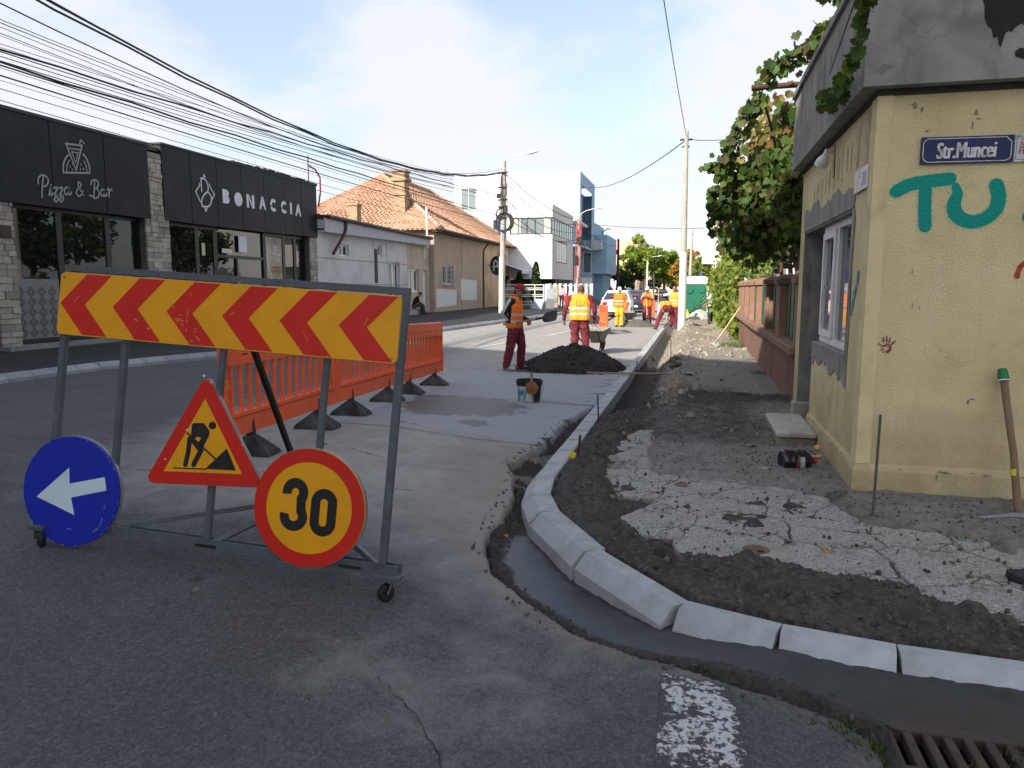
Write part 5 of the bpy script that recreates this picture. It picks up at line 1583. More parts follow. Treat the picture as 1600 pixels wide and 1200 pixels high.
mb = MB(); mb.bar((TX, 61.4, 3.3), (TX + 2.6, 61.4, 3.3), .09, .14); mb.bar((TX, 61.4, 3.75), (TX + 2.2, 61.4, 3.75), .07, .1); mb.bar((TX + 2.4, 61.4, 2.7), (TX + 2.4, 61.4, 3.4), .09, .09); mb.bar((TX + 1.6, 61.4, 3.0), (TX + 1.6, 61.4, 3.75), .07, .07)
mb.build('timber_bracket', pm('black timber', (.02, .018, .016), .7, .2), aw, world=True)

# ------------------------------------------------------------------ modern white building down the street
M_WR = pm('white render', (.72, .72, .72), .85, .04, 1, .1, 30)
M_LG = pm('light grey render', (.42, .43, .46), .85, .06, 1, .1, 30)
M_CLAD = pm('pale striped cladding', (.50, .48, .48), .8, .06, 2, .1)
M_BLUE = pm('pale blue shaded wall', (.235, .36, .48), .7, .06, 2, .08)  # blue of the shaded faces is put into the wall colour
M_DGREY = pm('dark grey metal', (.05, .055, .065), .5, .15, 3)
M_DARK = pm('deep recess shade', (.035, .034, .036), .8, .2)  # near-black standing in for shade in the recess and unlit rooms
M_CURT = pm('curtain cloth', (.36, .37, .34), .8, .12, 3)
wb = thing('modern_building', 'white box shaped modern building with a ribbon window and a blue side', 'building', (-16, 66, 0))
mb = MB()
mb.box(-15.2, -11.4, 60, 70.6, 7.32, 8.4); mb.box(-15.2, -11.4, 60, 70.6, 2.35, 5.95)
mb.box(-15.2, -14.95, 60.01, 70.6, 5.951, 7.319)
mb.build('wall', M_WR, wb, world=True)
mb = MB(); mb.box(-11.399, -11.36, 60.03, 70.6, 7.32, 8.38)
for y0, y1, z0, z1 in ((60.03, 62.0, 2.35, 5.95), (62.0, 67.2, 2.35, 3.75), (62.0, 67.2, 5.55, 5.95), (67.2, 70.6, 2.35, 5.95)):
    mb.box(-11.399, -11.36, y0, y1 - .001, z0, z1)
mb.build('side_cladding', M_CLAD, wb, world=True)
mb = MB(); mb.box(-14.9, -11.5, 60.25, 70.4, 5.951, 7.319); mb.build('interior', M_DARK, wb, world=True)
def set_window_front(parent, y, x0, x1, z0, z1, split=1, frame=None, glass=None, fw=.07, nm='window', depth=.05):
    """window in a wall that faces the camera end of the street (plane of y)"""
    w = MB(); y = y + depth
    for a, b, c, d in ((x0, x1, z0, z0 + fw), (x0, x1, z1 - fw, z1), (x0, x0 + fw, z0 + fw, z1 - fw), (x1 - fw, x1, z0 + fw, z1 - fw)):
        w.box(a + .001, b - .001, y - .04, y + .05, c + .001, d - .001)
    for k in range(1, split):
        c = x0 + (x1 - x0) * k / split
        w.box(c - fw * .5, c + fw * .5, y - .045, y + .05, z0 + fw, z1 - fw)
    o = w.build(nm, frame or M_DGREY, parent, world=True)
    g_ = MB(); g_.box(x0 + fw, x1 - fw, y + .01, y + .03, z0 + fw, z1 - fw)
    g_.build('pane', glass or M_GLASS2, o, world=True)
    return o
M_GLASSC = mat_glass('curtained glass', (.17, .21, .22), .1)
o = set_window_front(wb, 60.06, -14.9, -11.45, 5.96, 7.31, 5, glass=M_GLASSC)
for a, b in ((-14.85, -14.0), (-12.2, -11.5)):
    mb = MB(); mb.box(a, b, 60.075, 60.085, 6.05, 7.22); mb.build('curtain', M_CURT, o, world=True)
set_window(wb, -11.36, 60.1, 70.5, 5.96, 7.31, split=9, frame=M_DGREY, glass=M_GLASS2, depth=.04)
set_window(wb, -11.36, 62.0, 67.2, 3.76, 5.54, split=4, frame=M_DGREY, glass=M_GLASS2, depth=.04)
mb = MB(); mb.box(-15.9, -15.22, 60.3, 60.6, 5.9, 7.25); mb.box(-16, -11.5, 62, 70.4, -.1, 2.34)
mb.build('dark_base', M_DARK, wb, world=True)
mb = MB(); mb.box(-15.9, -15.22, 60.1, 60.29, 5.4, 7.3); mb.build('blue_glass', pm('blue glass panel', (.02, .06, .16), .1, .1), wb, world=True)
mb = MB()
mb.box(-24.6, -11.45, 75.0, 75.4, 8.35, 13.2); mb.box(-24.6, -11.45, 75.4, 86, 12.9, 13.2); mb.box(-24.6, -11.9, 75.4, 86, 8.35, 8.6); mb.box(-24.6, -15.4, 75.05, 75.4, -.1, 8.349)
mb.build('upper_wall', M_WR, wb, world=True)
mb = MB(); mb.box(-11.449, -11.40, 75.02, 86, 12.0, 13.18); mb.box(-11.449, -11.40, 75.02, 75.9, 3.0, 11.99); mb.box(-12.6, -12.5, 75.9, 86, 6.0, 11.99); mb.box(-11.449, -11.4, 83.9, 86, 6, 11.99); mb.box(-12.5, -11.4, 75.4, 86, 5.8, 6.0); mb.box(-12.5, -11.45, 85.7, 85.9, 6.0, 11.99)
mb.build('blue_side', M_BLUE, wb, world=True)
mb = MB(); mb.box(-24.61, -15.5, 74.95, 75.04, 2, 8.2); mb.build('grey_wall', M_LG, wb, world=True)
set_window_front(wb, 74.98, -23.9, -22.2, 9.6, 11.9, 2, frame=M_WHITE, glass=M_GLASSC, depth=.0)
set_window_front(wb, 74.92, -20.4, -18.9, 7.0, 8.6, 1, glass=M_GLASS2, depth=.0)
bb = thing('blue_building', 'pale blue two storey building with a jutting box beyond the white building', 'building', (-11, 90, 0))
mb = MB(); mb.box(-12.2, -9.95, 86.5, 97, 3.25, 7.7); mb.build('jutting_box', M_BLUE, bb, world=True)
mb = MB(); mb.box(-17, -11.6, 86.4, 97, -.1, 9.2); mb.box(-11.6, -10.6, 88.5, 97, -.1, 3.24); mb.build('wall', M_BLUE, bb, world=True)
mb = MB(); mb.box(-12.9, -11.62, 85.9, 86.39, -.1, 2.8); mb.build('white_porch', M_WR, bb, world=True)
mb = MB(); mb.prism([(-12.7, 7.0), (-10.4, 7.0), (-10.4, 6.0), (-10.9, 5.9), (-12.7, 5.9)], 84.6, 86.3, lambda u, v, w: (u, w, v)); mb.build('canopy', M_LG, bb, world=True)
set_window_front(bb, 86.38, -12.7, -11.7, 3.3, 5.7, 1, frame=M_WHITE, glass=mat_glass('teal glass', (.03, .09, .10), .05), depth=-.0)
set_window_front(bb, 86.38, -12.5, -11.8, .1, 2.6, 1, nm='door', depth=-.0)
for y_ in (88.5, 91.0, 94):
    set_window(bb, -10.6, y_, y_ + 1.6, .2, 2.6, split=1, frame=M_DGREY, glass=M_GLASS, depth=0)
mb = MB(); mb.tube([(-10.6, 87, 7.7), (-10.6, 87, 8.0), (-9.9, 86.7, 8.4), (-9.6, 86.6, 8.3)], .06, 6); mb.build('roof_lamp', M_DGREY, bb, world=True)
# gate, posts, plaque, hedge conifers in front of it
ga = thing('white_metal_gate', 'white metal grid gate in front of the modern building', 'gate', (-11.6, 52, 0))
mb = MB()
for x in (-13.4, -12.2, -11.1, -10.45): mb.bar((x, 52, .0), (x, 52, 1.85), .06, .06)
mb.bar((-11.35, 52, .0), (-11.35, 52, .75), .05, .05)
mb.build('frame', M_WHITE, ga, world=True)
for z in (.42, .62, 1.0, 1.12, 1.48, 1.6, 1.83):
    mb = MB(); mb.bar((-13.4, 52, z), (-10.45, 52, z), .045, .045); mb.build('bar', M_WHITE, ga, world=True)
wl = thing('low_wall', 'low sandy wall of rounded stonework behind the white gate', 'wall', (-12, 54.5, 0))
mb = MB(); mb.box(-14.2, -9.9, 54.6, 54.9, -.1, 1.7)
for k in range(7):
    mb.ell((-13.9 + k * .62, 54.6, .9 + .3 * (k % 2)), (.36, .12, .4), 8, 6)
mb.build('stonework', pm('sandy stone', (.33, .28, .2), .9, .25, 3, .5, 12), wl, world=True)
po = thing('gate_post', 'white gate post with a grey panel beside the white gate', 'post', (-10.0, 52, 0))
mb = MB(); mb.bbox(-10.33, -9.95, 51.8, 52.3, -.1, 1.88, .02); mb.build('pier', M_WR, po, world=True)
mb = MB(); mb.box(-10.2, -9.62, 51.70, 51.795, .85, 1.55); mb.build('panel', pm('blue grey panel', (.26, .30, .34), .5, .12, 9), po, world=True)
mb = MB(); mb.box(-10.2, -9.66, 51.68, 51.795, -.1, .845); mb.build('base_panel', pm('dark grey stone', (.13, .14, .15), .6, .1), po, world=True)
bo = thing('leaning_board', 'pale blue grey board leaning on the gate post', 'board', (-10.75, 51.4, .1))
mb = MB(); mb.add([(-11.15, 51.2, .02), (-10.45, 51.2, .02), (-10.35, 51.55, .84), (-11.05, 51.55, .84), (-11.15, 51.25, .02), (-10.45, 51.25, .02), (-10.35, 51.6, .84), (-11.05, 51.6, .84)], [(0, 1, 2, 3), (7, 6, 5, 4), (0, 4, 5, 1), (1, 5, 6, 2), (2, 6, 7, 3), (3, 7, 4, 0)])
mb.build('panel', pm('pale blue board', (.28, .38, .46), .6, .06), bo, world=True)
sf = thing('slat_fence', 'grey and cream slatted fence beside the gate post', 'fence', (-9.6, 60, 0))
for k in range(9):
    mb = MB(); x = -11.5 + k * .42; mb.bbox(x, x + .26, 59.2, 59.3, -.1, 1.95, .02); mb.build('slat', M_WR if k in (1, 2, 4) else M_LG, sf, world=True)
mb = MB(); mb.bar((-11.6, 59.35, 1.8), (-7.9, 59.35, 1.8), .06, .1); mb.build('rail', M_LG, sf, world=True)
ub = thing('utility_cabinet', 'white utility cabinet at the foot of the red wrapped pole', 'cabinet', (-8.6, 53, 0))
mb = MB(); mb.bbox(-8.78, -8.34, 52.8, 53.2, .05, 1.32, .03); mb.build('case', M_WHITE, ub, world=True)
mb = MB(); mb.box(-8.74, -8.38, 52.785, 52.799, .2, 1.2); mb.build('door', M_WR, ub, world=True)

# ------------------------------------------------------------------ foliage helpers
def mat_leaf(name, cols, trans=.35):
    m, nt, b = newmat(name)
    at = nt.nodes.new('ShaderNodeAttribute'); at.attribute_name = 'tone'
    oi = nt.nodes.new('ShaderNodeObjectInfo')
    f = mth(nt, 'FRACT', mth(nt, 'ADD', at.outputs['Fac'], mth(nt, 'MULTIPLY', oi.outputs['Random'], .999)))
    c = ramp(nt, f, [(k / max(1, len(cols) - 1), q) for k, q in enumerate(cols)])
    nt.links.new(c, b.inputs['Base Color']); b.inputs['Roughness'].default_value = .6; b.inputs['Specular IOR Level'].default_value = .3
    tr = nt.nodes.new('ShaderNodeBsdfTranslucent'); nt.links.new(mixc(nt, 1, c, (1.5, 1.6, .8), 'MULTIPLY'), tr.inputs[0])
    mx = nt.nodes.new('ShaderNodeMixShader'); mx.inputs[0].default_value = trans
    nt.links.new(b.outputs[0], mx.inputs[1]); nt.links.new(tr.outputs[0], mx.inputs[2])
    nt.links.new(mx.outputs[0], nt.nodes['Material Output'].inputs[0])
    return m
def vine_leaf():
    """lobed grape leaf, one unit wide, slightly cupped"""
    o = [(0, -.42, 0), (.14, -.52, .03), (.34, -.46, .07), (.36, -.26, .05), (.52, -.18, .1), (.44, .02, .06), (.50, .16, .09), (.28, .16, .04), (.22, .34, .05), (.10, .36, .02), (0, .58, .04)]
    pts = o + [(-x, y, z) for x, y, z in reversed(o[1:-1])]
    V = [(0, 0, -.02)] + pts
    n = len(pts)
    F = [(0, 1 + k, 1 + (k + 1) % n) for k in range(n)]
    return np.array(V), np.array(F)
def simple_leaf():
    V = [(0, -.5, 0), (.26, -.15, .07), (.2, .25, .05), (0, .55, 0), (-.2, .25, .05), (-.26, -.15, .07), (0, 0, -.02)]
    F = [(6, k, (k + 1) % 6) for k in range(6)]
    return np.array(V), np.array(F)
def leaf_clump(name, tmpl, places, mat, parent=None, loc=(0, 0, 0), stuff=True):
    """places: (x, y, z, size, Euler, tone) joined into one mesh"""
    T, F = tmpl
    V, FF, TN = [], [], []
    for k, (x, y, z, s, e, tone) in enumerate(places):
        M = np.array(e.to_matrix())
        V.append((T * s) @ M.T + np.array([x - loc[0], y - loc[1], z - loc[2]])); FF.append(F + k * len(T)); TN += [tone] * len(T)
    V = np.concatenate(V); FF = np.concatenate(FF)
    me = bpy.data.meshes.new(name)
    me.vertices.add(len(V)); me.vertices.foreach_set('co', V.reshape(-1).astype(np.float32))
    me.loops.add(FF.size); me.loops.foreach_set('vertex_index', FF.reshape(-1).astype(np.int32))
    me.polygons.add(len(FF)); me.polygons.foreach_set('loop_start', np.arange(0, FF.size, 3, dtype=np.int32))
    me.update(calc_edges=True)
    d = me.attributes.new('tone', 'FLOAT', 'POINT'); d.data.foreach_set('value', np.array(TN, np.float32))
    me.materials.append(mat)
    o = bpy.data.objects.new(name, me); COL.objects.link(o)
    if parent is not None: o.parent = parent
    if stuff: o['kind'] = 'stuff'
    return o
def hang(r, face=None, spread=1.0):
    """orientation of a drooping leaf: blade roughly upright, tip down, turned outward to face the direction given"""
    yaw = (math.atan2(face[1], face[0]) + math.pi / 2 if face else r.uniform(0, 6.28)) + r.gauss(0, .8 * spread)
    return Euler((R(95) + r.gauss(0, .45), r.gauss(math.pi, .6), yaw), 'XYZ')
VL, SL = vine_leaf(), simple_leaf()
GREENS = [(.022, .050, .009), (.035, .082, .013), (.05, .11, .016), (.085, .145, .022), (.03, .065, .012)]
M_VINE = mat_leaf('vine leaf', GREENS + [(.11, .13, .025), (.075, .05, .02), (.03, .068, .012), (.09, .06, .025)])
M_VINEA = mat_leaf('autumn vine leaf', [(.16, .12, .03), (.24, .17, .05), (.11, .13, .025), (.20, .10, .035), (.07, .11, .02), (.28, .2, .07)])
M_HEDGE = mat_leaf('ivy leaf', [(.07, .13, .018), (.12, .19, .03), (.20, .24, .04), (.09, .15, .02), (.24, .24, .05), (.05, .10, .016)])
M_TREE = mat_leaf('lime green tree leaf', [(.11, .18, .02), (.19, .27, .035), (.25, .30, .045), (.14, .22, .028), (.08, .15, .018)])
M_TREED = mat_leaf('dark tree leaf', [(.02, .035, .012), (.035, .05, .016), (.05, .06, .018), (.028, .045, .012)])
M_TREEO = mat_leaf('orange brown tree leaf', [(.34, .17, .03), (.25, .16, .03), (.42, .22, .035), (.17, .17, .03), (.36, .18, .025)])
M_CON = mat_leaf('conifer green', [(.03, .07, .01), (.05, .10, .014), (.07, .12, .016)], .15)
M_BARK = pm('bark', (.07, .055, .042), .9, .3, 6, .6, 30)

# ------------------------------------------------------------------ grape vine on the pergola and over the wall
vr = random.Random(21)
vine = thing('grape_vine', 'big leafy grape vine hanging over the brown garden wall beside the yellow house', 'vine', (1.5, 10.5, 0))
def cap_pts(a, b, r, n):
    out = []
    for _ in range(n):
        t = vr.random()
        while True:
            d = Vector((vr.uniform(-1, 1), vr.uniform(-1, 1), vr.uniform(-1, 1)))
            if .25 < d.length < 1: break
        out.append((a[0] + (b[0] - a[0]) * t + d.x * r, a[1] + (b[1] - a[1]) * t + d.y * r, a[2] + (b[2] - a[2]) * t + d.z * r))
    return out
mass = [((.80, 10.6, 4.15), (.36, 10.9, 3.35), .13, 110), ((.36, 10.9, 3.35), (.33, 11, 2.5), .12, 110), ((.20, 10.9, 2.95), (.20, 11, 2.42), .08, 36), ((.76, 11.2, 3.25), (.80, 11.2, 2.2), .37, 560),
        ((1.05, 11.0, 3.35), (1.1, 10.9, 2.35), .42, 560), ((1.3, 10.2, 3.2), (1.25, 10.2, 2.45), .3, 300), ((.9, 12.2, 2.7), (.95, 12.6, 2.2), .38, 320), ((.82, 13.2, 2.9), (.8, 13.0, 2.5), .3, 200),
        ((.12, 11.0, 3.28), (.30, 11.0, 3.22), .07, 26), ((1.42, 9.8, 3.5), (1.36, 9.75, 2.3), .16, 140), ((.42, 12.8, 2.5), (.42, 12.8, 2.25), .12, 26)]
autumn = [((1.5, 12.6, 4.35), (.9, 13.4, 3.5), .5, 520), ((1.8, 13.5, 4.3), (1.2, 14.6, 3.2), .6, 420), ((.62, 14.3, 3.3), (.55, 14.8, 2.7), .25, 110)]
gp, ap = [], []
for a, b, r, n in mass:
    for p in cap_pts(a, b, r, int(n * 1.15)):
        if p[0] > 1.16 and p[1] < 9.5: continue
        gp.append((*p, vr.uniform(.075, .145), hang(vr, (-.6, -1)), vr.random()))
for a, b, r, n in autumn:
    for p in cap_pts(a, b, r, n):
        ap.append((*p, vr.uniform(.08, .15), hang(vr, (-.4, -1)), vr.random()))
M_STEM = pm('vine stem', (.075, .045, .028), .8, .25, 12)
mb = MB()
def twig(pts, r0, r1):
    n = len(pts); q = MB()
    q.tube(pts, [r0 + (r1 - r0) * k / (n - 1) for k in range(n)], 5); q.build('stem', M_STEM, vine, world=True)
# long shoots in front: each leaf of these is an object of its own
shoots = [[(1.95, 8.9, 4.78), (1.62, 8.9, 4.62), (1.36, 8.95, 4.42), (1.18, 9.0, 4.27), (.96, 9.0, 4.12), (.68, 9.0, 3.93)],
          [(1.9, 8.6, 4.6), (1.72, 8.6, 4.25), (1.60, 8.75, 4.0), (1.45, 8.9, 3.78), (1.30, 9.0, 3.66), (1.12, 9.3, 3.60), (.95, 9.9, 3.70)],
          [(.99, 4.95, 3.52), (1.0, 5.25, 3.30), (.995, 5.4, 3.12), (1.0, 5.75, 3.05), (1.0, 6.3, 3.06), (1.0, 6.9, 3.13)],
          [(1.75, 8.8, 4.75), (1.50, 8.8, 4.72), (1.30, 8.85, 4.72), (1.18, 8.9, 4.80)],
          [(.82, 10.5, 4.22), (.62, 10.6, 3.9), (.45, 10.7, 3.6), (.28, 10.8, 3.33)],
          [(.45, 10.9, 3.34), (.25, 10.95, 3.30), (.08, 11, 3.32)]]
front = []
for si, sh in enumerate(shoots):
    twig(sh, .011, .004)
    for a, b in zip(sh, sh[1:]):
        a, b = Vector(a), Vector(b)
        n = int((b - a).length / (.0105 if si in (0, 1, 3) else .034 if si == 2 else .05)) + 1
        for k in range(n):
            p = a.lerp(b, (k + vr.random()) / n) + (Vector((-abs(vr.gauss(0, .03)), vr.gauss(0, .06), vr.gauss(-.01, .05))) if si == 2 else Vector((vr.gauss(0, .06), vr.gauss(0, .07), vr.gauss(-.02, .06))))
            if si != 2 and p.x > 1.02 and p.y > 5.55 and p.z < 3.84: p.y = min(p.y, 8.6) if p.x < 1.02 else p.y; p.z = max(p.z, 3.4)
            front.append((p.x, p.y, p.z, vr.uniform(.085, .15) * (.8 if si == 2 else 1 if si < 4 else .85), hang(vr, (-.3, -1), .8), vr.random()))
# leaves at the top right, against the parapet
for _ in range(46):
    front.append((vr.uniform(1.5, 2.1), vr.uniform(8.2, 9.0), vr.uniform(4.35, 4.95), vr.uniform(.09, .15), hang(vr, (-.3, -1)), vr.random()))
for _ in range(26):
    front.append((1.0 - abs(vr.gauss(0, .05)), vr.uniform(4.75, 5.4), vr.uniform(3.28, 3.62), vr.uniform(.06, .11), hang(vr, (-.3, -1)), vr.random()))
for p in ((2.17, 5.45, 2.72), (2.2, 5.42, 2.66), (2.24, 5.44, 2.78), (2.28, 5.4, 2.70), (2.18, 5.46, 2.60), (2.3, 5.42, 2.62)):
    front.append((*p, .09, hang(vr, (-.1, -1)), .6))
twig([(1.02, 5.3, 3.9), (1.01, 5.6, 3.6), (1.0, 6.2, 3.4), (1.0, 6.6, 3.3)], .007, .003)
twig([(2.0, 5.5, 2.70), (2.1, 5.48, 2.73), (2.3, 5.45, 2.76)], .006, .004)
leaf_me = None
front_vis = front[:150]
rest_front = front[150:]
# the nearest leaves of the hanging mass are picked out one by one too
gp.sort(key=lambda q: q[1] + q[0] * .3)
near_ = sorted(front, key=lambda q: q[1] / q[3]); front_vis, rest_front = near_[:300], []
singles = gp[:max(0, 300 - len(front_vis))]; gp = gp[len(singles):] + near_[300:]
T_, F_ = VL
for (x, y, z, s, e, tone) in front_vis + rest_front + singles:
    if leaf_me is None:
        leaf_me = []
        for q in range(5):
            me = bpy.data.meshes.new('leaf'); me.from_pydata((T_ * (1 + .0 * q)).tolist(), [], F_.tolist()); me.materials.append(M_VINE)
            d = me.attributes.new('tone', 'FLOAT', 'POINT'); d.data.foreach_set('value', np.full(len(T_), q * .2, np.float32))
            leaf_me.append(me)
    o = bpy.data.objects.new('leaf', vr.choice(leaf_me)); COL.objects.link(o); o.parent = vine
    o.location = (x - 1.5, y - 10.5, z); o.rotation_euler = e; o.scale = (s, s * vr.uniform(.9, 1.1), s)
leaf_clump('foliage', VL, gp, M_VINE, vine, (1.5, 10.5, 0))
leaf_clump('autumn_foliage', VL, ap, M_VINEA, vine, (1.5, 10.5, 0))
twig([(1.75, 11, 0), (1.7, 11.1, 1.4), (1.5, 11.2, 2.6), (1.1, 11.2, 3.4), (.8, 10.6, 4.1)], .05, .015)
twig([(1.7, 11.1, 1.4), (1.3, 12, 2.6), (1.3, 13, 3.9)], .035, .015)
twig([(1.5, 11.2, 2.6), (1.0, 11, 2.9), (.5, 11, 2.8), (.25, 11, 2.4)], .02, .008)
twig([(1.3, 13, 3.9), (.8, 14, 3.2), (.35, 15.4, 2.4)], .02, .008)
# pergola behind the vine, with a dark yard under it
pg = thing('pergola', 'rusty steel pergola carrying the vine behind the garden wall', 'pergola', (2.6, 11.5, 0))
for x, y_ in ((1.6, 9.7), (1.6, 12.2), (1.6, 15.0), (4.2, 9.7), (4.2, 15)):
    mb = MB(); mb.tube([(x, y_, -.2), (x, y_, 3.6)], .035, 8); mb.build('post', M_RUST, pg, world=True)
for y_ in (9.7, 12.2, 15.0):
    mb = MB(); mb.tube([(1.2, y_, 3.6), (4.4, y_, 3.6)], .03, 8); mb.build('beam', M_RUST, pg, world=True)
sh_ = thing('yard_shed', 'dark timber shed in the yard behind the green boards', 'shed', (3.2, 12.5, 0))
mb = MB(); mb.box(2.3, 6.5, 9.6, 17, -.3, 2.6); mb.build('wall', pm('dark old timber', (.035, .028, .022), .9, .3, 5), sh_, world=True)
mb = MB(); mb.box(2.1, 6.7, 9.5, 17.2, 2.62, 2.72); mb.build('roof', M_RUST, sh_, world=True)
# ivy hedge further along
hd = thing('ivy_hedge', 'sunlit green ivy hedge beyond the end of the brown wall', 'hedge', (1.6, 26, 0))
hp_ = []
for _ in range(5200):
    y_ = vr.uniform(21.7, 33.5); z = vr.random() ** .8 * (2.7 - .75 * float(SS(24, 29, y_)) + .35 * math.sin(y_ * 1.7) + .2 * math.sin(y_ * 4.1)); x = 1.22 - .22 * math.sin(z * 1.3 + y_) + vr.gauss(0, .13) - .25 * math.exp(-((z - 1.6) / 1.0) ** 2)
    hp_.append((x, y_, z, vr.uniform(.08, .16), hang(vr, (-1, -.8)), vr.random()))
for _ in range(900):
    z = vr.uniform(0, 2.9); x = 1.05 + vr.random() * 1.0
    hp_.append((x, 21.75 + vr.gauss(0, .1), z, vr.uniform(.08, .15), hang(vr, (-.3, -1)), vr.random()))
leaf_clump('foliage', VL, hp_, M_HEDGE, hd, (1.6, 26, 0))
mb = MB(); mb.box(1.5, 1.9, 21.9, 33.5, -.3, 1.7); mb.build('old_wall', M_BROWN, hd, world=True)
# white balcony building behind the hedge
rb = thing('balcony_building', 'tall white building with balconies behind the vine on the right', 'building', (3, 62, 0))
mb = MB(); mb.box(1.75, 12, 60.6, 75, -.3, 10.4); mb.build('wall', M_WR, rb, world=True)
for z0, z1, x0 in ((3.45, 4.25, .5), (6.55, 7.35, .62), (9.3, 10.1, .7)):
    mb = MB(); mb.box(x0, 6, 59.0, 60.6, z0, z0 + .3); mb.build('balcony_floor', M_WR, rb, world=True)
    if z0 > 3.5: 
        mb = MB(); mb.box(x0, 1.0, 59.0, 60.6, z0 - 2.2, z0 - .001); mb.build('balcony_screen', M_WR, rb, world=True)
    mb = MB(); mb.box(x0 + .03, 6, 59.02, 59.06, z0 + .301, z1 + .55); mb.build('railing', M_WR, rb, world=True)
mb = MB(); mb.box(2.3, 2.34, 58.98, 59.01, 4.3, 5.4); mb.build('railing_glass', M_GLASS2, rb, world=True)
for z0 in (.4, 3.8, 6.9):
    set_window_front(rb, 60.58, 2.0, 3.6, z0, z0 + 2.2, 2, glass=M_GLASSC, depth=0)

# ------------------------------------------------------------------ street trees, far end of the street
tr = random.Random(33)
def tree(name, label, x, y, h, w, mat, n, trunk=.3, lobes=None, lsize=.5, crown0=.35):
    t = thing(name, label, 'tree', (x, y, 0))
    mb = MB()
    mb.tube([(0, 0, -.2), (.1, 0, h * .25), (-.05, .1, h * .5), (.1, 0, h * .8)], [trunk, trunk * .8, trunk * .55, trunk * .2], 8)
    lobes = lobes or [(0, 0, .68, .5), (-.22, 0, .55, .36), (.22, .1, .56, .36), (0, -.1, .86, .28)]
    for lx, ly, lz, lr in lobes:
        mb.tube([(0, 0, h * .38), (lx * w * .5, ly * w, h * (.38 + lz) * .5), (lx * w, ly * w, h * lz)], [trunk * .5, trunk * .3, trunk * .1], 6)
    mb.build('trunk', M_BARK, t)
    pts = []
    clumps = []
    for lx, ly, lz, lr in lobes:
        for _ in range(16):
            d = Vector((tr.gauss(0, 1), tr.gauss(0, 1), tr.gauss(0, 1))).normalized() * (tr.random() ** .4)
            clumps.append((lx * w + d.x * lr * w, ly * w + d.y * lr * w, h * lz + d.z * lr * h * .5, lr * w * tr.uniform(.22, .42)))
    for k in range(n):
        cx, cy, cz, cr_ = tr.choice(clumps)
        d = Vector((tr.gauss(0, 1), tr.gauss(0, 1), tr.gauss(0, .8))).normalized() * (tr.random() ** .45) * cr_
        pts.append((cx + d.x, cy + d.y, cz + d.z, lsize * tr.uniform(.6, 1.2), Euler((tr.uniform(0, 6.3), tr.uniform(0, 6.3), tr.uniform(0, 6.3))), tr.random()))
    leaf_clump('crown', SL, pts, mat, t)
    return t
for k, (x, y_, h, w) in enumerate(((5.5, 26, 6.2, 3.4), (4.2, 33.5, 6.6, 3.6), (7.5, 40, 8.0, 4.4), (5.5, 47, 7.0, 4.0), (9, 55, 8.5, 4.5))):
    tree('garden_tree', ('nearest', 'second', 'tallest bushy', 'fourth', 'farthest')[k] + ' dark green garden tree behind the ivy hedge', x, y_, h, w, M_TREED if k % 2 else M_VINE, 1300, .2, None, .5)
tree('street_tree', 'tall lime green tree at the far end of the street behind the lamps', -7.6, 112, 9.2, 4.4, M_TREE, 5200, .3, [(0, 0, .76, .5), (-.3, 0, .62, .4), (.3, 0, .6, .36), (0, 0, .5, .4)], .6)
tree('street_tree', 'smaller lime green tree just right of the tallest green tree', -4.6, 116, 7.9, 3.6, M_TREE, 3600, .25, [(0, 0, .78, .5), (.2, 0, .6, .45), (-.25, 0, .55, .4)], .55)
tree('autumn_tree', 'orange brown tree right of the green trees far down the street', -.9, 112, 7.0, 5.0, M_TREEO, 4200, .3, None, .55)
tree('autumn_tree', 'yellowing green tree below the white balcony building', .9, 98, 5.6, 4.2, M_TREEO, 2200, .25, None, .45)
tree('autumn_tree', 'olive tree behind the portable toilet', .6, 88, 5.0, 3.6, M_HEDGE, 2600, .25, None, .4)
tree('dark_tree', 'dark round tree overhanging the left pavement beyond the blue building', -8.4, 104, 5.4, 3.0, M_TREED, 1400, .25, None, .45)
tree('dark_tree', 'low dark tree at the corner of the blue building', -9.6, 98.5, 4.4, 2.6, M_TREED, 1000, .22, [(0, 0, .6, .5), (.3, 0, .42, .4)], .42)
tree('dark_tree', 'dark leafy mass closing the far end of the street', -2.6, 150, 7.4, 9, M_TREED, 2200, .4, [(-.3, 0, .5, .4), (.3, 0, .5, .4), (0, 0, .55, .45), (.6, 0, .45, .35), (-.7, 0, .4, .3)], .8)
tree('street_tree', 'bushy green tree in front of the pink building', -12.2, 121, 5.2, 4.0, M_TREE, 1100, .25, None, .5)
fb = thing('pink_building', 'round fronted pink building at the far left end of the street', 'building', (-13, 130, 0))
mb = MB(); mb.prism([(-18.5, 138), (-18.5, 131.5)] + [(-12.4 + 4.0 * math.cos(R(a)), 133 + 4.0 * math.sin(R(a))) for a in range(200, 371, 14)] + [(-8.5, 138)], -.3, 9.6)
mb.build('wall', pm('salmon pink render', (.62, .40, .29), .85, .05), fb, world=True)
for x in (-14.6, -13.1, -11.6):
    mb = MB(); mb.box(x, x + .8, 128.7, 129.6, 4.0, 5.4); mb.build('window', M_GLASS, fb, world=True)
fr_ = thing('far_house', 'low white house with a red roof beyond the dark trees on the left', 'house', (-9.5, 112, 0))
mb = MB(); mb.box(-16, -9.2, 108, 120, -.3, 3.2); mb.build('wall', M_WR, fr_, world=True)
mb = MB(); mb.prism([(-16.3, 3.2), (-8.9, 3.2), (-12.5, 5.0)], 107.7, 120.3, lambda u, v, w: (u, w, v)); mb.build('roof', mat_tile('red tile', (.22, .06, .04), (.3, .1, .07)), fr_, world=True)
fh_ = thing('far_house', 'pale house front closing the right side of the far street', 'house', (2, 120, 0))
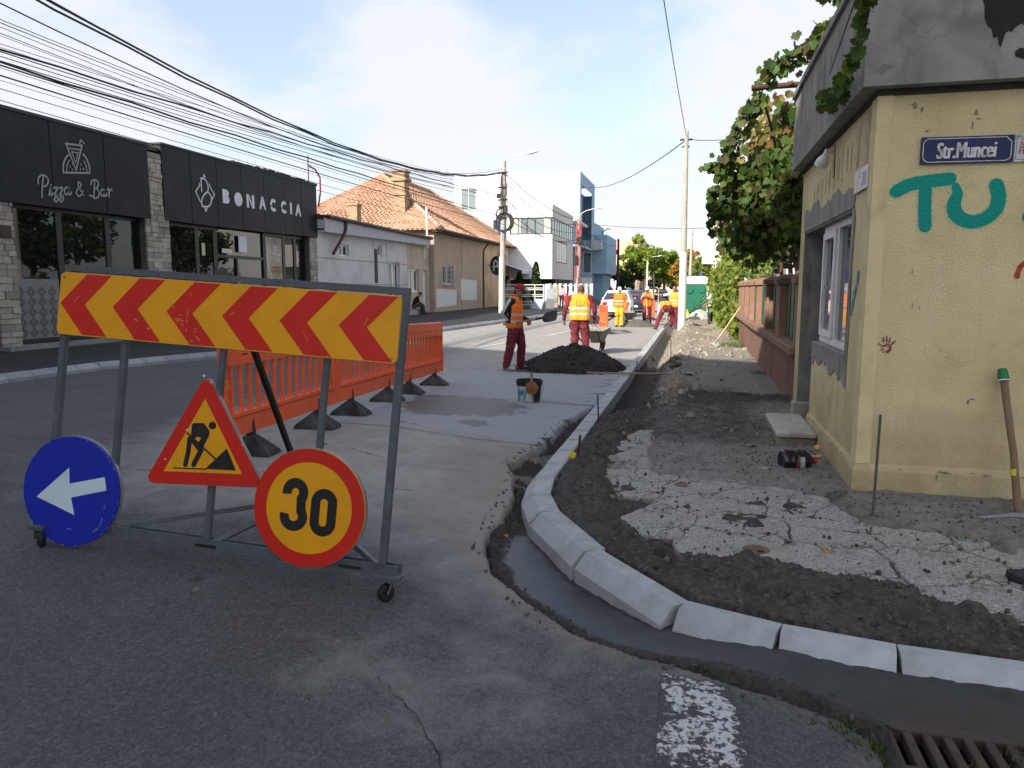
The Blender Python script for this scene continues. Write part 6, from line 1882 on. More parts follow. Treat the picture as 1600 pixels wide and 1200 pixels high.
mb = MB(); mb.box(1.6, 12, 100, 130, -.3, 4.2); mb.build('wall', M_WHP, fh_, world=True)
fs_ = thing('far_building', 'long pale terrace at the vanishing end of the street', 'building', (-4, 210, 0))
mb = MB(); mb.box(-30, 20, 215, 225, -.3, 6.0); mb.build('wall', M_BEIGE, fs_, world=True)
fl_ = thing('flag_banner', 'tall red and yellow banner flag on the left pavement far away', 'flag', (-8.0, 118, 0))
mb = MB(); mb.tube([(-7.75, 118, -.1), (-7.75, 118, 3.4)], .04, 5); mb.build('pole', M_PIPE2, fl_, world=True)
mb = MB(); mb.box(-8.3, -7.8, 117.97, 118.0, .8, 3.2); mb.build('cloth', pm('red cloth', (.45, .03, .03), .7, .2), fl_, world=True)
rd = thing('round_shop_sign', 'round red sign on a thin bracket beyond the blue building', 'sign', (-10.3, 96, 6))
mb = MB(); mb.prism(arc(-9.85, 6.2, .3, 0, 345, 16), 96.9, 97.0, lambda u, v, w: (u, w, v)); mb.build('disc', pm('red sign', (.5, .03, .03), .5, .1), rd, world=True)
mb = MB(); mb.bar((-10.3, 97, 6.2), (-10.0, 97, 6.2), .05, .05); mb.build('bracket', M_PIPE2, rd, world=True)
# two conifers by the gate
for nm, lb, x, y_, h, w in (('conifer', 'trimmed cone shaped conifer standing behind the white gate', -11.35, 53.6, 3.5, .48), ('conifer', 'smaller conifer half hidden by the peach house', -12.75, 54.2, 2.8, .45)):
    t = thing(nm, lb, 'conifer', (x, y_, 0), 0, 'conifers behind the gate')
    mb = MB(); mb.tube([(0, 0, -.1), (0, 0, h * .9)], [.06, .02], 6); mb.build('trunk', M_BARK, t)
    pts = []
    for _ in range(1100):
        z = tr.uniform(.35, 1) ; z0 = .5 + (h - .5) * tr.random(); q = (z0 - .5) / (h - .5)
        r_ = w * min(1, 3 * (q + .22)) * (1 - q) ** .42 * tr.uniform(.7, 1.02); a = tr.uniform(0, 6.3)
        pts.append((r_ * math.cos(a), r_ * math.sin(a), z0, tr.uniform(.16, .3), Euler((tr.gauss(.2, .3), tr.gauss(0, .3), a)), tr.random()))
    leaf_clump('crown', SL, pts, M_CON, t)

# ------------------------------------------------------------------ poles, lamps, cables
M_POLE = pm('weathered concrete pole', (.36, .34, .30), .9, .14, 3, .4, 30, dirt=(.2, .19, .16), dscale=2, damt=.6)
M_LAMP = pm('pale lamp housing', (.62, .64, .66), .4, .05)
M_CABLE = pm('black cable', (.014, .014, .015), .6, .2)
def pole(name, label, x, y, h, r0, r1, top=None, lamp=None, n=10, mat=None):
    p = thing(name, label, 'pole', (x, y, 0))
    tx, ty = top or (0, 0)
    mb = MB(); mb.tube([(0, 0, -.3), (tx * .5, ty * .5, h * .5), (tx, ty, h)], [r0, (r0 + r1) / 2, r1], n); mb.build('shaft', mat or M_POLE, p)
    if lamp:
        dx, dz, l = lamp
        mb = MB(); mb.tube([(tx + .12, ty, h - .9), (tx + .12, ty, h + .1), (tx + dx * .35, ty, h + dz * .7), (tx + dx * .8, ty, h + dz)], .035, 6); mb.build('lamp_arm', M_LAMP, p)
        mb = MB()
        q = Euler((0, R(-12), 0)).to_matrix()
        mb.lathe([(.02, -l * .5), (.09, -l * .3), (.13, 0), (.11, l * .35), (.03, l * .5)], n=10, fr=lambda a, b, c: tuple(Vector((tx + dx * .8 + l * .5, ty, h + dz + .05)) + q @ Vector((c, b, a * .6))))
        mb.build('lamp_head', M_LAMP, p, smooth=True)
    return p
p1 = pole('utility_pole', 'concrete utility pole with a street lamp and coiled black cable by the tiled house', -10.95, 42, 8.8, .175, .13, (.17, 0), (1.6, .35, .75))
mb = MB()
for k in range(5):
    mb.tube([(.15 + (.42 + .03 * k) * math.cos(a) + .03 * k, -.2 - .02 * k, 5.35 + (.46 + .02 * k) * math.sin(a)) for a in [i * 2 * math.pi / 18 for i in range(19)]], .028, 5)
for k in range(3):
    mb.tube([(-.12 + (.22 + .03 * k) * math.cos(a), .2 + .02 * k, 5.85 + (.3 + .02 * k) * math.sin(a)) for a in [i * 2 * math.pi / 14 for i in range(15)]], .025, 5)
mb.build('cable_coil', M_CABLE, p1)
mb = MB()
for z, w in ((8.1, .3), (7.3, .26), (6.6, .3), (6.2, .34), (5.6, .3)):
    mb.bar((-.16, -.18, z), (.42, -.18, z + .03), .07, .09)
mb.bbox(.22, .42, -.32, -.12, 5.9, 6.3, .02); mb.bbox(-.2, .02, -.34, -.16, 6.7, 6.95, .02)
for k in range(9):
    a = tr.uniform(0, 6.3); mb.tube([(.1 + .22 * math.cos(a), .22 * math.sin(a) - .05, 5.0 + tr.random()), (.16 + .25 * math.cos(a + .5), -.1 + .2 * math.sin(a + .5), 6.3), (.15 + .2 * math.cos(a + .2), .2 * math.sin(a), 7.0 + 1.5 * tr.random())], .022, 5)
mb.build('fittings', M_CABLE, p1)
mb = MB(); mb.tube([(.0, 0, -.3), (.032, 0, 3.4)], [.19, .175], 10); mb.build('pale_base', pm('pale limewashed concrete', (.44, .44, .40), .9, .12, 3, .3), p1)
p2 = pole('utility_pole', 'utility pole wrapped in red and black cables with a street lamp by the modern building', -9.6, 62, 7.6, .19, .14, (.15, 0), (1.5, .5, .8))
mb = MB()
for k in range(5):
    a = k * 1.3; mb.tube([(.2 * math.cos(a), -.15 + .1 * math.sin(a), 2.0), (.05 + .22 * math.cos(a + .8), -.17, 4.0), (.1 + .2 * math.cos(a + .3), -.18, 5.6), (.12 + .2 * math.cos(a), -.16, 7.0)], .035, 5)
mb.build('red_cable', pm('faded red conduit', (.42, .10, .10), .6, .2), p2)
mb = MB()
for k in range(8):
    a = tr.uniform(0, 6.3); mb.tube([(.12 + .3 * math.cos(a), -.1 + .3 * math.sin(a), 5.0 + tr.random()), (.15 + .25 * math.cos(a + .5), -.15, 6.2), (.12, 0, 7.2)], .03, 5)
mb.bbox(-.25, .05, -.4, -.15, 3.6, 4.3, .03); mb.bbox(.1, .4, -.4, -.15, 5.2, 5.8, .03)
mb.build('fittings', M_CABLE, p2)
p3 = pole('utility_pole', 'tall bare concrete pole standing by the portable toilet on the right', -.42, 28.4, 7.25, .14, .075, (-.03, 0), None, 12)
mb = MB(); mb.tube([(0, 0, -.3), (-.004, 0, 2.9)], [.155, .135], 12); mb.build('pale_base', pm('white limewash', (.55, .55, .52), .9, .1, 3, .3), p3)
mb = MB(); mb.bar((-.25, -.0, 6.95), (.2, 0, 6.95), .05, .06); mb.bar((-.17, -.0, 6.7), (.1, 0, 6.7), .05, .05); mb.build('fittings', M_CABLE, p3)
p4 = pole('utility_pole', 'slim concrete pole in front of the orange tree far behind the toilet', -.42, 61, 6.1, .15, .09, (.12, 0), None)
p5 = pole('wooden_pole', 'dark wooden utility pole in front of the pink building', -9.0, 90, 7.4, .2, .13, (0, 0), None, 8, pm('tarred wood', (.035, .026, .022), .85, .3, 6))
for lb, x, y_, h in (('far grey street lamp nearest the tall green tree', -6.75, 110, 5.8), ('far street lamp pole with its head against the green tree', -8.3, 118, 7.2)):
    pole('street_lamp', lb, x, y_, h, .13, .09, None, (1.6, .35, .8), 8, M_LAMP)
pole('street_lamp', 'thin pale pole behind the white capped worker far down the street', -5.0, 95, 3.6, .1, .08, None, None, 8)
wires = [([.0043, -.1619, 7.3368], .013), ([.0048, -.1982, 8.028], .022), ([.0049, -.2045, 8.16], .022), ([.0053, -.222, 8.36], .009), ([.0022, -.0632, 6.2697], .007), ([.0022, -.0651, 6.2473], .008), ([.0024, -.0775, 6.2941], .006), ([.0022, -.0723, 6.175], .007), ([.0019, -.06, 6.02], .005),
         ([.0006, .0133, 5.1966], .020), ([.0009, -.0035, 5.3057], .010), ([.0008, .0026, 5.1866], .008), ([.0007, .0018, 5.1425], .009), ([.0002, .0039, 5.1329], .021), ([.0002, -.0003, 5.1358], .014), ([.0005, -.0182, 5.1116], .014), ([.0004, -.0235, 4.98], .007), ([.0006, -.0312, 4.86], .007),
         ([.0011, .0072, 5.3023], .006), ([.0012, -.01, 5.42], .005), ([.0003, -.012, 5.0], .005), ([.0007, -.02, 5.25], .005)]
ORD = 'topmost second third fourth fifth sixth seventh eighth ninth tenth eleventh twelfth thirteenth fourteenth fifteenth sixteenth'.split()
wires.sort(key=lambda q: -np.polyval(q[0], 10.1)); cnt = {True: 0, False: 0}
for k, (c, r_) in enumerate(wires):
    ys = [41.8 - i * 1.7 for i in range(27)]
    mb = MB(); mb.tube([(-10.82 - .005 * (42 - y_) + .012 * ((k * 5) % 7), y_, np.polyval(c, y_) + (.02 * math.sin(y_ * 1.9 + k) if r_ > .018 else 0)) for y_ in ys], r_, 5)
    o = mb.build('overhead_cable', M_CABLE)
    th_k = r_ > .0125; cnt[th_k] += 1
    tag(o, ORD[cnt[th_k] - 1] + (' thick' if th_k else ' thin') + ' black overhead cable, counted from above at the left edge', 'cable', 'thick overhead cables on the left' if r_ > .0125 else 'thin overhead cables on the left')
def cable(pts, r, label, sag=.3, group=None):
    a, b = Vector(pts[0]), Vector(pts[1])
    mb = MB(); mb.tube([a.lerp(b, t / 14) - Vector((0, 0, sag * 4 * (t / 14) * (1 - t / 14))) for t in range(15)], r, 5)
    tag(mb.build('overhead_cable', M_CABLE), label, 'cable', group)
G2 = 'cables between the lamp poles'
for kk, (z0, z1, r_, s) in enumerate(((8.1, 7.2, .03, .5), (7.6, 6.9, .025, .8), (6.6, 6.2, .02, .6), (6.2, 5.7, .02, .9), (5.6, 5.3, .02, .4))):
    cable([(-10.7, 42, z0), (-9.5, 62, z1)], r_, ORD[kk] + ' black cable strung from the coiled cable pole to the red wrapped pole', s, G2)
cable([(-10.7, 42, 7.0), (-12.5, 61, 5.6)], .02, 'cable from the coiled cable pole to the white building corner', .3)
cable([(-9.4, 62, 7.0), (-9.0, 90, 6.6)], .025, 'cable from the red wrapped pole to the dark wooden pole', .6)
cable([(-9.4, 62, 5.8), (-9.9, 86.6, 4.8)], .025, 'sagging cable from the red wrapped pole to the blue box', 1.2)
cable([(-9.4, 62, 6.9), (1.0, 60, 6.2)], .018, 'thin cable crossing the street to the balcony building', .15)
cable([(-11.4, 75, 11.9), (-.44, 28.4, 6.95)], .022, 'thin sagging cable from the white building to the bare pole', .9)
cable([(-.46, 28.4, 7.1), (-1.2, 9, 9.2)], .012, 'single thin cable rising steeply over the street from the bare pole', .25)
cable([(-.40, 28.4, 6.95), (2.2, 24, 6.2)], .012, 'short thin cable from the bare pole towards the vine', .1)

# ------------------------------------------------------------------ block of flats behind the camera: it casts the shade over the junction
bl = thing('apartment_block', 'five storey rendered block of flats across the side street', 'building', (-14, -20, 0))
mb = MB()
BC = [(-36, 4.7), (-5, -9.9), (-5, -30), (-45, -14.5)]
mb.prism(list(reversed(BC)), -.3, 15.1)
mb.build('wall', pm('bounce white render', (.70, .68, .64), .9, .05, 1), bl, world=True)  # unseen wall whitened to bounce more light onto the junction
mb = MB(); mb.prism([(BC[3][0] - .2, BC[3][1] - .2), (BC[2][0] + .2, BC[2][1] - .2), (BC[1][0] + .05, BC[1][1] + .05), (BC[0][0] - .05, BC[0][1] + .05)], 15.11, 15.4)
mb.build('parapet', M_LG, bl, world=True)
d_ = (Vector((*BC[1], 0)) - Vector((*BC[0], 0))); Lw = d_.length; d_.normalize(); ang = math.atan2(d_.y, d_.x)
wme = None
for f in range(5):
    for k in range(10):
        p = Vector((*BC[0], 0)) + d_ * (1.6 + k * 3.15)
        if wme is None:
            q = MB()
            for a, b, c, e in ((0, 1.6, 0, .08), (0, 1.6, 1.42, 1.5), (0, .08, .08, 1.42), (1.52, 1.6, .08, 1.42), (.76, .84, .08, 1.42)): q.box(a, b, -.03, .05, c, e)
            w0 = q.build('window', M_WHITE, bl); q = MB(); q.box(.08, 1.52, -.01, .02, .08, 1.42); g0 = q.build('pane', M_GLASS, w0); wme = (w0, g0)
            w0.location = (p.x + 14, p.y + 20, 1.2); w0.rotation_euler = (0, 0, ang)
        else:
            w = inst(wme[0], bl, (p.x + 14, p.y + 20, 1.2 + f * 2.75), (0, 0, ang)); inst(wme[1], w)

# ------------------------------------------------------------------ road sign stand
M_FRAME = pm('grey painted steel', (.085, .10, .112), .5, .2, 14, .12, 90, dirt=(.06, .045, .035), dscale=7, damt=.5)
M_RUBBER = pm('black rubber', (.012, .012, .013), .7, .2)
def mat_reflective(name, col, dirt=.5):
    """retroreflective sheet: faint fine bands, scuffs"""
    m, nt, b = newmat(name)
    v = coord(nt)
    w = nt.nodes.new('ShaderNodeTexWave'); w.bands_direction = 'Y'; w.inputs['Scale'].default_value = 21; w.inputs['Distortion'].default_value = .3
    nt.links.new(v, w.inputs['Vector'])
    c = mixc(nt, mth(nt, 'MULTIPLY', w.outputs['Fac'], .22), col, tuple(q * .72 for q in col))
    n = noise_n(nt, v, 3.2, 5, .65, .5)
    c = mixc(nt, ramp(nt, n, [(.46, 0.0), (.72, .38)]), c, tuple(q * .55 + .012 for q in col))
    sc = noise_n(nt, v, 46, 5, .75, 2.5)
    c = mixc(nt, ramp(nt, sc, [(.69, 0.0), (.74, dirt)]), c, tuple(min(1, q * .4 + .16) for q in col))
    nt.links.new(c, b.inputs['Base Color']); b.inputs['Roughness'].default_value = .38; b.inputs['Specular IOR Level'].default_value = .4
    bump(nt, b, noise_n(nt, v, 5, 3, .5), .05, .02)
    return m
M_AMB = mat_reflective('amber reflective sheet', (.82, .355, .004))
M_REDS = mat_reflective('red reflective sheet', (.60, .018, .008))
M_BLUS = mat_reflective('blue reflective sheet', (.006, .022, .38), .35)
M_WHTS = mat_reflective('white reflective sheet', (.62, .72, .76), .2)
M_BLK = pm('sign black', (.010, .010, .011), .5, .2, 20, dirt=(.05, .04, .02), dscale=30, damt=.3)
M_BACK = pm('galvanised sign back', (.24, .25, .26), .5, .2, 8, .1, metal=.4)
SU, SVv, SWv = Vector((.99694, .04264, -.06547)), Vector((.05921, .13436, .98916)), Vector((.05098, -.99001, .13142))
SO = Vector((-2.32656, 3.32079, .93885)) - SVv * .83
stand = thing('road_sign_stand', 'wheeled steel stand with a chevron board and three traffic signs', 'road sign')
M4 = Matrix(((SU.x, SVv.x, SWv.x, SO.x), (SU.y, SVv.y, SWv.y, SO.y), (SU.z, SVv.z, SWv.z, SO.z), (0, 0, 0, 1)))
stand.matrix_world = M4
def sl(p):
    d = Vector(p) - SO
    return Vector((d.dot(SU), d.dot(SVv), d.dot(SWv)))
Vb = .83
def up_bar(u0, v0, u1, v1, w=-.022, s=.032, nm='upright'):
    mb = MB(); mb.bar((u0, v0 + Vb, w), (u1, v1 + Vb, w), s, s, up=(0, 0, 1)); return mb.build(nm, M_FRAME, stand)
up_bar(-1.055, -.66, -1.045, .70); up_bar(-.669, -.66, -.669, .70, s=.03); up_bar(-.085, -.66, -.085, .70, s=.03); up_bar(.50, -.66, .50, .70, s=.03); up_bar(.892, -.66, .892, .712, s=.036)
up_bar(-1.07, .712, .911, .712, nm='top_rail', s=.034)
mb = MB()
mb.box(-1.10, .975, -.715 + Vb, -.705 + Vb, -.085, -.017); mb.box(-1.10, .975, -.705 + Vb, -.662 + Vb, -.025, -.0172); mb.box(-1.10, .975, -.705 + Vb, -.662 + Vb, -.085, -.077)
mb.build('bottom_rail', M_FRAME, stand)
for u in (-.92, -.09, .72):
    mb = MB(); mb.box(u - .06, u + .06, -.704 + Vb, -.690 + Vb, -.017, -.012); mb.build('rail_clip', M_BLK, stand)
APEX = sl((-2.33, 4.04, .29))
for p in ((-.66, -.675 + Vb, -.02), (-.05, -.675 + Vb, -.02), (.87, -.675 + Vb, -.02)):
    mb = MB(); mb.bar(p, APEX, .028, .028); mb.build('base_strut', M_FRAME, stand)
mb = MB(); mb.bar((.08, .36 + Vb, -.03), APEX + Vector((0, .04, 0)), .026, .026); mb.build('back_brace', M_BLK, stand)
def caster(u, wz, pos=None, yaw=0.6):
    """swivel caster: plate, fork, wheel; wheel bottom on the road"""
    base = Vector((u, -.716 + Vb, -.005)) if pos is None else pos
    mb = MB(); mb.box(base.x - .045, base.x + .045, base.y - .016, base.y, base.z - .04, base.z + .04)
    if pos is None:
        mb.box(base.x - .05, base.x + .055, base.y, base.y + .012, base.z - .05, base.z + .05)
    wm = M4 @ base
    gz = float(zr(wm.x, wm.y)) + .002
    wc_w = Vector((wm.x + .03 * math.cos(yaw), wm.y - .02, gz + .045))
    wc = sl(wc_w)
    for s_ in (-1, 1):
        ax = Vector((math.sin(yaw), math.cos(yaw), 0)) * (.024 * s_)
        mb.bar(base + Vector((0, -.014, 0)) + sl(wm + ax) - sl(wm), sl(wc_w + ax), .006, .034)
    o = mb.build('caster', M_FRAME, stand)
    axl = Vector((math.sin(yaw), math.cos(yaw), 0))
    rad = axl.cross(Vector((0, 0, 1))).normalized()
    q = MB()
    q.lathe([(.012, -.02), (.036, -.018), (.045, -.010), (.045, .010), (.036, .018), (.012, .02)], n=18, fr=lambda x, y_, z: tuple(sl(wc_w + rad * x + Vector((0, 0, 1)) * y_ + axl * z)))
    q.build('wheel', M_RUBBER, o)
    return o
caster(-1.085, 0, yaw=.9); caster(.945, 0, yaw=2.2)
caster(0, 0, pos=APEX + Vector((0, -.03, 0)), yaw=.3)
def rounded(poly, r, n=4):
    out = []
    m = len(poly)
    for i in range(m):
        a, b, c = Vector(poly[i - 1]), Vector(poly[i]), Vector(poly[(i + 1) % m])
        d0, d1 = (a - b).normalized(), (c - b).normalized()
        ang_ = d0.angle(d1); t = r / math.tan(ang_ / 2)
        p0, p1 = b + d0 * t, b + d1 * t
        bis = (d0 + d1).normalized(); ctr = b + bis * (r / math.sin(ang_ / 2))
        a0 = math.atan2(*(p0 - ctr).yx); a1 = math.atan2(*(p1 - ctr).yx)
        da = (a1 - a0 + math.pi) % (2 * math.pi) - math.pi
        for k in range(n + 1):
            q = a0 + da * k / n; out.append((ctr.x + r * math.cos(q), ctr.y + r * math.sin(q)))
    return out
fl_ = lambda u, v, w: (u, v + Vb, w)
# chevron board
mb = MB(); mb.prism(rounded([(-1.072, .347), (.882, .347), (.882, .685), (-1.072, .685)], .028), .0, .012, fl_)
board = mb.build('chevron_board', M_AMB, stand)
mb = MB(); sq = random.Random(5)
for k in range(42):
    u, v, a, l = sq.uniform(-1.0, .85), sq.uniform(.37, .66), sq.uniform(0, 3.1), sq.choice((.008, .015, .03, .06, .1)) * sq.random()
    if k < 22: u, v = -.25 + sq.gauss(0, .12), .46 + sq.gauss(0, .05)
    mb.ribbon([(u, v), (u + l * .5 * math.cos(a), v + l * .5 * math.sin(a) + .004), (u + l * math.cos(a), v + l * math.sin(a))], sq.uniform(.0012, .0035), fl_, .0136 + .00002 * k)
mb.build('scuffs', pm('scuffed foil', (.72, .42, .10), .6, .3), board)
mb = MB(); mb.prism(rounded([(-1.075, .344), (.885, .344), (.885, .688), (-1.075, .688)], .03), -.012, -.0005, fl_); mb.build('board_back', M_BACK, board)
vb0, vb1, vm = .352, .680, .516
for k in range(6):
    t = -1.062 + .3245 * k
    mb = MB()
    mb.add([fl_(u, v, .0129) for u, v in ((t, vm), (t + .15, vb0), (t + .302, vb0), (t + .152, vm), (t + .302, vb1), (t + .15, vb1))], [(0, 1, 2, 3), (0, 3, 4, 5)])
    mb.build('chevron', M_REDS, board)
for u, v in ((.855, .372), (-1.05, .66), (-.25, .37)):
    mb = MB(); mb.prism(arc(u, v, .007, 0, 330, 9), .0125, .016, fl_); mb.build('rivet', M_BACK, board)
def disc_sign(nm, u, v, r, mat, w0=.004, n=48):
    mb = MB(); mb.prism(arc(u, v, r, 0, 360 - 360 / n, n - 1), w0, w0 + .012, fl_)
    o = mb.build(nm, mat, stand)
    q = MB(); q.prism(arc(u, v, r + .003, 0, 360 - 360 / n, n - 1), w0 - .02, w0 - .0005, fl_); q.build('back_rim', M_BACK, o)
    return o
ar = disc_sign('arrow_sign', -.899, -.498, .298, M_BLUS)
mb = MB(); mb.add([fl_(u, v, .0168) for u, v in ((-1.109, -.552), (-.863, -.624), (-.893, -.532), (-.679, -.468), (-.697, -.398), (-.909, -.458), (-.919, -.371))], [(0, 1, 2), (0, 2, 5), (0, 5, 6), (2, 3, 4, 5)]); mb.build('arrow', M_WHTS, ar)
mb = MB()
sr_ = random.Random(14)
for a in [sr_.uniform(0, 360) for _ in range(34)]:
    l = sr_.uniform(.5, 3); mb.ribbon(arc(-.899, -.498, .2955, a, a + l, 3), .005, fl_, .0172, cap=False)
for pts in ([(-.72, -.69), (-.70, -.66), (-.69, -.62)], [(-.74, -.70), (-.72, -.68)], [(-.90, -.70), (-.875, -.705)], [(-.685, -.57), (-.68, -.55)]):
    mb.ribbon(pts, .005, fl_, .0174)
mb.build('chipped_rim', M_BACK, ar)
sp = disc_sign('speed_sign', .499, -.415, .300, M_AMB, w0=.03)
mb = MB(); mb.ribbon(arc(.499, -.415, .2655, 0, 352.5, 47), .068, fl_, .0428, closed=True); mb.build('red_ring', M_REDS, sp)
mb = MB(); dw = .05
mb.ribbon(arc(.421, -.344, .045, 195, -40, 14, .048) + arc(.421, -.467, .050, 40, -195, 16, .048)[0:], dw, fl_, .0430, cap=False)
mb.build('numeral_three', M_BLK, sp)
mb = MB(); mb.ribbon(arc(.580, -.378, .045, 0, 180, 12) + arc(.580, -.478, .045, 180, 360, 12), dw, fl_, .0430, closed=True); mb.build('numeral_zero', M_BLK, sp)
tri = [(-.148, .206), (-.457, -.399), (.223, -.347)]
mb = MB(); mb.prism(rounded(tri, .03, 5), .006, .018, fl_); tw = mb.build('roadworks_sign', M_REDS, stand)
q = MB(); q.prism(rounded([(-.148, .213), (-.464, -.403), (.230, -.350)], .032, 5), -.016, .0055, fl_); q.build('back_rim', M_BACK, tw)
ctr = Vector(((tri[0][0] + tri[1][0] + tri[2][0]) / 3, (tri[0][1] + tri[1][1] + tri[2][1]) / 3))
inn = [tuple(ctr + (Vector(p) - ctr) * .665) for p in tri]
q = MB(); q.prism(inn, .0182, .0192, fl_); q.build('amber_field', M_AMB, tw)
za, zb, zc = Vector((308, 52)), Vector((-40, 664)), Vector((628, 692))
den = (zb.y - zc.y) * (za.x - zc.x) + (zc.x - zb.x) * (za.y - zc.y)
def pic(x, y):
    l0 = ((zb.y - zc.y) * (x - zc.x) + (zc.x - zb.x) * (y - zc.y)) / den; l1 = ((zc.y - za.y) * (x - zc.x) + (za.x - zc.x) * (y - zc.y)) / den; l2 = 1 - l0 - l1
    return (l0 * tri[0][0] + l1 * tri[1][0] + l2 * tri[2][0], l0 * tri[0][1] + l1 * tri[1][1] + l2 * tri[2][1])
px_ = .00103
mb = MB(); W0 = .0198
mb.add([fl_(*pic(349 + 22 * math.cos(a), 343 - 22 * math.sin(a)), W0) for a in [k * .3927 for k in range(16)]], [tuple(range(16))])
mb.add([fl_(*pic(x, y), W0) for x, y in ((228, 410), (232, 338), (242, 327), (300, 328), (334, 372), (332, 398), (296, 470), (262, 448), (288, 412), (262, 404), (240, 425))], [tuple(reversed(range(11)))])
mb.ribbon([pic(222, 415), pic(214, 490), pic(199, 562)], 26 * px_, fl_, W0 + .0004)
mb.ribbon([pic(244, 430), pic(286, 482), pic(246, 562)], 27 * px_, fl_, W0 + .0008)
mb.ribbon([pic(204, 380), pic(290, 458), pic(370, 532)], 9 * px_, fl_, W0 + .0012, cap=False)
mb.add([fl_(*pic(x, y), W0 + .0016) for x, y in ((312, 586), (484, 596), (432, 472))], [(0, 1, 2)])
mb.ribbon([pic(130, 580), pic(320, 588)], 6 * px_, fl_, W0 + .002, cap=False)
mb.build('digging_figure', M_BLK, tw)
mb = MB()
for x, y, s_ in ((205, 365, 5), (212, 372, 4), (300, 62, 7), (340, 100, 5), (85, 530, 5), (520, 452, 4), (215, 360, 4)):
    mb.add([fl_(*pic(x + s_ * sr_.uniform(.6, 1.4) * math.cos(a), y + s_ * sr_.uniform(.6, 1.4) * math.sin(a)), W0 + .0024) for a in [k * .9 for k in range(7)]], [tuple(reversed(range(7)))])
mb.build('paint_chips', M_WHTS, tw)

# ------------------------------------------------------------------ orange plastic barriers
M_ORB = pm('orange plastic', (.82, .12, .035), .42, .10, 3, .06, 40, rnd=.06, dirt=(.45, .10, .05), dscale=3.5, damt=.45)
M_FOOT = pm('black recycled plastic', (.02, .02, .02), .75, .25, 6, .2, dirt=(.12, .115, .11), dscale=3, damt=.5)
def make_barrier():
    t = thing('plastic_barrier', 'x', 'barrier')
    L_ = 2.06
    mb = MB(); mb.bbox(-L_ / 2 + .05, L_ / 2 - .05, -.025, .025, .812, .99, .012); mb.box(-L_ / 2 + .05, L_ / 2 - .05, -.035, .035, .777, .811); mb.build('top_panel', M_ORB, t)
    mb = MB(); mb.bbox(-L_ / 2 + .05, L_ / 2 - .05, -.025, .025, .19, .35, .012); mb.box(-L_ / 2 + .05, L_ / 2 - .05, -.038, .038, .351, .381); mb.build('bottom_panel', M_ORB, t)
    for s_ in (-1, 1):
        mb = MB(); x = s_ * (L_ / 2 - .03)
        mb.tube([(x, 0, .19), (x, 0, .5 + .0 * s_)], .040, 10); mb.tube([(x, 0, .5), (x, 0, .985)], .034, 10); mb.tube([(x, 0, .42 if s_ > 0 else .58), (x, 0, .5 if s_ > 0 else .66)], .047, 10)
        mb.build('end_post', M_ORB, t)
    n = 14
    for k in range(n):
        x = -L_ / 2 + .14 + (L_ - .28) * k / (n - 1)
        mb = MB(); mb.tube([(x, 0, .381), (x, 0, .42), (x, 0, .777)], [.03, .021, .021], 8); mb.build('bar', M_ORB, t)
    for s_ in (-1, 1):
        x = s_ * .62; mb = MB()
        mb.add([(x - .11, -.27, 0), (x + .11, -.27, 0), (x + .11, .27, 0), (x - .11, .27, 0), (x - .10, -.25, .035), (x + .10, -.25, .035), (x + .10, .25, .035), (x - .10, .25, .035), (x - .04, -.05, .17), (x + .04, -.05, .17), (x + .04, .05, .17), (x - .04, .05, .17)],
               [(3, 2, 1, 0)] + [(k, (k + 1) % 4, 4 + (k + 1) % 4, 4 + k) for k in range(4)] + [(4 + k, 4 + (k + 1) % 4, 8 + (k + 1) % 4, 8 + k) for k in range(4)] + [(8, 9, 10, 11)])
        mb.add([(x - .03, -.045, .12), (x + .03, -.045, .12), (x + .03, .045, .12), (x - .03, .045, .12), (x - .012, -.03, .34), (x + .012, -.03, .34), (x + .012, .03, .34), (x - .012, .03, .34)], [(k, (k + 1) % 4, 4 + (k + 1) % 4, 4 + k) for k in range(4)] + [(4, 5, 6, 7)])
        f_o = mb.build('foot', M_FOOT, t); f_o.scale = (1, .8, .92)
    mb = MB()
    for k in range(9): mb.box(-.75 + k * .18, -.66 + k * .18, -.0262, .0262, .85, .861)
    mb.build('slot', M_BLK, t)
    return t
bar0 = make_barrier()
bars = [((-3.66, 6.08), 92.5, 'nearest orange barrier of the row behind the sign stand'), ((-3.80, 8.22), 94.0, 'middle orange barrier of the row behind the sign stand'), ((-3.94, 10.36), 93.0, 'farthest orange barrier of the row beside the road'),
        ((-3.12, 26.4), 104, 'orange barrier standing end on beside the bare wheelbarrow'), ((-3.05, 34.2), 101, 'orange barrier right behind the worker in orange overalls'), ((-2.1, 38.0), 102, 'orange barrier far behind the white capped worker')]
for k, ((x, y_), a, lb) in enumerate(bars):
    b_ = bar0 if k == 0 else copy_tree(bar0)
    z_ = float(zr(x, y_))
    b_.location = (x, y_, z_ + .004); b_.rotation_euler = (0, 0, R(a)); tag(b_, lb, 'barrier', 'orange plastic barriers along the works')
    if k < 3: b_.rotation_euler.y = R((float(zr(x, y_ - .6)) - float(zr(x, y_ + .6))) / 1.2 * 57.3) * .9

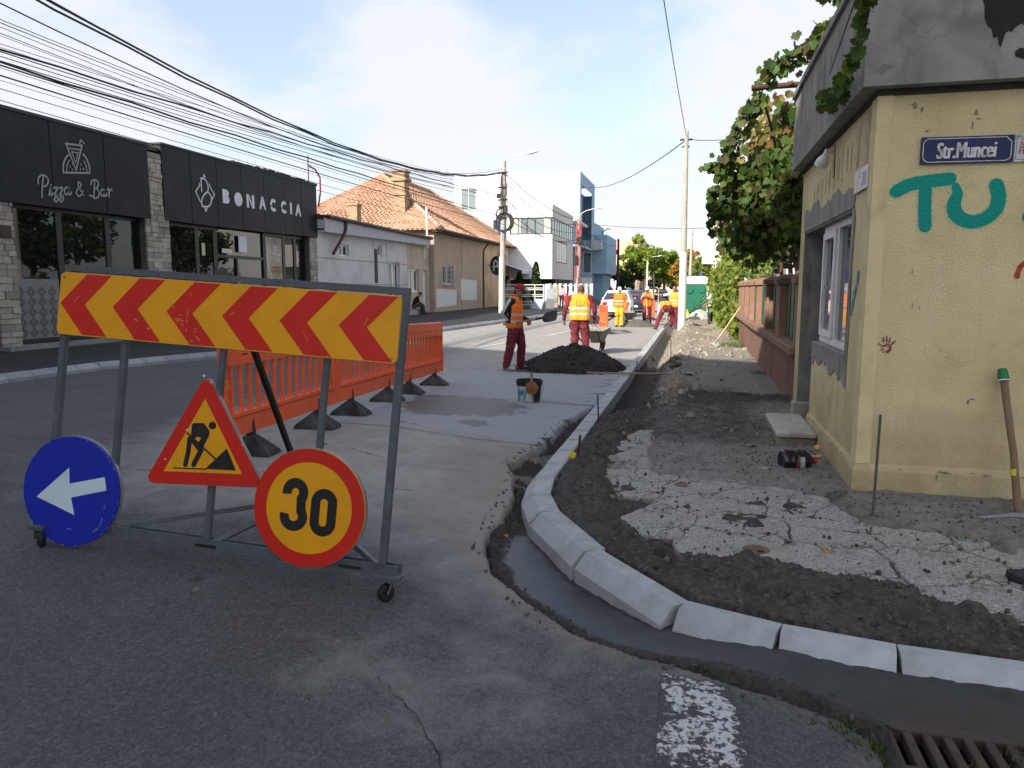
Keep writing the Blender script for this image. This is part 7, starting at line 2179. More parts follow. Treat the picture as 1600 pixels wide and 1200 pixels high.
# ------------------------------------------------------------------ heaps
def heap(nm, label, cx, cy, rx, ry, h, mat, base=0.0, n=64, seed=1, rough=.5):
    xs, ys = np.meshgrid(np.linspace(-1.15, 1.15, n), np.linspace(-1.15, 1.15, n))
    r = np.hypot(xs, ys)
    nz = fbm(xs * 3 + seed, ys * 3, 5, seed) - .5
    prof = np.clip(1 - (r * (1 + .5 * nz)), -.2, 1)
    z = h * (np.clip(prof, -.1, 1) ** .92 if False else np.where(prof > 0, np.power(np.clip(prof, 0, 1), .62), prof)) * (1 + rough * nz) + h * .10 * (fbm(xs * 10, ys * 10, 3, seed + 4) - .5) * (r < 1.0)
    z = np.minimum(z, h * 1.02)
    V = np.stack([xs * rx, ys * ry, z], -1).reshape(-1, 3)
    i = np.arange(n * n).reshape(n, n)
    F = np.stack([i[:-1, :-1], i[:-1, 1:], i[1:, 1:], i[1:, :-1]], -1).reshape(-1, 4)
    keep = (z.reshape(-1)[F] > -.05 * h).any(1); F = F[keep]
    me = bpy.data.meshes.new(nm); me.from_pydata(V.tolist(), [], F.tolist()); me.materials.append(mat)
    me.polygons.foreach_set('use_smooth', [True] * len(me.polygons))
    o = bpy.data.objects.new(nm, me); COL.objects.link(o); o.location = (cx, cy, base)
    tag(o, label, 'heap')
    return o
M_WETSAND = pm('damp dark mortar sand', (.024, .022, .019), .95, .4, 8, .9, 45, bd=.02)
hp0 = heap('mortar_heap', 'big heap of damp dark mortar on the road next to the shovelling worker', -2.30, 14.55, 1.04, .95, .52, M_WETSAND, -.01, 110, 3, .75)
bv_ = hp0.data.vertices; ch_ = [bv_[rr.randrange(len(bv_))].co for _ in range(900)]
hc = scatter_rocks('clods', M_WETSAND, '', [(c.x, c.y, c.z + .004, rr.uniform(.006, .03)) for c in ch_ if c.z > 0], hp0); del hc['label']
scat = []
for _ in range(420):
    a = rr.uniform(0, 6.28); q = rr.uniform(.9, 1.25)
    scat.append((-2.30 + 1.08 * q * math.cos(a), 14.55 + .95 * q * math.sin(a), .006, rr.uniform(.005, .02)))
so = scatter_rocks('spilled_mortar', M_WETSAND, 'dark mortar crumbs spilled round the big heap', scat)
heap('sand_heap', 'small dark sand heap between the overalls worker and the white capped worker', -2.25, 31.2, .75, .6, .32, pm('grey sand', (.09, .082, .07), .95, .3, 6, .6, 30), 0, 40, 8)
heap('gravel_heap', 'pale grey heap of broken stone in front of the portable toilet', .28, 33.2, .9, .6, .62, pm('pale broken stone', (.34, .33, .30), .95, .3, 5, .8, 12), .05, 40, 12)

# ------------------------------------------------------------------ hand tools
M_WOOD = pm('worn wooden handle', (.30, .185, .095), .7, .22, 5, .15, 60, dirt=(.12, .08, .05), dscale=5, damt=.5)
M_WOODP = pm('pale raw wood', (.55, .40, .22), .75, .15, 6, .1, 60)
M_STEEL = pm('worn steel', (.20, .20, .20), .45, .3, 10, .15, 60, metal=.6, dirt=(.08, .07, .06), dscale=6)
M_STEELD = pm('dark steel', (.035, .034, .034), .6, .3, 10, .1, metal=.3)
def frame_from(a, b, up):
    y = (Vector(b) - Vector(a)).normalized(); x = y.cross(Vector(up)).normalized(); z = x.cross(y)
    return lambda u, v, w: tuple(Vector(a) + x * u + y * v + z * w)
def shovel(nm, label, grip, tip, up, bl=.32, bw=.25, bmat=None, hmat=None, hr=.017, pan=.05):
    """handle from grip down to the blade whose edge is at tip; up is the direction the pan faces"""
    g, t = Vector(grip), Vector(tip)
    root = thing(nm, label, 'shovel', tuple(t))
    L_ = (t - g).length
    f = frame_from(g, t, up)
    mb = MB(); mb.tube([f(0, 0, 0), f(0, L_ * .5, -.006), f(0, L_ - bl - .02, .0), f(0, L_ - bl + .07, .012)], [hr, hr, hr * 1.05, hr * .8], 8); mb.build('handle', hmat or M_WOOD, root, world=True)
    mb = MB()
    rows = [(0, .035, .035), (.05, .10, .03), (.12, bw * .48, .022), (bl * .6, bw * .5, .012), (bl * .9, bw * .48, .006), (bl, bw * .40, .008)]
    vs = []
    for th in (.0, -.005):
        for l, w, d in rows:
            for k in (-1, -.5, 0, .5, 1):
                vs.append(f(k * w, L_ - bl + l, th - d + pan * .6 * k * k))
    n = len(rows) * 5; F = []
    for i in range(len(rows) - 1):
        for k in range(4):
            a = i * 5 + k
            F.append((a, a + 1, a + 6, a + 5)); F.append((n + a, n + a + 5, n + a + 6, n + a + 1))
    bd_ = [k for k in range(5)] + [i * 5 + 4 for i in range(1, len(rows))] + [(len(rows) - 1) * 5 + k for k in (3, 2, 1, 0)] + [i * 5 for i in range(len(rows) - 2, 0, -1)]
    for k in range(len(bd_)):
        a, b = bd_[k], bd_[(k + 1) % len(bd_)]
        F.append((a, n + a, n + b, b))
    mb.add(vs, F); mb.tube([f(0, L_ - bl - .12, .0), f(0, L_ - bl + .06, .008)], [.024, .02], 8)
    mb.build('blade', bmat or M_STEELD, root, world=True, auto=50)
    return root
shovel('shovel', 'pale handled shovel leaning on the brown wall with its blade on the rubble', (1.17, 20.1, 1.10), (.42, 18.6, .10), (-.3, -.5, .8), .34, .30, pm('pale worn blade', (.34, .34, .33), .5, .15, metal=.3), M_WOODP, .02)
shovel('long_handled_shovel', 'long wooden handled shovel lying across the new kerb', (-1.78, 12.75, .13), (.02, 12.35, .20), (0, 0, 1), .30, .24, pm('mud caked blade', (.22, .215, .2), .8, .3), M_WOOD, .017)
# pickaxe leaning on the wall, with a paper cup over its handle
pk = thing('pickaxe', 'pickaxe leaning head down against the yellow wall', 'pickaxe', (2.07, 5.22, .1))
mb = MB(); mb.tube([(2.055, 5.62, 1.03), (2.06, 5.55, .86), (2.075, 5.40, .52), (2.075, 5.27, .20), (2.085, 5.235, .125)], [.024, .023, .021, .024, .03], 10); mb.build('handle', pm('dark worn ash', (.20, .125, .07), .7, .25, 6, .2, 50, dirt=(.08, .05, .03), dscale=4), pk, world=True, smooth=True)
mb = MB(); mb.tube([(1.76, 5.20, .115), (1.87, 5.205, .128), (2.0, 5.215, .145), (2.085, 5.22, .15), (2.2, 5.22, .14), (2.32, 5.21, .115)], [.006, .017, .024, .033, .024, .010], 6); mb.build('head', M_STEEL, pk, world=True)
mb = MB(); mb.tube([(2.069, 5.36, .42), (2.070, 5.345, .38)], .0245, 10); mb.build('yellow_tape', pm('yellow green tape', (.5, .55, .02), .5, .1), pk, world=True)
cp = thing('paper_cup', 'green paper cup set upside down on the pickaxe handle', 'cup', (2.053, 5.625, 1.0))
q_ = (Vector((2.055, 5.62, 1.03)) - Vector((2.06, 5.55, .86))).normalized()
e1 = q_.cross(Vector((1, 0, 0))).normalized(); e2 = q_.cross(e1)
cf = lambda x, y_, z: tuple(Vector((2.0545, 5.60, .975)) + e1 * x + e2 * y_ + q_ * z)
mb = MB(); mb.lathe([(.038, .0), (.0365, .004), (.029, .078), (.027, .084), (.02, .080)], n=20, fr=cf); mb.build('body', pm('green paper', (.012, .16, .055), .6, .1), cp, world=True, auto=40)
mb = MB(); mb.lathe([(.0375, -.003), (.0405, -.002), (.0405, .004), (.0385, .005)], n=20, fr=cf); mb.build('rim', pm('white paper', (.7, .7, .68), .7, .03), cp, world=True, auto=40)
# steel rod against the wall
rod = thing('steel_rod', 'thin dark steel rod leaning against the corner of the yellow house', 'rod', (1.17, 5.05, .1))
mb = MB()
a, b = Vector((1.168, 5.05, .09)), Vector((1.318, 5.66, .70))
mb.tube([a.lerp(b, k / 40) + Vector((.0008 * (k % 2), 0, 0)) for k in range(41)], [.0085 + .0009 * (k % 2) for k in range(41)], 6)
mb.build('bar', pm('dark ribbed steel', (.06, .052, .048), .7, .3, 30), rod, world=True)
# stakes by the kerb
for k, (x, y_, h, lb, ln) in enumerate(((-1.01, 13.75, .34, 'thin steel stake inside the kerb beside the long handled shovel', .02), (-1.02, 8.35, .30, 'thin steel stake inside the kerb right of the bucket', -.02), (-.98, 6.42, .20, 'short rusty stake with yellow ribbon inside the kerb bend', .03), (-.45, 16.1, .42, 'thin steel stake standing in the rubble bank', .0))):
    z = soil_z(x, y_)
    s_ = thing('stake', lb, 'stake', (x, y_, z), 0, 'steel stakes along the kerb')
    mb = MB(); mb.tube([(0, 0, -.15), (ln, 0, h)], .009 if k != 2 else .013, 6); mb.build('bar', M_STEELD if k != 2 else M_RUST, s_)
    if k == 2:
        mb = MB(); mb.add([(.0, -.012, .03), (-.05, -.03, .0), (-.075, -.02, .015), (-.04, -.02, .06), (-.06, -.03, -.035), (-.03, -.04, -.05)], [(0, 1, 2, 3), (0, 1, 4, 5), (3, 2, 1, 0)]); mb.build('ribbon', pm('yellow ribbon', (.62, .52, .02), .5, .1), s_)
# line marking peg
# ------------------------------------------------------------------ bucket with a float and brush, plasterer's tools
bz = float(zr(-2.14, 9.75))
bk = thing('bucket', 'paint smeared plastic bucket of mortar on the wet road', 'bucket', (-2.16, 9.78, bz + .004))
def mat_bucket():
    m, nt, b = newmat('smeared bucket plastic')
    v = coord(nt)
    f = ramp(nt, noise_n(nt, v, 9, 5, .65, .8), [(.42, (.035, .16, .22)), (.5, (.25, .36, .40)), (.62, (.58, .57, .52))])
    sep = nt.nodes.new('ShaderNodeSeparateXYZ'); nt.links.new(v, sep.inputs[0])
    dk = ramp(nt, mth(nt, 'ADD', sep.outputs[0], mth(nt, 'MULTIPLY', noise_n(nt, v, 8, 3), .08)), [(.10, 0.0), (.13, 1.0)])
    c = mixc(nt, dk, f, (.02, .02, .021))
    nt.links.new(c, b.inputs['Base Color']); b.inputs['Roughness'].default_value = .6
    return m
bk.scale = (1.13, 1.13, 1.08)
mb = MB(); mb.lathe([(.125, 0), (.132, .004), (.152, .22), (.150, .225), (.12, .03), (.05, .03)], n=24); mb.build('body', mat_bucket(), bk, auto=40)
mb = MB(); mb.lathe([(.1525, .20), (.158, .205), (.161, .265), (.156, .27), (.149, .235), (.148, .2)], n=24); mb.build('rim', pm('black plastic rim', (.015, .015, .016), .5, .2), bk, auto=40)
mb = MB(); mb.lathe([(.0, .19), (.08, .195), (.147, .192)], n=20); mb.build('mortar', M_MORT if False else pm('mortar fill', (.04, .04, .04), .7, .3, 8, .4, 30), bk)
mb = MB(); mb.tube([(.155, .03, .25), (.175, .0, .16), (.165, -.05, .08), (.15, -.06, .06)], .003, 5); mb.build('wire_handle', M_STEEL, bk)
tg = thing('plastering_trowel', 'round brown plastering float propped on the rim of the bucket', 'trowel', (-2.10, 9.63, bz + .1))
mb = MB(); qx = Euler((R(82), 0, R(6))).to_matrix()
tf = lambda x, y_, z: tuple(Vector((-2.085, 9.60, bz + .205)) + qx @ Vector((x, y_, z)))
mb.lathe([(.0, -.012), (.07, -.011), (.088, -.006), (.088, .006), (.05, .014), (.03, .026), (.0, .03)], n=22, fr=tf); mb.build('disc', pm('rust brown wood', (.21, .085, .03), .7, .25, 8, .2, 30), tg, world=True, auto=45)
mb = MB(); mb.tube([(-2.10, 9.66, bz + .22), (-2.115, 9.72, bz + .36), (-2.12, 9.73, bz + .40)], .018, 8); mb.build('handle', M_WOOD, tg, world=True)
# dark plastic bottle with sticks by the wall
bt = thing('plastic_bottle', 'big black plastic bottle with a red cap lying at the foot of the yellow wall', 'bottle', (.90, 6.36, .2))
bx_ = Vector((.96, .26, .0)).normalized(); by_ = Vector((-.26, .96, 0)); bo_ = Vector((.735, 6.27, .195))
bfr = lambda x, y_, z: tuple(bo_ + bx_ * z + by_ * x + Vector((0, 0, 1)) * y_)
mb = MB(); mb.lathe([(.0, .012), (.045, .006), (.078, .0), (.086, .015), (.088, .04), (.083, .055), (.088, .07), (.087, .10), (.082, .11), (.087, .12), (.087, .16), (.081, .17), (.086, .182), (.084, .20), (.06, .235), (.034, .25), (.028, .262), (.0, .262)], n=22, fr=bfr)
for k in range(len(mb.v)): pass
M_BOT = pm('dark shiny plastic', (.008, .008, .013), .16, .3, 5, .2, 9, spec=.6, bd=.03)
mb.build('body', M_BOT, bt, world=True, auto=60)
mb = MB(); mb.lathe([(.0, .262), (.028, .262), (.030, .27), (.030, .288), (.0, .29)], n=16, fr=bfr); mb.build('cap', pm('red cap', (.42, .015, .02), .4, .1), bt, world=True, auto=40)
mb = MB()
lab = lambda a, z: tuple(bo_ + bx_ * z + by_ * (.0889 * math.cos(a)) + Vector((0, 0, 1)) * (.0889 * math.sin(a)))
for z0, z1, a0, a1 in ((.125, .165, R(150), R(235)),):
    vs = [lab(a0 + (a1 - a0) * k / 8, z) for k in range(9) for z in (z0, z1)]
    mb.add(vs, [(2 * k, 2 * k + 1, 2 * k + 3, 2 * k + 2) for k in range(8)])
def mat_label():
    m, nt, b = newmat('printed label')
    c = ramp(nt, noise_n(nt, coord(nt), 45, 3, .6), [(.35, (.02, .16, .42)), (.5, (.5, .6, .62)), (.62, (.4, .1, .1))])
    nt.links.new(c, b.inputs['Base Color']); b.inputs['Roughness'].default_value = .35
    return m
mb.build('label', mat_label(), bt, world=True)
mb = MB(); vs = [lab(R(165) + R(50) * k / 6, z) for k in range(7) for z in (.095, .121)]; mb.add(vs, [(2 * k, 2 * k + 1, 2 * k + 3, 2 * k + 2) for k in range(6)]); mb.build('red_label', pm('red label', (.3, .03, .05), .4, .2, 40), bt, world=True)
for lb, a, b, r_ in (('long round wooden stick lying beside the black bottle', (.44, 6.13, .125), (.74, 6.24, .135), .014), ('pale split stick behind the black bottle', (.70, 6.5, .13), (1.1, 6.62, .17), .012), ('pale forked stick against the wall behind the bottle', (.72, 6.56, .12), (1.12, 6.72, .16), .010)):
    mb = MB(); a, b = Vector(a), Vector(b); mb.tube([a, a.lerp(b, .5) + Vector((0, .006, .004)), b], [r_, r_ * 1.05, r_ * .8], 8); o = mb.build('wooden_stick', M_WOODP); tag(o, lb, 'stick')
mb = MB(); mb.ell((1.02, 6.34, .30), (.03, .03, .028), 8, 6); o = mb.build('foam_lump', pm('ochre foam', (.5, .33, .12), .8, .2)); tag(o, 'small ochre lump on the cap end of the black bottle', 'lump')
# fallen leaves and chips of wood
M_DRY = pm('dry leaf', (.20, .11, .045), .8, .5, 30)
lvm = None
for k in range(30):
    x, y_ = rr.uniform(-.6, 1.1), rr.uniform(4.2, 14)
    if k < 10: x, y_ = rr.uniform(.55, 1.12), rr.uniform(6.3, 7.4)
    if float(sdist(KERB, np.array(x), np.array(y_))) < .3: continue
    if lvm is None:
        lvm = bpy.data.meshes.new('dry_leaf'); lvm.from_pydata(VL[0].tolist(), [], VL[1].tolist()); lvm.materials.append(M_DRY)
    o = bpy.data.objects.new('dry_leaf', lvm); COL.objects.link(o)
    o.location = (x, y_, max(soil_z(x, y_), .105 if pip(SLAB, np.array(x), np.array(y_)) else 0) + .012); s_ = rr.uniform(.025, .06); o.scale = (s_, s_, s_); o.rotation_euler = (rr.gauss(0, .5), rr.gauss(0, .5), rr.uniform(0, 6.3))
    tag(o, 'small dry brown leaf fallen on the dug up pavement', 'leaf', 'dry leaves on the pavement')
cm = None
for k in range(26):
    x, y_ = rr.uniform(-.4, 1.05), rr.uniform(5.2, 12.5)
    if cm is None:
        q = MB(); q.bbox(-.5, .5, -.12, .12, 0, .12, .03); t = q.build('wood_chip', pm('greyed wood chip', (.40, .32, .22), .8, .2)); cm = t.data; bpy.data.objects.remove(t)
    o = bpy.data.objects.new('wood_chip', cm); COL.objects.link(o); s_ = rr.uniform(.02, .06); o.scale = (s_, s_, s_)
    o.location = (x, y_, max(soil_z(x, y_), .108 if pip(SLAB, np.array(x), np.array(y_)) else 0) + .004); o.rotation_euler = (rr.gauss(0, .12), rr.gauss(0, .1), rr.uniform(-1, 1))
    tag(o, 'pale wood chip lying on the trodden rubble', 'wood chip', 'wood chips on the pavement')
for lb, x, y_, s_, m_ in (('large black lump of asphalt at the right edge of the cracked pavement', 1.72, 4.12, (.13, .06, .045), M_STEELD), ('dark broken lump beside the blade of the long handled shovel', -.28, 13.3, (.16, .10, .07), pm('dark clods', (.035, .032, .03))), ('dark broken lump by the trench bank in front of the sunlit rubble', -.30, 14.6, (.2, .14, .09), pm('dark clods', (.035, .032, .03))),
                          ('small brown brick piece on the cracked pavement', -.05, 5.6, (.05, .03, .025), M_BROWN), ('orange brick crumb in the mortar trench', -1.16, 4.55, (.022, .016, .014), pm('orange brick', (.5, .16, .04), .9, .2, 20)), ('orange brick crumb in a crack near the right edge', .78, 4.35, (.025, .018, .012), pm('orange brick', (.5, .16, .04), .9, .2, 20))):
    mb = MB(); mb.ell((0, 0, 0), s_, 9, 6, jit=.5, seed=int(abs(x) * 100)); o = mb.build('stone_lump', m_, loc=(x, y_, (float(mort_fn(np.array(x), np.array(y_))[0]) if 'trench' == lb.split()[-1] else max(soil_z(x, y_), .10)) + s_[2] * .5)); o.rotation_euler = (0, 0, x * 7); tag(o, lb, 'lump')
# round cover in the old pavement
cv = thing('manhole_cover', 'small rusty round cover set in a concrete ring in the cracked pavement', 'manhole cover', (.42, 4.28, .11))
mb = MB(); mb.lathe([(.0, .0), (.15, -.002), (.17, -.02), (.17, -.06)], c=(0, 0, .008), n=24); mb.build('ring', pm('ring concrete', (.26, .25, .21), .9, .25, 6, .3), cv)
mb = MB(); mb.lathe([(.0, .011), (.055, .012), (.075, .009), (.078, .004)], c=(-.03, -.01, 0), n=20); mb.build('lid', pm('rusty stained lid', (.14, .085, .05), .9, .3, 9, .4), cv)
# storm drain
dr = thing('storm_drain', 'rusty cast iron drain grate beside the wet mortar', 'drain', (1.1, 2.55, .01))
M_IRON = pm('rusty cast iron', (.055, .040, .031), .8, .35, 14, .5, 50)
gx0, gx1, gy0, gy1 = .71, 1.67, 2.24, 2.79
for y0, y1 in ((gy0, gy0 + .05), ((gy0 + gy1) / 2 - .018, (gy0 + gy1) / 2 + .018), (gy1 - .05, gy1)):
    mb = MB(); mb.bbox(gx0, gx1, y0, y1, -.03, .016, .004); mb.build('frame_bar', M_IRON, dr, world=True)
n_ = 14
for k in range(n_ + 1):
    x = gx0 + (gx1 - gx0 - .03) * k / n_
    for y0, y1 in ((gy0 + .05, (gy0 + gy1) / 2 - .018), ((gy0 + gy1) / 2 + .018, gy1 - .05)):
        mb = MB(); mb.bbox(x, x + .032, y0, y1, -.03, .013, .004); mb.build('bar', M_IRON, dr, world=True)
mb = MB(); mb.box(gx0, gx1, gy0, gy1, -.12, -.11); mb.build('pit', pm('drain silt', (.008, .007, .006), .9, .3), dr, world=True)

# ------------------------------------------------------------------ people: one continuous body each, clothes and headwear as parts
from mathutils.bvhtree import BVHTree
M_SKIN = pm('skin', (.42, .22, .14), .6, .1, 20)
M_SKIND = pm('tanned skin', (.27, .125, .075), .6, .12, 20)
M_MAROON = pm('maroon work cloth', (.135, .010, .022), .85, .22, 7, .6, 18, bd=.03, dirt=(.17, .085, .075), dscale=5, damt=.45)
M_BLACKC = pm('black cloth', (.012, .012, .014), .8, .25, 7, .5, 18, bd=.03)
M_NAVY = pm('dark trousers', (.022, .022, .030), .85, .2, 7, .5, 18, bd=.03)
M_ORANGEC = pm('orange work cloth', (.78, .20, .015), .8, .14, 7, .5, 18, bd=.03, dirt=(.40, .13, .04), dscale=6, damt=.4)
M_YELLOWC = pm('yellow orange cloth', (.82, .36, .02), .8, .12, 7, .5, 18, bd=.03)
M_SAND = pm('sandy shirt', (.36, .27, .15), .85, .15, 7, .4, 18, bd=.03)
M_WSHIRT = pm('white shirt', (.68, .68, .68), .85, .06, 7, .4, 18, bd=.03)
M_PINK = pm('pale pink shirt', (.60, .31, .35), .85, .06, 7)
M_HPINK = pm('bright pink cloth', (.70, .16, .30), .85, .06, 7)
M_REDC = pm('red cloth', (.55, .02, .025), .85, .1, 7)
M_SHOE = pm('dark shoe', (.02, .018, .017), .6, .2)
M_SHOEW = pm('pale trainer', (.42, .42, .36), .6, .15, 20)
M_HAIR = pm('dark brown hair', (.035, .022, .015), .8, .3, 30, .4, 60)
M_HAIRR = pm('reddish brown hair', (.11, .05, .028), .8, .3, 30, .4, 60)
M_HAIRG = pm('grey hair', (.22, .21, .20), .8, .2, 30)
M_VESTO = pm('orange safety vest', (.86, .17, .012), .7, .12, 6, .5, 16, bd=.03, dirt=(.40, .12, .03), dscale=6, damt=.45)
M_VESTY = pm('amber safety vest', (.86, .30, .015), .7, .12, 6, .5, 16, bd=.03, dirt=(.48, .17, .03), dscale=6, damt=.45)
M_SILV = pm('silver reflective band', (.42, .43, .46), .4, .08)
M_CAPR = pm('red cap cloth', (.30, .010, .022), .8, .12, 12, .2)
M_CAPW = pm('white cap cloth', (.70, .70, .68), .8, .06, 12)
M_CAPB = pm('black cap cloth', (.012, .012, .013), .8, .1, 12)
BASE = dict(pelvis=(0, 0, .95), chest=(0, .01, 1.27), neck=(0, 0, 1.45), head=(0, .03, 1.615),
            sh_l=(-.185, 0, 1.40), el_l=(-.245, -.03, 1.12), wr_l=(-.25, .06, .88), sh_r=(.185, 0, 1.40), el_r=(.245, -.03, 1.12), wr_r=(.25, .06, .88),
            hip_l=(-.095, 0, .92), kn_l=(-.105, .03, .50), an_l=(-.11, 0, .085), toe_l=(-.135, .16, .035), hip_r=(.095, 0, .92), kn_r=(.105, .03, .50), an_r=(.11, 0, .085), toe_r=(.135, .16, .035))
def remesh(mb, vox, smooth=3):
    me = bpy.data.meshes.new('tmp'); me.from_pydata(mb.v, [], mb.f)
    o = bpy.data.objects.new('tmp', me); COL.objects.link(o)
    m = o.modifiers.new('r', 'REMESH'); m.mode = 'VOXEL'; m.voxel_size = vox
    s_ = o.modifiers.new('s', 'SMOOTH'); s_.factor = .5; s_.iterations = smooth
    dg = bpy.context.evaluated_depsgraph_get()
    out = bpy.data.meshes.new_from_object(o.evaluated_get(dg))
    bpy.data.objects.remove(o); bpy.data.meshes.remove(me)
    return out
def seg_d(P, a, b):
    d = b - a; l = float(d @ d)
    t = np.clip(((P - a) @ d) / l, 0, 1) if l > 1e-9 else np.zeros(len(P))
    return np.linalg.norm(P - a - t[:, None] * d, axis=1), t
def person(label, loc, rz, pose=None, shirt=None, trousers=None, shoes=None, skin=None, hair=None, cap=None, vest=None, sleeves=True, look=(0, 1, 0), scale=1.0, girth=1.0, vox=.014, fold=.014, group=None, capdir=None, bands=True, hand_dir=None, hem=None, stripes=False, emblem=False):
    J = {k: Vector(v) for k, v in BASE.items()}
    for k, v in (pose or {}).items(): J[k] = Vector(v)
    skin = skin or M_SKIN; shoes = shoes or M_SHOE; hair = hair or M_HAIR
    root = thing('person', label, 'person', loc, rz, group)
    root.scale = (scale, scale, scale)
    side = (J['sh_r'] - J['sh_l']).normalized()
    spine = (J['neck'] - J['pelvis'])
    lk = Vector(look).normalized(); hu = (J['head'] - J['neck']).normalized()
    hu = (hu + Vector((0, 0, .6))).normalized()
    lk = (lk - hu * lk.dot(hu)).normalized(); hs = lk.cross(hu).normalized()
    prims = []                                      # a, ra, b, rb, region
    g_ = girth
    def P(a, ra, b, rb, reg): prims.append((Vector(a), ra, Vector(b), rb, reg))
    sd = side
    for s_ in (-1, 1):
        P(J['pelvis'] + sd * .065 * s_ * g_, .118 * g_, J['chest'] + sd * .078 * s_ * g_, .122 * g_, 'shirt')
        P(J['chest'] + sd * .078 * s_ * g_, .122 * g_, J['neck'] + sd * .06 * s_ - spine.normalized() * .06, .075 * g_, 'shirt')
        P(J['pelvis'] + sd * .065 * s_ * g_, .120 * g_, J['pelvis'] + sd * .07 * s_ * g_ - Vector((0, 0, .06)), .118 * g_, 'trousers')
    P(J['pelvis'], .115 * g_, J['chest'], .125 * g_, 'shirt')
    P(J['sh_l'], .068 * g_, J['sh_r'], .068 * g_, 'shirt')
    P(J['neck'] - spine.normalized() * .05, .062, J['head'] - hu * .07, .056, 'skin')
    for q in 'lr':
        P(J['sh_' + q], .066 * g_, J['el_' + q], .052 * g_, 'shirt')
        P(J['el_' + q], .050 * g_, J['wr_' + q], .038 * g_, 'shirt' if sleeves else 'skin')
        P(J['hip_' + q], .106 * g_, J['kn_' + q], .084 * g_, 'trousers')
        P(J['kn_' + q], .083 * g_, J['an_' + q] + Vector((0, 0, .02)), .074 * g_, 'trousers')
        P(J['an_' + q] - Vector((0, 0, .035)), .042, J['toe_' + q], .034, 'shoes')
        fw = (J['toe_' + q] - J['an_' + q]); fw.z = 0; fw.normalize()
        P(J['an_' + q] - Vector((0, 0, .045)) - fw * .045, .036, J['toe_' + q] - fw * .05 + Vector((0, 0, .012)), .040, 'shoes')
        # hand
        w = J['wr_' + q]; d = (hand_dir or {}).get(q)
        d = Vector(d).normalized() if d else (w - J['el_' + q]).normalized()
        pn = d.cross(sd); pn = pn.normalized() if pn.length > .1 else Vector((0, 1, 0))
        across = d.cross(Vector((1, 0, 0)) if abs(d.x) < .8 else Vector((0, 1, 0))).normalized()
        pl = w + d * .085
        P(w, .028, pl, .030, 'skin'); P(w + across * .012, .024, pl + across * .022, .024, 'skin'); P(w - across * .012, .024, pl - across * .022, .024, 'skin')
        cu = across.cross(d).normalized() * (1 if q == 'l' else -1)
        for k, l in enumerate((.060, .070, .066, .052)):
            b0 = pl + across * (.033 - .022 * k); b1 = b0 + d * l * .55 + cu * .012; b2 = b1 + d * l * .35 + cu * .034
            P(b0, .0112, b1, .0105, 'skin'); P(b1, .0105, b2, .0092, 'skin')
        t0 = w + d * .03 + across * .03; P(t0, .0135, t0 + across * .03 + d * .03, .012, 'skin'); P(t0 + across * .03 + d * .03, .012, t0 + across * .028 + d * .062 + cu * .01, .0105, 'skin')
    mb = MB()
    def cap_mesh(a, ra, b, rb):
        ax = b - a; L_ = ax.length
        if L_ < 1e-5: mb.ell(a, (ra, ra, ra), 10, 6); return
        t = ax / L_; n = [(-.95, .31), (-.7, .71), (0, 1)]
        pts = [a + t * (ra * z) for z, _ in n] + [b + t * (rb * -z) for z, _ in reversed(n)]
        rs = [ra * q for _, q in n] + [rb * q for _, q in reversed(n)]
        mb.tube(pts, rs, 12)
    for a, ra, b, rb, reg in prims: cap_mesh(a, ra, b, rb)
    # head: skull, jaw, nose, ears
    Mh = Matrix((hs, lk, hu)).transposed()
    H = J['head']
    def hp_(x, y, z): return H + hs * x + lk * y + hu * z
    q4 = Mh.to_quaternion()
    mb.ell(hp_(0, -.008, .02), (.077, .096, .10), 14, 10, rot=q4); mb.ell(hp_(0, .022, -.055), (.056, .070, .066), 12, 8, rot=q4)
    mb.ell(hp_(0, .098, -.018), (.013, .022, .026), 8, 6, rot=q4); mb.ell(hp_(0, .074, -.072), (.024, .016, .012), 8, 6, rot=q4); mb.ell(hp_(0, .076, -.105), (.028, .02, .018), 8, 6, rot=q4)
    mb.ell(hp_(0, .078, .026), (.05, .018, .012), 8, 6, rot=q4)
    for s_ in (-1, 1): mb.ell(hp_(.078 * s_, -.01, -.012), (.014, .022, .033), 8, 6, rot=q4)
    me = remesh(mb, vox)
    n = len(me.vertices); co = np.zeros(n * 3); me.vertices.foreach_get('co', co); co = co.reshape(-1, 3)
    best = np.full(n, 1e9); reg = np.zeros(n, int); regs = ['shirt', 'trousers', 'skin', 'shoes']
    for a, ra, b, rb, rg in prims:
        d, t = seg_d(co, np.array(a), np.array(b)); d = d - (ra + (rb - ra) * t)
        k = d < best; best[k] = d[k]; reg[k] = regs.index(rg)
    hv = co - np.array(H); hd = np.linalg.norm(hv, axis=1); reg[(hd < .135) & (hv @ np.array(hu) > -.13)] = 2
    pv = (co - np.array(J['pelvis'])) @ np.array(spine.normalized())
    k = (reg == 0) & (pv < (-.02 if hem is None else hem)) & (np.abs((co - np.array(J['pelvis'])) @ np.array(sd)) < .22); reg[k] = 1
    # cloth folds
    nrm = np.zeros(n * 3); me.vertices.foreach_get('normal', nrm); nrm = nrm.reshape(-1, 3)
    cl = (reg == 0) | (reg == 1)
    sd_ = int(abs(loc[0] * 13 + loc[1] * 7)) % 97
    fo_ = (fbm(co[:, 2] * 13 + co[:, 0] * 5, co[:, 1] * 9 + co[:, 0] * 9, 3, sd_) - .5) * 2 * fold
    co = co + nrm * (fo_ * cl)[:, None]
    me.vertices.foreach_set('co', co.reshape(-1).astype(np.float32))
    me.materials.clear()
    for m in (shirt, trousers, skin, shoes): me.materials.append(m)
    pf = [int(np.bincount(reg[list(p.vertices)]).argmax()) for p in me.polygons]
    me.polygons.foreach_set('material_index', pf); me.polygons.foreach_set('use_smooth', [True] * len(pf)); me.update()
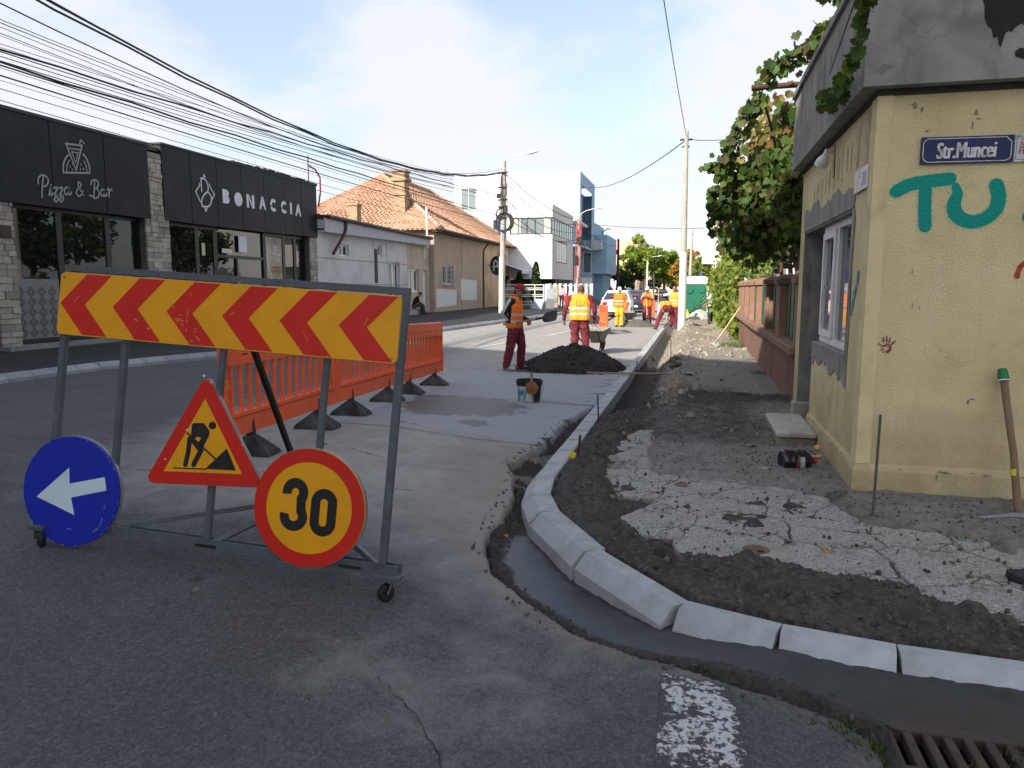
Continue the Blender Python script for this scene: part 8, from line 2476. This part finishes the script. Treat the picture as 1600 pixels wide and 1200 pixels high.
    me.name = 'body'
    o = bpy.data.objects.new('body', me); COL.objects.link(o); o.parent = root
    # eyes, mouth
    q_ = MB()
    for s_ in (-1, 1): q_.ell(hp_(.030 * s_, .083, .006), (.013, .008, .0075), 8, 6, rot=q4)
    q_.build('eyes', M_HAIR, root)
    # hair and headwear
    if hair:
        q_ = MB(); q_.ell(hp_(0, -.022, .034), (.083, .094, .100), 14, 10, rot=q4)
        hm = remesh(q_, .012, 2); bm_ = bmesh.new(); bm_.from_mesh(hm)
        kill = [v for v in bm_.verts if (Vector(v.co) - H).dot(lk) > .045 and (Vector(v.co) - H).dot(hu) < .085 or (Vector(v.co) - H).dot(hu) < -.055]
        bmesh.ops.delete(bm_, geom=kill, context='VERTS'); bm_.to_mesh(hm); bm_.free(); hm.materials.append(hair); hm.polygons.foreach_set('use_smooth', [True] * len(hm.polygons)); hm.name = 'hair'
        ho = bpy.data.objects.new('hair', hm); COL.objects.link(ho); ho.parent = root
    if cap:
        q_ = MB(); Cq = lambda x, y_, z: tuple(hp_(x, y_, z))
        q_.lathe([(.094, .028), (.096, .05), (.092, .085), (.074, .115), (.040, .134), (.0, .139)], n=18, fr=lambda x, y_, z: Cq(x * .92, y_ * 1.12 - .004, z))
        co_ = q_.build('cap', cap, root, smooth=True)
        q_ = MB()
        br = [(-.075, .062), (-.070, .105), (-.048, .145), (0, .165), (.048, .145), (.070, .105), (.075, .062)]
        vs = [Cq(x, y_, .040 - .10 * max(0, y_ - .08) - abs(x) * .12) for x, y_ in br] + [Cq(x, y_, .033 - .10 * max(0, y_ - .08) - abs(x) * .12) for x, y_ in br]
        m_ = len(br); q_.add(vs, [tuple(range(m_)), tuple(reversed(range(m_, 2 * m_)))] + [(k, (k + 1) % m_, m_ + (k + 1) % m_, m_ + k) for k in range(m_)])
        q_.build('brim', cap, co_)
    if vest:
        q_ = MB(); mb_old = mb
        mb = q_
        infl = .020
        for a, ra, b, rb, rg in prims[:6]: cap_mesh(a, ra + infl, b, rb + infl)
        cap_mesh(J['pelvis'], .115 * g_ + infl, J['chest'], .125 * g_ + infl)
        for s_ in (-1, 1):
            cap_mesh(J['pelvis'] + sd * .085 * s_ * g_ - spine.normalized() * .06, .112 * g_ + infl, J['chest'] + sd * .09 * s_ * g_, .118 * g_ + infl)
        cap_mesh(J['sh_l'] * .82 + J['sh_r'] * .18, .070 * g_ + infl * .8, J['sh_r'] * .82 + J['sh_l'] * .18, .070 * g_ + infl * .8)
        vm_ = remesh(q_, vox, 3); mb = mb_old
        bm_ = bmesh.new(); bm_.from_mesh(vm_)
        up = spine.normalized(); L_ = spine.length
        fwd = up.cross(sd) * -1
        kill = []
        for f in bm_.faces:
            c = f.calc_center_median() - J['pelvis']; t = c.dot(up)
            cn = f.calc_center_median() - J['neck']; rn = (cn - up * cn.dot(up)).length
            if t < -.10 or (t > L_ - .035 and rn < .085) or abs(c.dot(sd)) > .215 * g_: kill.append(f)
        bmesh.ops.delete(bm_, geom=kill, context='FACES')
        bm_.to_mesh(vm_); bm_.free()
        vm_.materials.append(vest); vm_.materials.append(M_SILV)
        idx = []
        for p in vm_.polygons:
            t = (Vector(p.center) - J['pelvis']).dot(up)
            idx.append(1 if bands and (.02 < t < .065 or .155 < t < .20) else 0)
        vm_.polygons.foreach_set('material_index', idx); vm_.polygons.foreach_set('use_smooth', [True] * len(idx)); vm_.name = 'safety_vest'
        vo_ = bpy.data.objects.new('safety_vest', vm_); COL.objects.link(vo_); vo_.parent = root
        if emblem:
            bv = BVHTree.FromPolygons([v.co for v in vm_.vertices], [tuple(p.vertices) for p in vm_.polygons])
            def onb(u, v, w):
                h = bv.ray_cast(Vector((u, -1, v)), Vector((0, 1, 0)))
                return (u, (h[0].y if h[0] else -.15) - .004 - w, v)
            q_ = MB()
            q_.ribbon(arc(-.035, 1.25, .055, 30, 330, 18), .010, onb, 0); q_.ribbon(arc(.045, 1.25, .055, -150, 150, 18), .010, onb, .001); q_.ribbon([(-.075, 1.20), (0, 1.165), (.08, 1.20)], .009, onb, .002)
            q_.build('back_emblem', pm('brown print', (.25, .12, .03), .7, .2), vo_)
    if stripes:
        bv = BVHTree.FromPolygons([v.co for v in me.vertices], [tuple(p.vertices) for p in me.polygons])
        q_ = MB()
        for s_ in 'lr':
            outw = (J['sh_' + s_] - J['chest']); outw.z = 0; outw.normalize(); outw = (outw + Vector((0, -.25, 0))).normalized()
            path = [J['neck'].lerp(J['sh_' + s_], .6) + Vector((0, 0, .05)), J['sh_' + s_] + Vector((0, 0, .02)), J['sh_' + s_].lerp(J['el_' + s_], .5), J['el_' + s_], J['el_' + s_].lerp(J['wr_' + s_], .8)]
            for off in (-.022, 0, .022):
                row = []
                for i in range(len(path) - 1):
                    for k in range(6):
                        c = path[i].lerp(path[i + 1], k / 6); tn = (path[i + 1] - path[i]).normalized(); ac_ = tn.cross(outw).normalized()
                        pt = c + ac_ * off; od = (outw if i else (outw + Vector((0, 0, 1.2))).normalized())
                        h = bv.ray_cast(pt + od * .3, -od)
                        if h[0] and (h[0] - pt).length < .14: row.append((h[0] + od * .004, ac_))
                if len(row) > 3:
                    vs = [p + a * .0065 for p, a in row] + [p - a * .0065 for p, a in row]; m_ = len(row)
                    q_.add(vs, [(k, k + 1, m_ + k + 1, m_ + k) for k in range(m_ - 1)])
        q_.build('sleeve_stripes', M_WSHIRT, root)
    return root

# 1 shovelling worker, side on, head turned to the street
w1 = (-3.37, 14.0)
person('worker in a red cap and striped black jacket holding a shovel beside the heap', (*w1, float(zr(*w1))), R(-96),
       dict(pelvis=(0, -.02, .95), chest=(0, -.03, 1.27), neck=(0, .02, 1.45), head=(-.02, .07, 1.60), sh_l=(-.19, 0, 1.40), sh_r=(.185, -.02, 1.40), el_l=(-.25, -.12, 1.14), wr_l=(-.16, .20, 1.00), el_r=(.27, -.16, 1.14), wr_r=(.17, -.02, .935),
            hip_l=(-.10, 0, .92), kn_l=(-.14, .08, .50), an_l=(-.16, .05, .085), toe_l=(-.19, .22, .035), hip_r=(.10, 0, .92), kn_r=(.13, -.06, .50), an_r=(.15, -.14, .085), toe_r=(.17, .03, .035)),
       M_BLACKC, M_MAROON, M_SHOEW, M_SKIND, M_HAIR, M_CAPR, M_VESTO, look=(.35, .9, -.05), girth=1.1, vox=.0095, fold=.019, stripes=True, hand_dir={'l': (.3, .6, -.5), 'r': (-.4, .5, -.5)}, scale=.97)
# his shovel, level, blade to the right
shovel('shovel', 'shovel held level by the red capped worker with its dark blade in the air', (-3.58, 13.86, .90), (-2.50, 13.72, 1.08), (.1, -.75, .6), .30, .25, M_STEELD, M_WOOD, .018)
# 2 stocky worker seen from behind
w2 = (-2.60, 17.3)
person('stocky worker with red brown hair seen from behind in an amber vest over maroon overalls', (*w2, 0), R(4),
       dict(pelvis=(0, 0, .93), chest=(0, .04, 1.24), neck=(0, .09, 1.42), head=(.01, .15, 1.54), sh_l=(-.225, .05, 1.37), sh_r=(.225, .05, 1.37), el_l=(-.36, .0, 1.10), wr_l=(-.385, .09, .86), el_r=(.345, .03, 1.10), wr_r=(.34, .16, .88), kn_l=(-.12, .05, .48), an_l=(-.13, .02, .085), kn_r=(.12, .06, .48), an_r=(.14, .04, .085)),
       M_MAROON, M_MAROON, M_SHOE, M_SKIND, M_HAIRR, None, M_VESTY, look=(.1, 1, -.35), vox=.0105, fold=.019, girth=1.16, scale=1.0, emblem=True)
# wheelbarrow in front of him
def wheelbarrow(label, x, y, rz, tub, tilt=0, frame=M_RUST):
    t = thing('wheelbarrow', label, 'wheelbarrow', (x, y, 0), rz)
    t.rotation_euler = (tilt, 0, rz)
    mb = MB()
    rows = [(.26, .18, .22), (.60, .30, .30), (.62, .31, .31)]
    lo = [(-.17, -.28, .26), (.17, -.28, .26), (.17, .25, .26), (-.17, .25, .26)]; hi = [(-.32, -.42, .56), (.32, -.42, .56), (.30, .52, .62), (-.30, .52, .62)]
    li = [(a * .95, b * .95, c + .012) for a, b, c in lo]; hi2 = [(a * .95, b * .96, c - .002) for a, b, c in hi]
    mb.add(lo + hi + li + hi2, [(3, 2, 1, 0), (8, 9, 10, 11)] + [(k, (k + 1) % 4, 4 + (k + 1) % 4, 4 + k) for k in range(4)] + [(8 + (k + 1) % 4, 8 + k, 12 + k, 12 + (k + 1) % 4) for k in range(4)] + [(4 + k, 4 + (k + 1) % 4, 12 + (k + 1) % 4, 12 + k) for k in range(4)])
    mb.build('tub', tub, t)
    for s_ in (-1, 1):
        mb = MB(); mb.tube([(.07 * s_, .78, .20), (.16 * s_, .30, .25), (.24 * s_, -.35, .30), (.29 * s_, -.80, .56), (.29 * s_, -.98, .60)], .017, 8); mb.build('handle', frame, t)
        mb = MB(); mb.tube([(.22 * s_, -.25, .28), (.24 * s_, -.42, .02), (.24 * s_, -.32, .0), (.2 * s_, .05, .25)], .013, 6); mb.build('leg', frame, t)
    mb = MB(); mb.lathe([(.10, -.03), (.15, -.035), (.185, -.02), (.19, 0), (.185, .02), (.15, .035), (.10, .03)], n=20, fr=lambda a, b, c: (c, .78 + a, .19 + b)); w_ = mb.build('wheel', M_RUBBER, t, smooth=True)
    mb = MB(); mb.lathe([(.02, -.05), (.10, -.02), (.10, .02), (.02, .05)], n=14, fr=lambda a, b, c: (c, .78 + a, .19 + b)); mb.build('hub', frame, w_)
    return t
M_TUB = pm('cement caked tub', (.20, .19, .165), .85, .3, 6, .4, 40)
wheelbarrow('cement caked wheelbarrow pushed by the stocky worker', -2.38, 18.35, R(-8), M_TUB)
wheelbarrow('bare rusty wheelbarrow with raised handles beside the end on barrier', -3.62, 27.6, R(84), pm('dark rusty tub', (.05, .045, .042), .7, .3, 6), 0)
wheelbarrow('dark wheelbarrow standing behind the worker in orange overalls', -2.75, 32.0, R(10), M_TUB)
# 3 worker in orange overalls, facing the camera
person('worker in full orange and yellow overalls and a pale cap walking towards the camera', (-2.98, 30.8, 0), R(176),
       dict(kn_l=(-.11, .10, .50), an_l=(-.11, .10, .085), toe_l=(-.13, .26, .04), wr_l=(-.26, .12, .90), wr_r=(.27, .04, .88), head=(0, .06, 1.60)),
       M_ORANGEC, M_YELLOWC, M_SHOE, M_SKIN, M_HAIRG, M_CAPW, M_VESTO, look=(0, 1, -.15), scale=.95, girth=1.08, bands=True)
# 4 worker leaning on a shovel
person('white capped worker in an orange vest leaning with both hands on an upright shovel handle', (-1.93, 32.4, 0), R(168),
       dict(el_l=(-.26, .12, 1.16), wr_l=(-.05, .30, 1.27), el_r=(.26, .12, 1.16), wr_r=(.03, .30, 1.33), head=(0, .10, 1.58), neck=(0, .04, 1.44), an_r=(.17, -.04, .085), toe_r=(.24, .11, .035), kn_r=(.14, .03, .5)),
       M_SAND, M_MAROON, M_SHOE, M_SKIND, M_HAIR, M_CAPW, M_VESTO, look=(.1, 1, -.5), scale=.97, sleeves=False, bands=False)
shovel('shovel', 'shovel standing upright under the hands of the white capped worker', (-2.0, 32.10, 1.36), (-1.90, 32.06, .03), (0, -1, .1), .3, .24, M_STEELD, M_WOODP)
# 5 bending worker
person('worker bent double over the kerb in a yellow vest and maroon trousers', (-1.02, 29.0, .02), R(12),
       dict(pelvis=(0, -.16, .86), chest=(0, .18, .96), neck=(0, .36, .94), head=(0, .50, .88), sh_l=(-.19, .34, .92), sh_r=(.19, .34, .92), el_l=(-.22, .40, .64), wr_l=(-.12, .48, .40), el_r=(.22, .40, .64), wr_r=(.12, .48, .40),
            hip_l=(-.12, -.15, .84), kn_l=(-.26, .02, .48), an_l=(-.40, -.06, .085), toe_l=(-.46, .09, .035), hip_r=(.12, -.15, .84), kn_r=(.27, .02, .48), an_r=(.42, -.06, .085), toe_r=(.48, .09, .035)),
       M_WSHIRT, M_MAROON, M_SHOE, M_SKIN, M_HAIR, None, M_VESTY, look=(0, .4, -1), scale=.98, bands=False, girth=1.08, sleeves=False)
# 6 worker with an outstretched arm
person('bareheaded worker in a bright vest stretching one arm out to hold an upright rod', (-.78, 31.3, 0), R(160),
       dict(el_r=(.44, .12, 1.34), wr_r=(.66, .20, 1.36), sh_r=(.19, .02, 1.40), el_l=(-.30, .0, 1.16), wr_l=(-.32, .16, 1.02)),
       M_WSHIRT, M_MAROON, M_SHOE, M_SKIND, M_HAIRR, None, M_VESTY, look=(.2, 1, -.2), scale=.97, sleeves=False)
mb = MB(); mb.tube([(-1.46, 31.2, .0), (-1.42, 31.0, 1.55)], .014, 6); tag(mb.build('steel_rod', M_WOODP), 'upright rod held at arm length by the bareheaded worker', 'rod')
# 7 man in a white shirt by the hedge
person('man in a white shirt and dark trousers standing side on by the ivy hedge', (.62, 28.9, .1), R(80), dict(el_l=(-.22, .06, 1.14), wr_l=(-.2, .22, .98)), M_WSHIRT, M_NAVY, M_SHOEW, M_SKIND, M_HAIR, None, None, sleeves=False, scale=.86)
# 8 seated man
person('old man in black clothes and cap sitting hunched by the beige wall', (-14.75, 38.2, .17), R(-62),
       dict(pelvis=(0, -.18, .48), chest=(0, -.06, .80), neck=(0, .06, .97), head=(0, .15, 1.08), sh_l=(-.19, .03, .92), sh_r=(.19, .03, .92), el_l=(-.24, .08, .64), wr_l=(-.10, .28, .56), el_r=(.24, .08, .64), wr_r=(.1, .28, .56),
            hip_l=(-.10, -.14, .46), kn_l=(-.13, .28, .48), an_l=(-.12, .24, .085), toe_l=(-.14, .40, .035), hip_r=(.10, -.14, .46), kn_r=(.13, .32, .48), an_r=(.12, .36, .085), toe_r=(.14, .52, .035)),
       M_BLACKC, pm('grey brown trousers', (.06, .055, .045), .85, .2), M_SHOE, M_SKIN, M_HAIRG, M_CAPB, None, look=(0, 1, -.3), hem=-.1)
be = thing('bench', 'low lilac painted block bench by the beige wall', 'bench', (-14.75, 38.1, .15))
mb = MB(); mb.bbox(-15.25, -14.7, 36.4, 38.6, .1, .42, .02); mb.build('block', pm('lilac concrete', (.36, .32, .42), .85, .1, 4), be, world=True)
mb = MB(); mb.bbox(-15.25, -14.68, 36.35, 38.65, .422, .47, .01); mb.build('seat', M_WOOD, be, world=True)
# 9-11 pedestrians by the slatted fence, 12 a passer by
G3 = 'family walking past the slatted fence'
person('woman in a pale pink blouse and dark trousers walking past the slatted fence', (-10.2, 57.9, .12), R(-15), None, M_PINK, M_NAVY, M_SHOE, M_SKIN, M_HAIR, None, None, scale=.98, vox=.022, look=(.5, 1, 0), group=G3)
person('small child in bright pink left of the woman in pale pink', (-10.62, 57.7, .12), R(-10), None, M_HPINK, M_NAVY, M_SHOEW, M_SKIN, M_HAIR, None, None, scale=.66, vox=.026, girth=1.2, group=G3)
person('small child in red right of the woman in pale pink', (-9.82, 57.8, .12), R(10), None, M_REDC, M_REDC, M_SHOEW, M_SKIN, M_HAIR, None, None, scale=.60, vox=.026, girth=1.2, group=G3)
person('distant passer by in dark clothes at the foot of the blue building', (-8.9, 82, .12), R(170), None, M_BLACKC, M_NAVY, M_SHOE, M_SKIN, M_HAIR, None, None, vox=.026)

# ------------------------------------------------------------------ portable toilet
pt = thing('portable_toilet', 'green portable toilet cabin with a white domed roof on the pavement', 'toilet', (.07, 36.2, 0))
M_PGRN = pm('green polythene', (.008, .115, .062), .45, .08, 3, .05)
mb = MB(); mb.bbox(-.5, .64, 35.7, 36.85, .02, 1.78, .03); mb.build('cabin', M_PGRN, pt, world=True)
mb = MB()
mb.add([(-.53, 35.66, 1.785), (.67, 35.66, 1.785), (.67, 36.9, 1.785), (-.53, 36.9, 1.785)] + [(-.53, 35.66, 1.98), (.67, 35.66, 1.98), (.67, 36.9, 1.98), (-.53, 36.9, 1.98)] + [(-.40, 35.8, 2.11), (.54, 35.8, 2.11), (.54, 36.8, 2.11), (-.40, 36.8, 2.11)] + [(-.25, 35.95, 2.15), (.39, 35.95, 2.15), (.39, 36.7, 2.15), (-.25, 36.7, 2.15)],
       [(3, 2, 1, 0), (12, 13, 14, 15)] + [(4 * j + k, 4 * j + (k + 1) % 4, 4 * j + 4 + (k + 1) % 4, 4 * j + 4 + k) for j in range(3) for k in range(4)])
mb.build('roof', M_WR, pt, world=True)
ftl = lambda u, v, w: (u, 35.698 - w, v)
for nm, pts, w_ in (('oval_panel', [arc(-.24, 1.5, .19, 0, 345, 18, .15), arc(.34, 1.52, .17, 0, 345, 18, .15)], 0), ('lower_panel', [arc(-.2, .75, .22, 0, 345, 18, .28)], 0)):
    for a in pts:
        mb = MB(); mb.prism(a, 0, .05, ftl); mb.build('relief_panel', M_PGRN, pt, world=True)
mb = MB()
for k in range(4): mb.tube([ftl(u, v, 0) for u, v in spline([(-.05 + .12 * k, .5 + .02 * k), (.12 + .1 * k, .82), (.4 + .05 * k, 1.18 - .14 * k + .1), (.6, 1.24 - .17 * k + .14)], 5)], .03, 6)
mb.build('relief_ribs', M_PGRN, pt, world=True)
mb = MB(); mb.tube([(.28, 36.2, 2.1), (.28, 36.2, 2.35)], .05, 8); mb.box(-.3, -.2, 36, 36.1, 2.12, 2.2); mb.build('vent_pipe', pm('blue grey pipe', (.05, .08, .25), .5, .1), pt, world=True)
mb = MB(); mb.box(.56, .64, 35.66, 35.70, .1, 1.75); mb.build('door_jamb', M_LG, pt, world=True)
yc = thing('yellow_canister', 'yellow plastic canister at the foot of the portable toilet', 'canister', (-.33, 34.8, .1))
mb = MB(); mb.bbox(-.5, -.2, 34.6, 34.85, .12, .52, .04); mb.build('body', pm('yellow plastic', (.75, .60, .01), .45, .08), yc, world=True)
mb = MB(); mb.tube([(-.42, 34.72, .5), (-.42, 34.72, .60), (-.28, 34.72, .60), (-.28, 34.72, .5)], .025, 6); mb.build('grip', pm('yellow plastic', (.75, .6, .01)), yc, world=True)
bc = thing('bicycle', 'bicycle standing beside the portable toilet', 'bicycle', (.66, 33.6, .05), R(80))
for y_ in (-.5, .5):
    mb = MB(); mb.tube([(0 + .0, y_ + .32 * math.cos(R(a)), .33 + .32 * math.sin(R(a))) for a in range(0, 361, 20)], .018, 6, caps=False); mb.build('wheel', M_RUBBER, bc)
mb = MB()
for a, b in (((0, -.5, .33), (0, -.05, .28)), ((0, -.05, .28), (0, -.2, .85)), ((0, -.18, .78), (0, .38, .80)), ((0, -.05, .28), (0, .40, .74)), ((0, .5, .33), (0, .37, .95)), ((0, -.5, .33), (0, -.18, .72))): mb.tube([a, b], .016, 6)
mb.tube([(-.25, .33, .98), (0, .38, .96), (.25, .33, .98)], .013, 6); mb.build('frame', M_STEELD, bc)
mb = MB(); mb.ell((0, -.21, .88), (.07, .13, .03), 8, 6); mb.build('saddle', M_RUBBER, bc)

# ------------------------------------------------------------------ cars
def car(nm, label, x, y, rz, paint, rear=True, taxi=False, group=None, scale=1.0):
    c = thing(nm, label, 'car', (x, y, 0), rz, group); c.scale = (scale,) * 3
    # sections along the car: y, half width at sill, at belt, height of belt; roof line
    secs = [(-2.15, .62, .70, .62, .36), (-2.05, .78, .82, .86, .28), (-1.55, .83, .86, .96, .22), (-.9, .84, .87, .95, .20), (.4, .84, .87, .93, .20), (1.2, .83, .86, .88, .22), (1.75, .80, .83, .80, .25), (2.1, .70, .76, .68, .30), (2.2, .58, .66, .58, .36)]
    mb = MB(); rows = []
    for yy, ws, wb, zb, zs in secs:
        rows.append([(-ws * .9, yy, zs), (-ws, yy, zs + .10), (-wb, yy, (zs + zb) * .55), (-wb * .97, yy, zb - .03), (-wb * .85, yy, zb + .02), (0, yy, zb + .05), (wb * .85, yy, zb + .02), (wb * .97, yy, zb - .03), (wb, yy, (zs + zb) * .55), (ws, yy, zs + .10), (ws * .9, yy, zs)])
    m = 11; vs = [p for r_ in rows for p in r_]
    F = [(i * m + k, i * m + (k + 1) % m, (i + 1) * m + (k + 1) % m, (i + 1) * m + k) for i in range(len(rows) - 1) for k in range(m)] + [tuple(range(m)), tuple(reversed(range((len(rows) - 1) * m, len(rows) * m)))]
    mb.add(vs, F); mb.build('body', paint, c, auto=35)
    cab = [(-1.75, .62, .94, .58), (-1.15, .68, 1.36, .52), (-.6, .70, 1.45, .54), (.25, .69, 1.44, .54), (.85, .66, 1.16, .58), (1.25, .62, .92, .60)]
    mb = MB(); vs = []
    for yy, wb, zt, wt_ in cab: vs += [(-wb - .12, yy, .93), (-wt_, yy, zt), (wt_, yy, zt), (wb + .12, yy, .93)]
    mb.add(vs, [(i * 4 + k, i * 4 + k + 1, i * 4 + 5 + k, i * 4 + 4 + k) for i in range(5) for k in range(3)] + [(0, 3, 2, 1), (20, 21, 22, 23)]); mb.build('cabin_glass', M_GLASS2, c, auto=30)
    mb = MB(); vs = []
    for yy, zt, wt_ in ((-1.18, 1.365, .55), (-.6, 1.462, .57), (.25, 1.452, .57), (.42, 1.40, .57)): vs += [(-wt_, yy, zt + .012), (wt_, yy, zt + .012), (-wt_ + .02, yy, zt - .03), (wt_ - .02, yy, zt - .03)]
    mb.add(vs, [(i * 4, i * 4 + 1, i * 4 + 5, i * 4 + 4) for i in range(3)] + [(i * 4, i * 4 + 4, i * 4 + 6, i * 4 + 2) for i in range(3)] + [(i * 4 + 1, i * 4 + 3, i * 4 + 7, i * 4 + 5) for i in range(3)] + [(0, 2, 3, 1), (12, 13, 15, 14)]); mb.build('roof', paint, c)
    for s_ in (-1, 1):
        mb = MB()
        for a, b in (((.73 * s_, -1.75, .95), (.55 * s_, -1.15, 1.37)), ((.78 * s_, 1.22, .93), (.57 * s_, .3, 1.45)), ((.81 * s_, -.15, .95), (.57 * s_, -.12, 1.45))): mb.bar(a, b, .05, .05)
        mb.build('pillar', paint, c)
        for yy in (-1.35, 1.35):
            mb = MB(); mb.lathe([(.12, -.1), (.27, -.10), (.31, -.07), (.31, .07), (.27, .1), (.12, .1)], n=18, fr=lambda a, b, cc: (s_ * .76 + cc, yy + a, .31 + b)); w_ = mb.build('wheel', M_RUBBER, c, auto=40)
            mb = MB(); mb.lathe([(.0, -.105), (.19, -.103), (.19, .103), (.0, .105)], n=14, fr=lambda a, b, cc: (s_ * .76 + cc, yy + a, .31 + b)); mb.build('rim', M_STEEL, w_)
        mb = MB(); mb.bbox(s_ * .60 - .14, s_ * .60 + .14, -2.16, -2.02, .66, .84, .02); mb.build('tail_light', pm('red lamp lens', (.55, .01, .015), .25, .1), c)
        mb = MB(); mb.bbox(s_ * .56 - .15, s_ * .56 + .15, 2.08, 2.19, .56, .68, .02); mb.build('headlight', pm('lamp glass', (.6, .6, .58), .15, .05), c)
        mb = MB(); mb.bbox(s_ * .92 - .06, s_ * .92 + .06, .78, .9, .93, 1.05, .02); mb.build('mirror', paint, c)
    mb = MB(); mb.bbox(-.8, .8, -2.24, -2.08, .30, .52, .03); mb.bbox(-.72, .72, 2.12, 2.26, .28, .48, .03); mb.build('bumper', paint, c)
    mb = MB(); mb.box(-.75, .75, -2.2, -2.0, .18, .299); mb.box(-.7, .7, 2.0, 2.2, .18, .28); mb.box(-.7, .7, -2, 2, .17, .22); mb.build('underside', M_RUBBER, c)
    mb = MB(); mb.box(-.26, .26, -2.252, -2.242, .37, .48); mb.box(-.26, .26, 2.262, 2.27, .34, .45); mb.build('number_plate', M_WHITE, c)
    mb = MB(); mb.bbox(-.3, .3, -1.62, -1.50, 1.10, 1.15, .01); mb.build('high_brake_light', pm('red lamp lens', (.55, .01, .015)), c)
    return c
M_CARW = pm('white car paint', (.72, .72, .72), .25, .03, 2, 0)
M_CARD = pm('dark blue car paint', (.02, .024, .04), .25, .1, 2, 0)
M_CARS = pm('silver car paint', (.30, .32, .36), .25, .06, 2, 0)
car('parked_car', 'white saloon car seen from behind on the street beside the orange overalls worker', -4.28, 43.2, R(2), M_CARW)
car('parked_car', 'dark blue car just ahead of the white saloon car', -3.85, 50.5, R(2), M_CARD)
for lb, x, y_, p_ in (('silver car far down the street behind the bare pole', -1.6, 96, M_CARS), ('dark car far down the middle of the street', -4.4, 105, M_CARD), ('second far silver car near the end of the street', -2.4, 122, M_CARS)):
    car('far_car', lb, x, y_, R(180), p_)
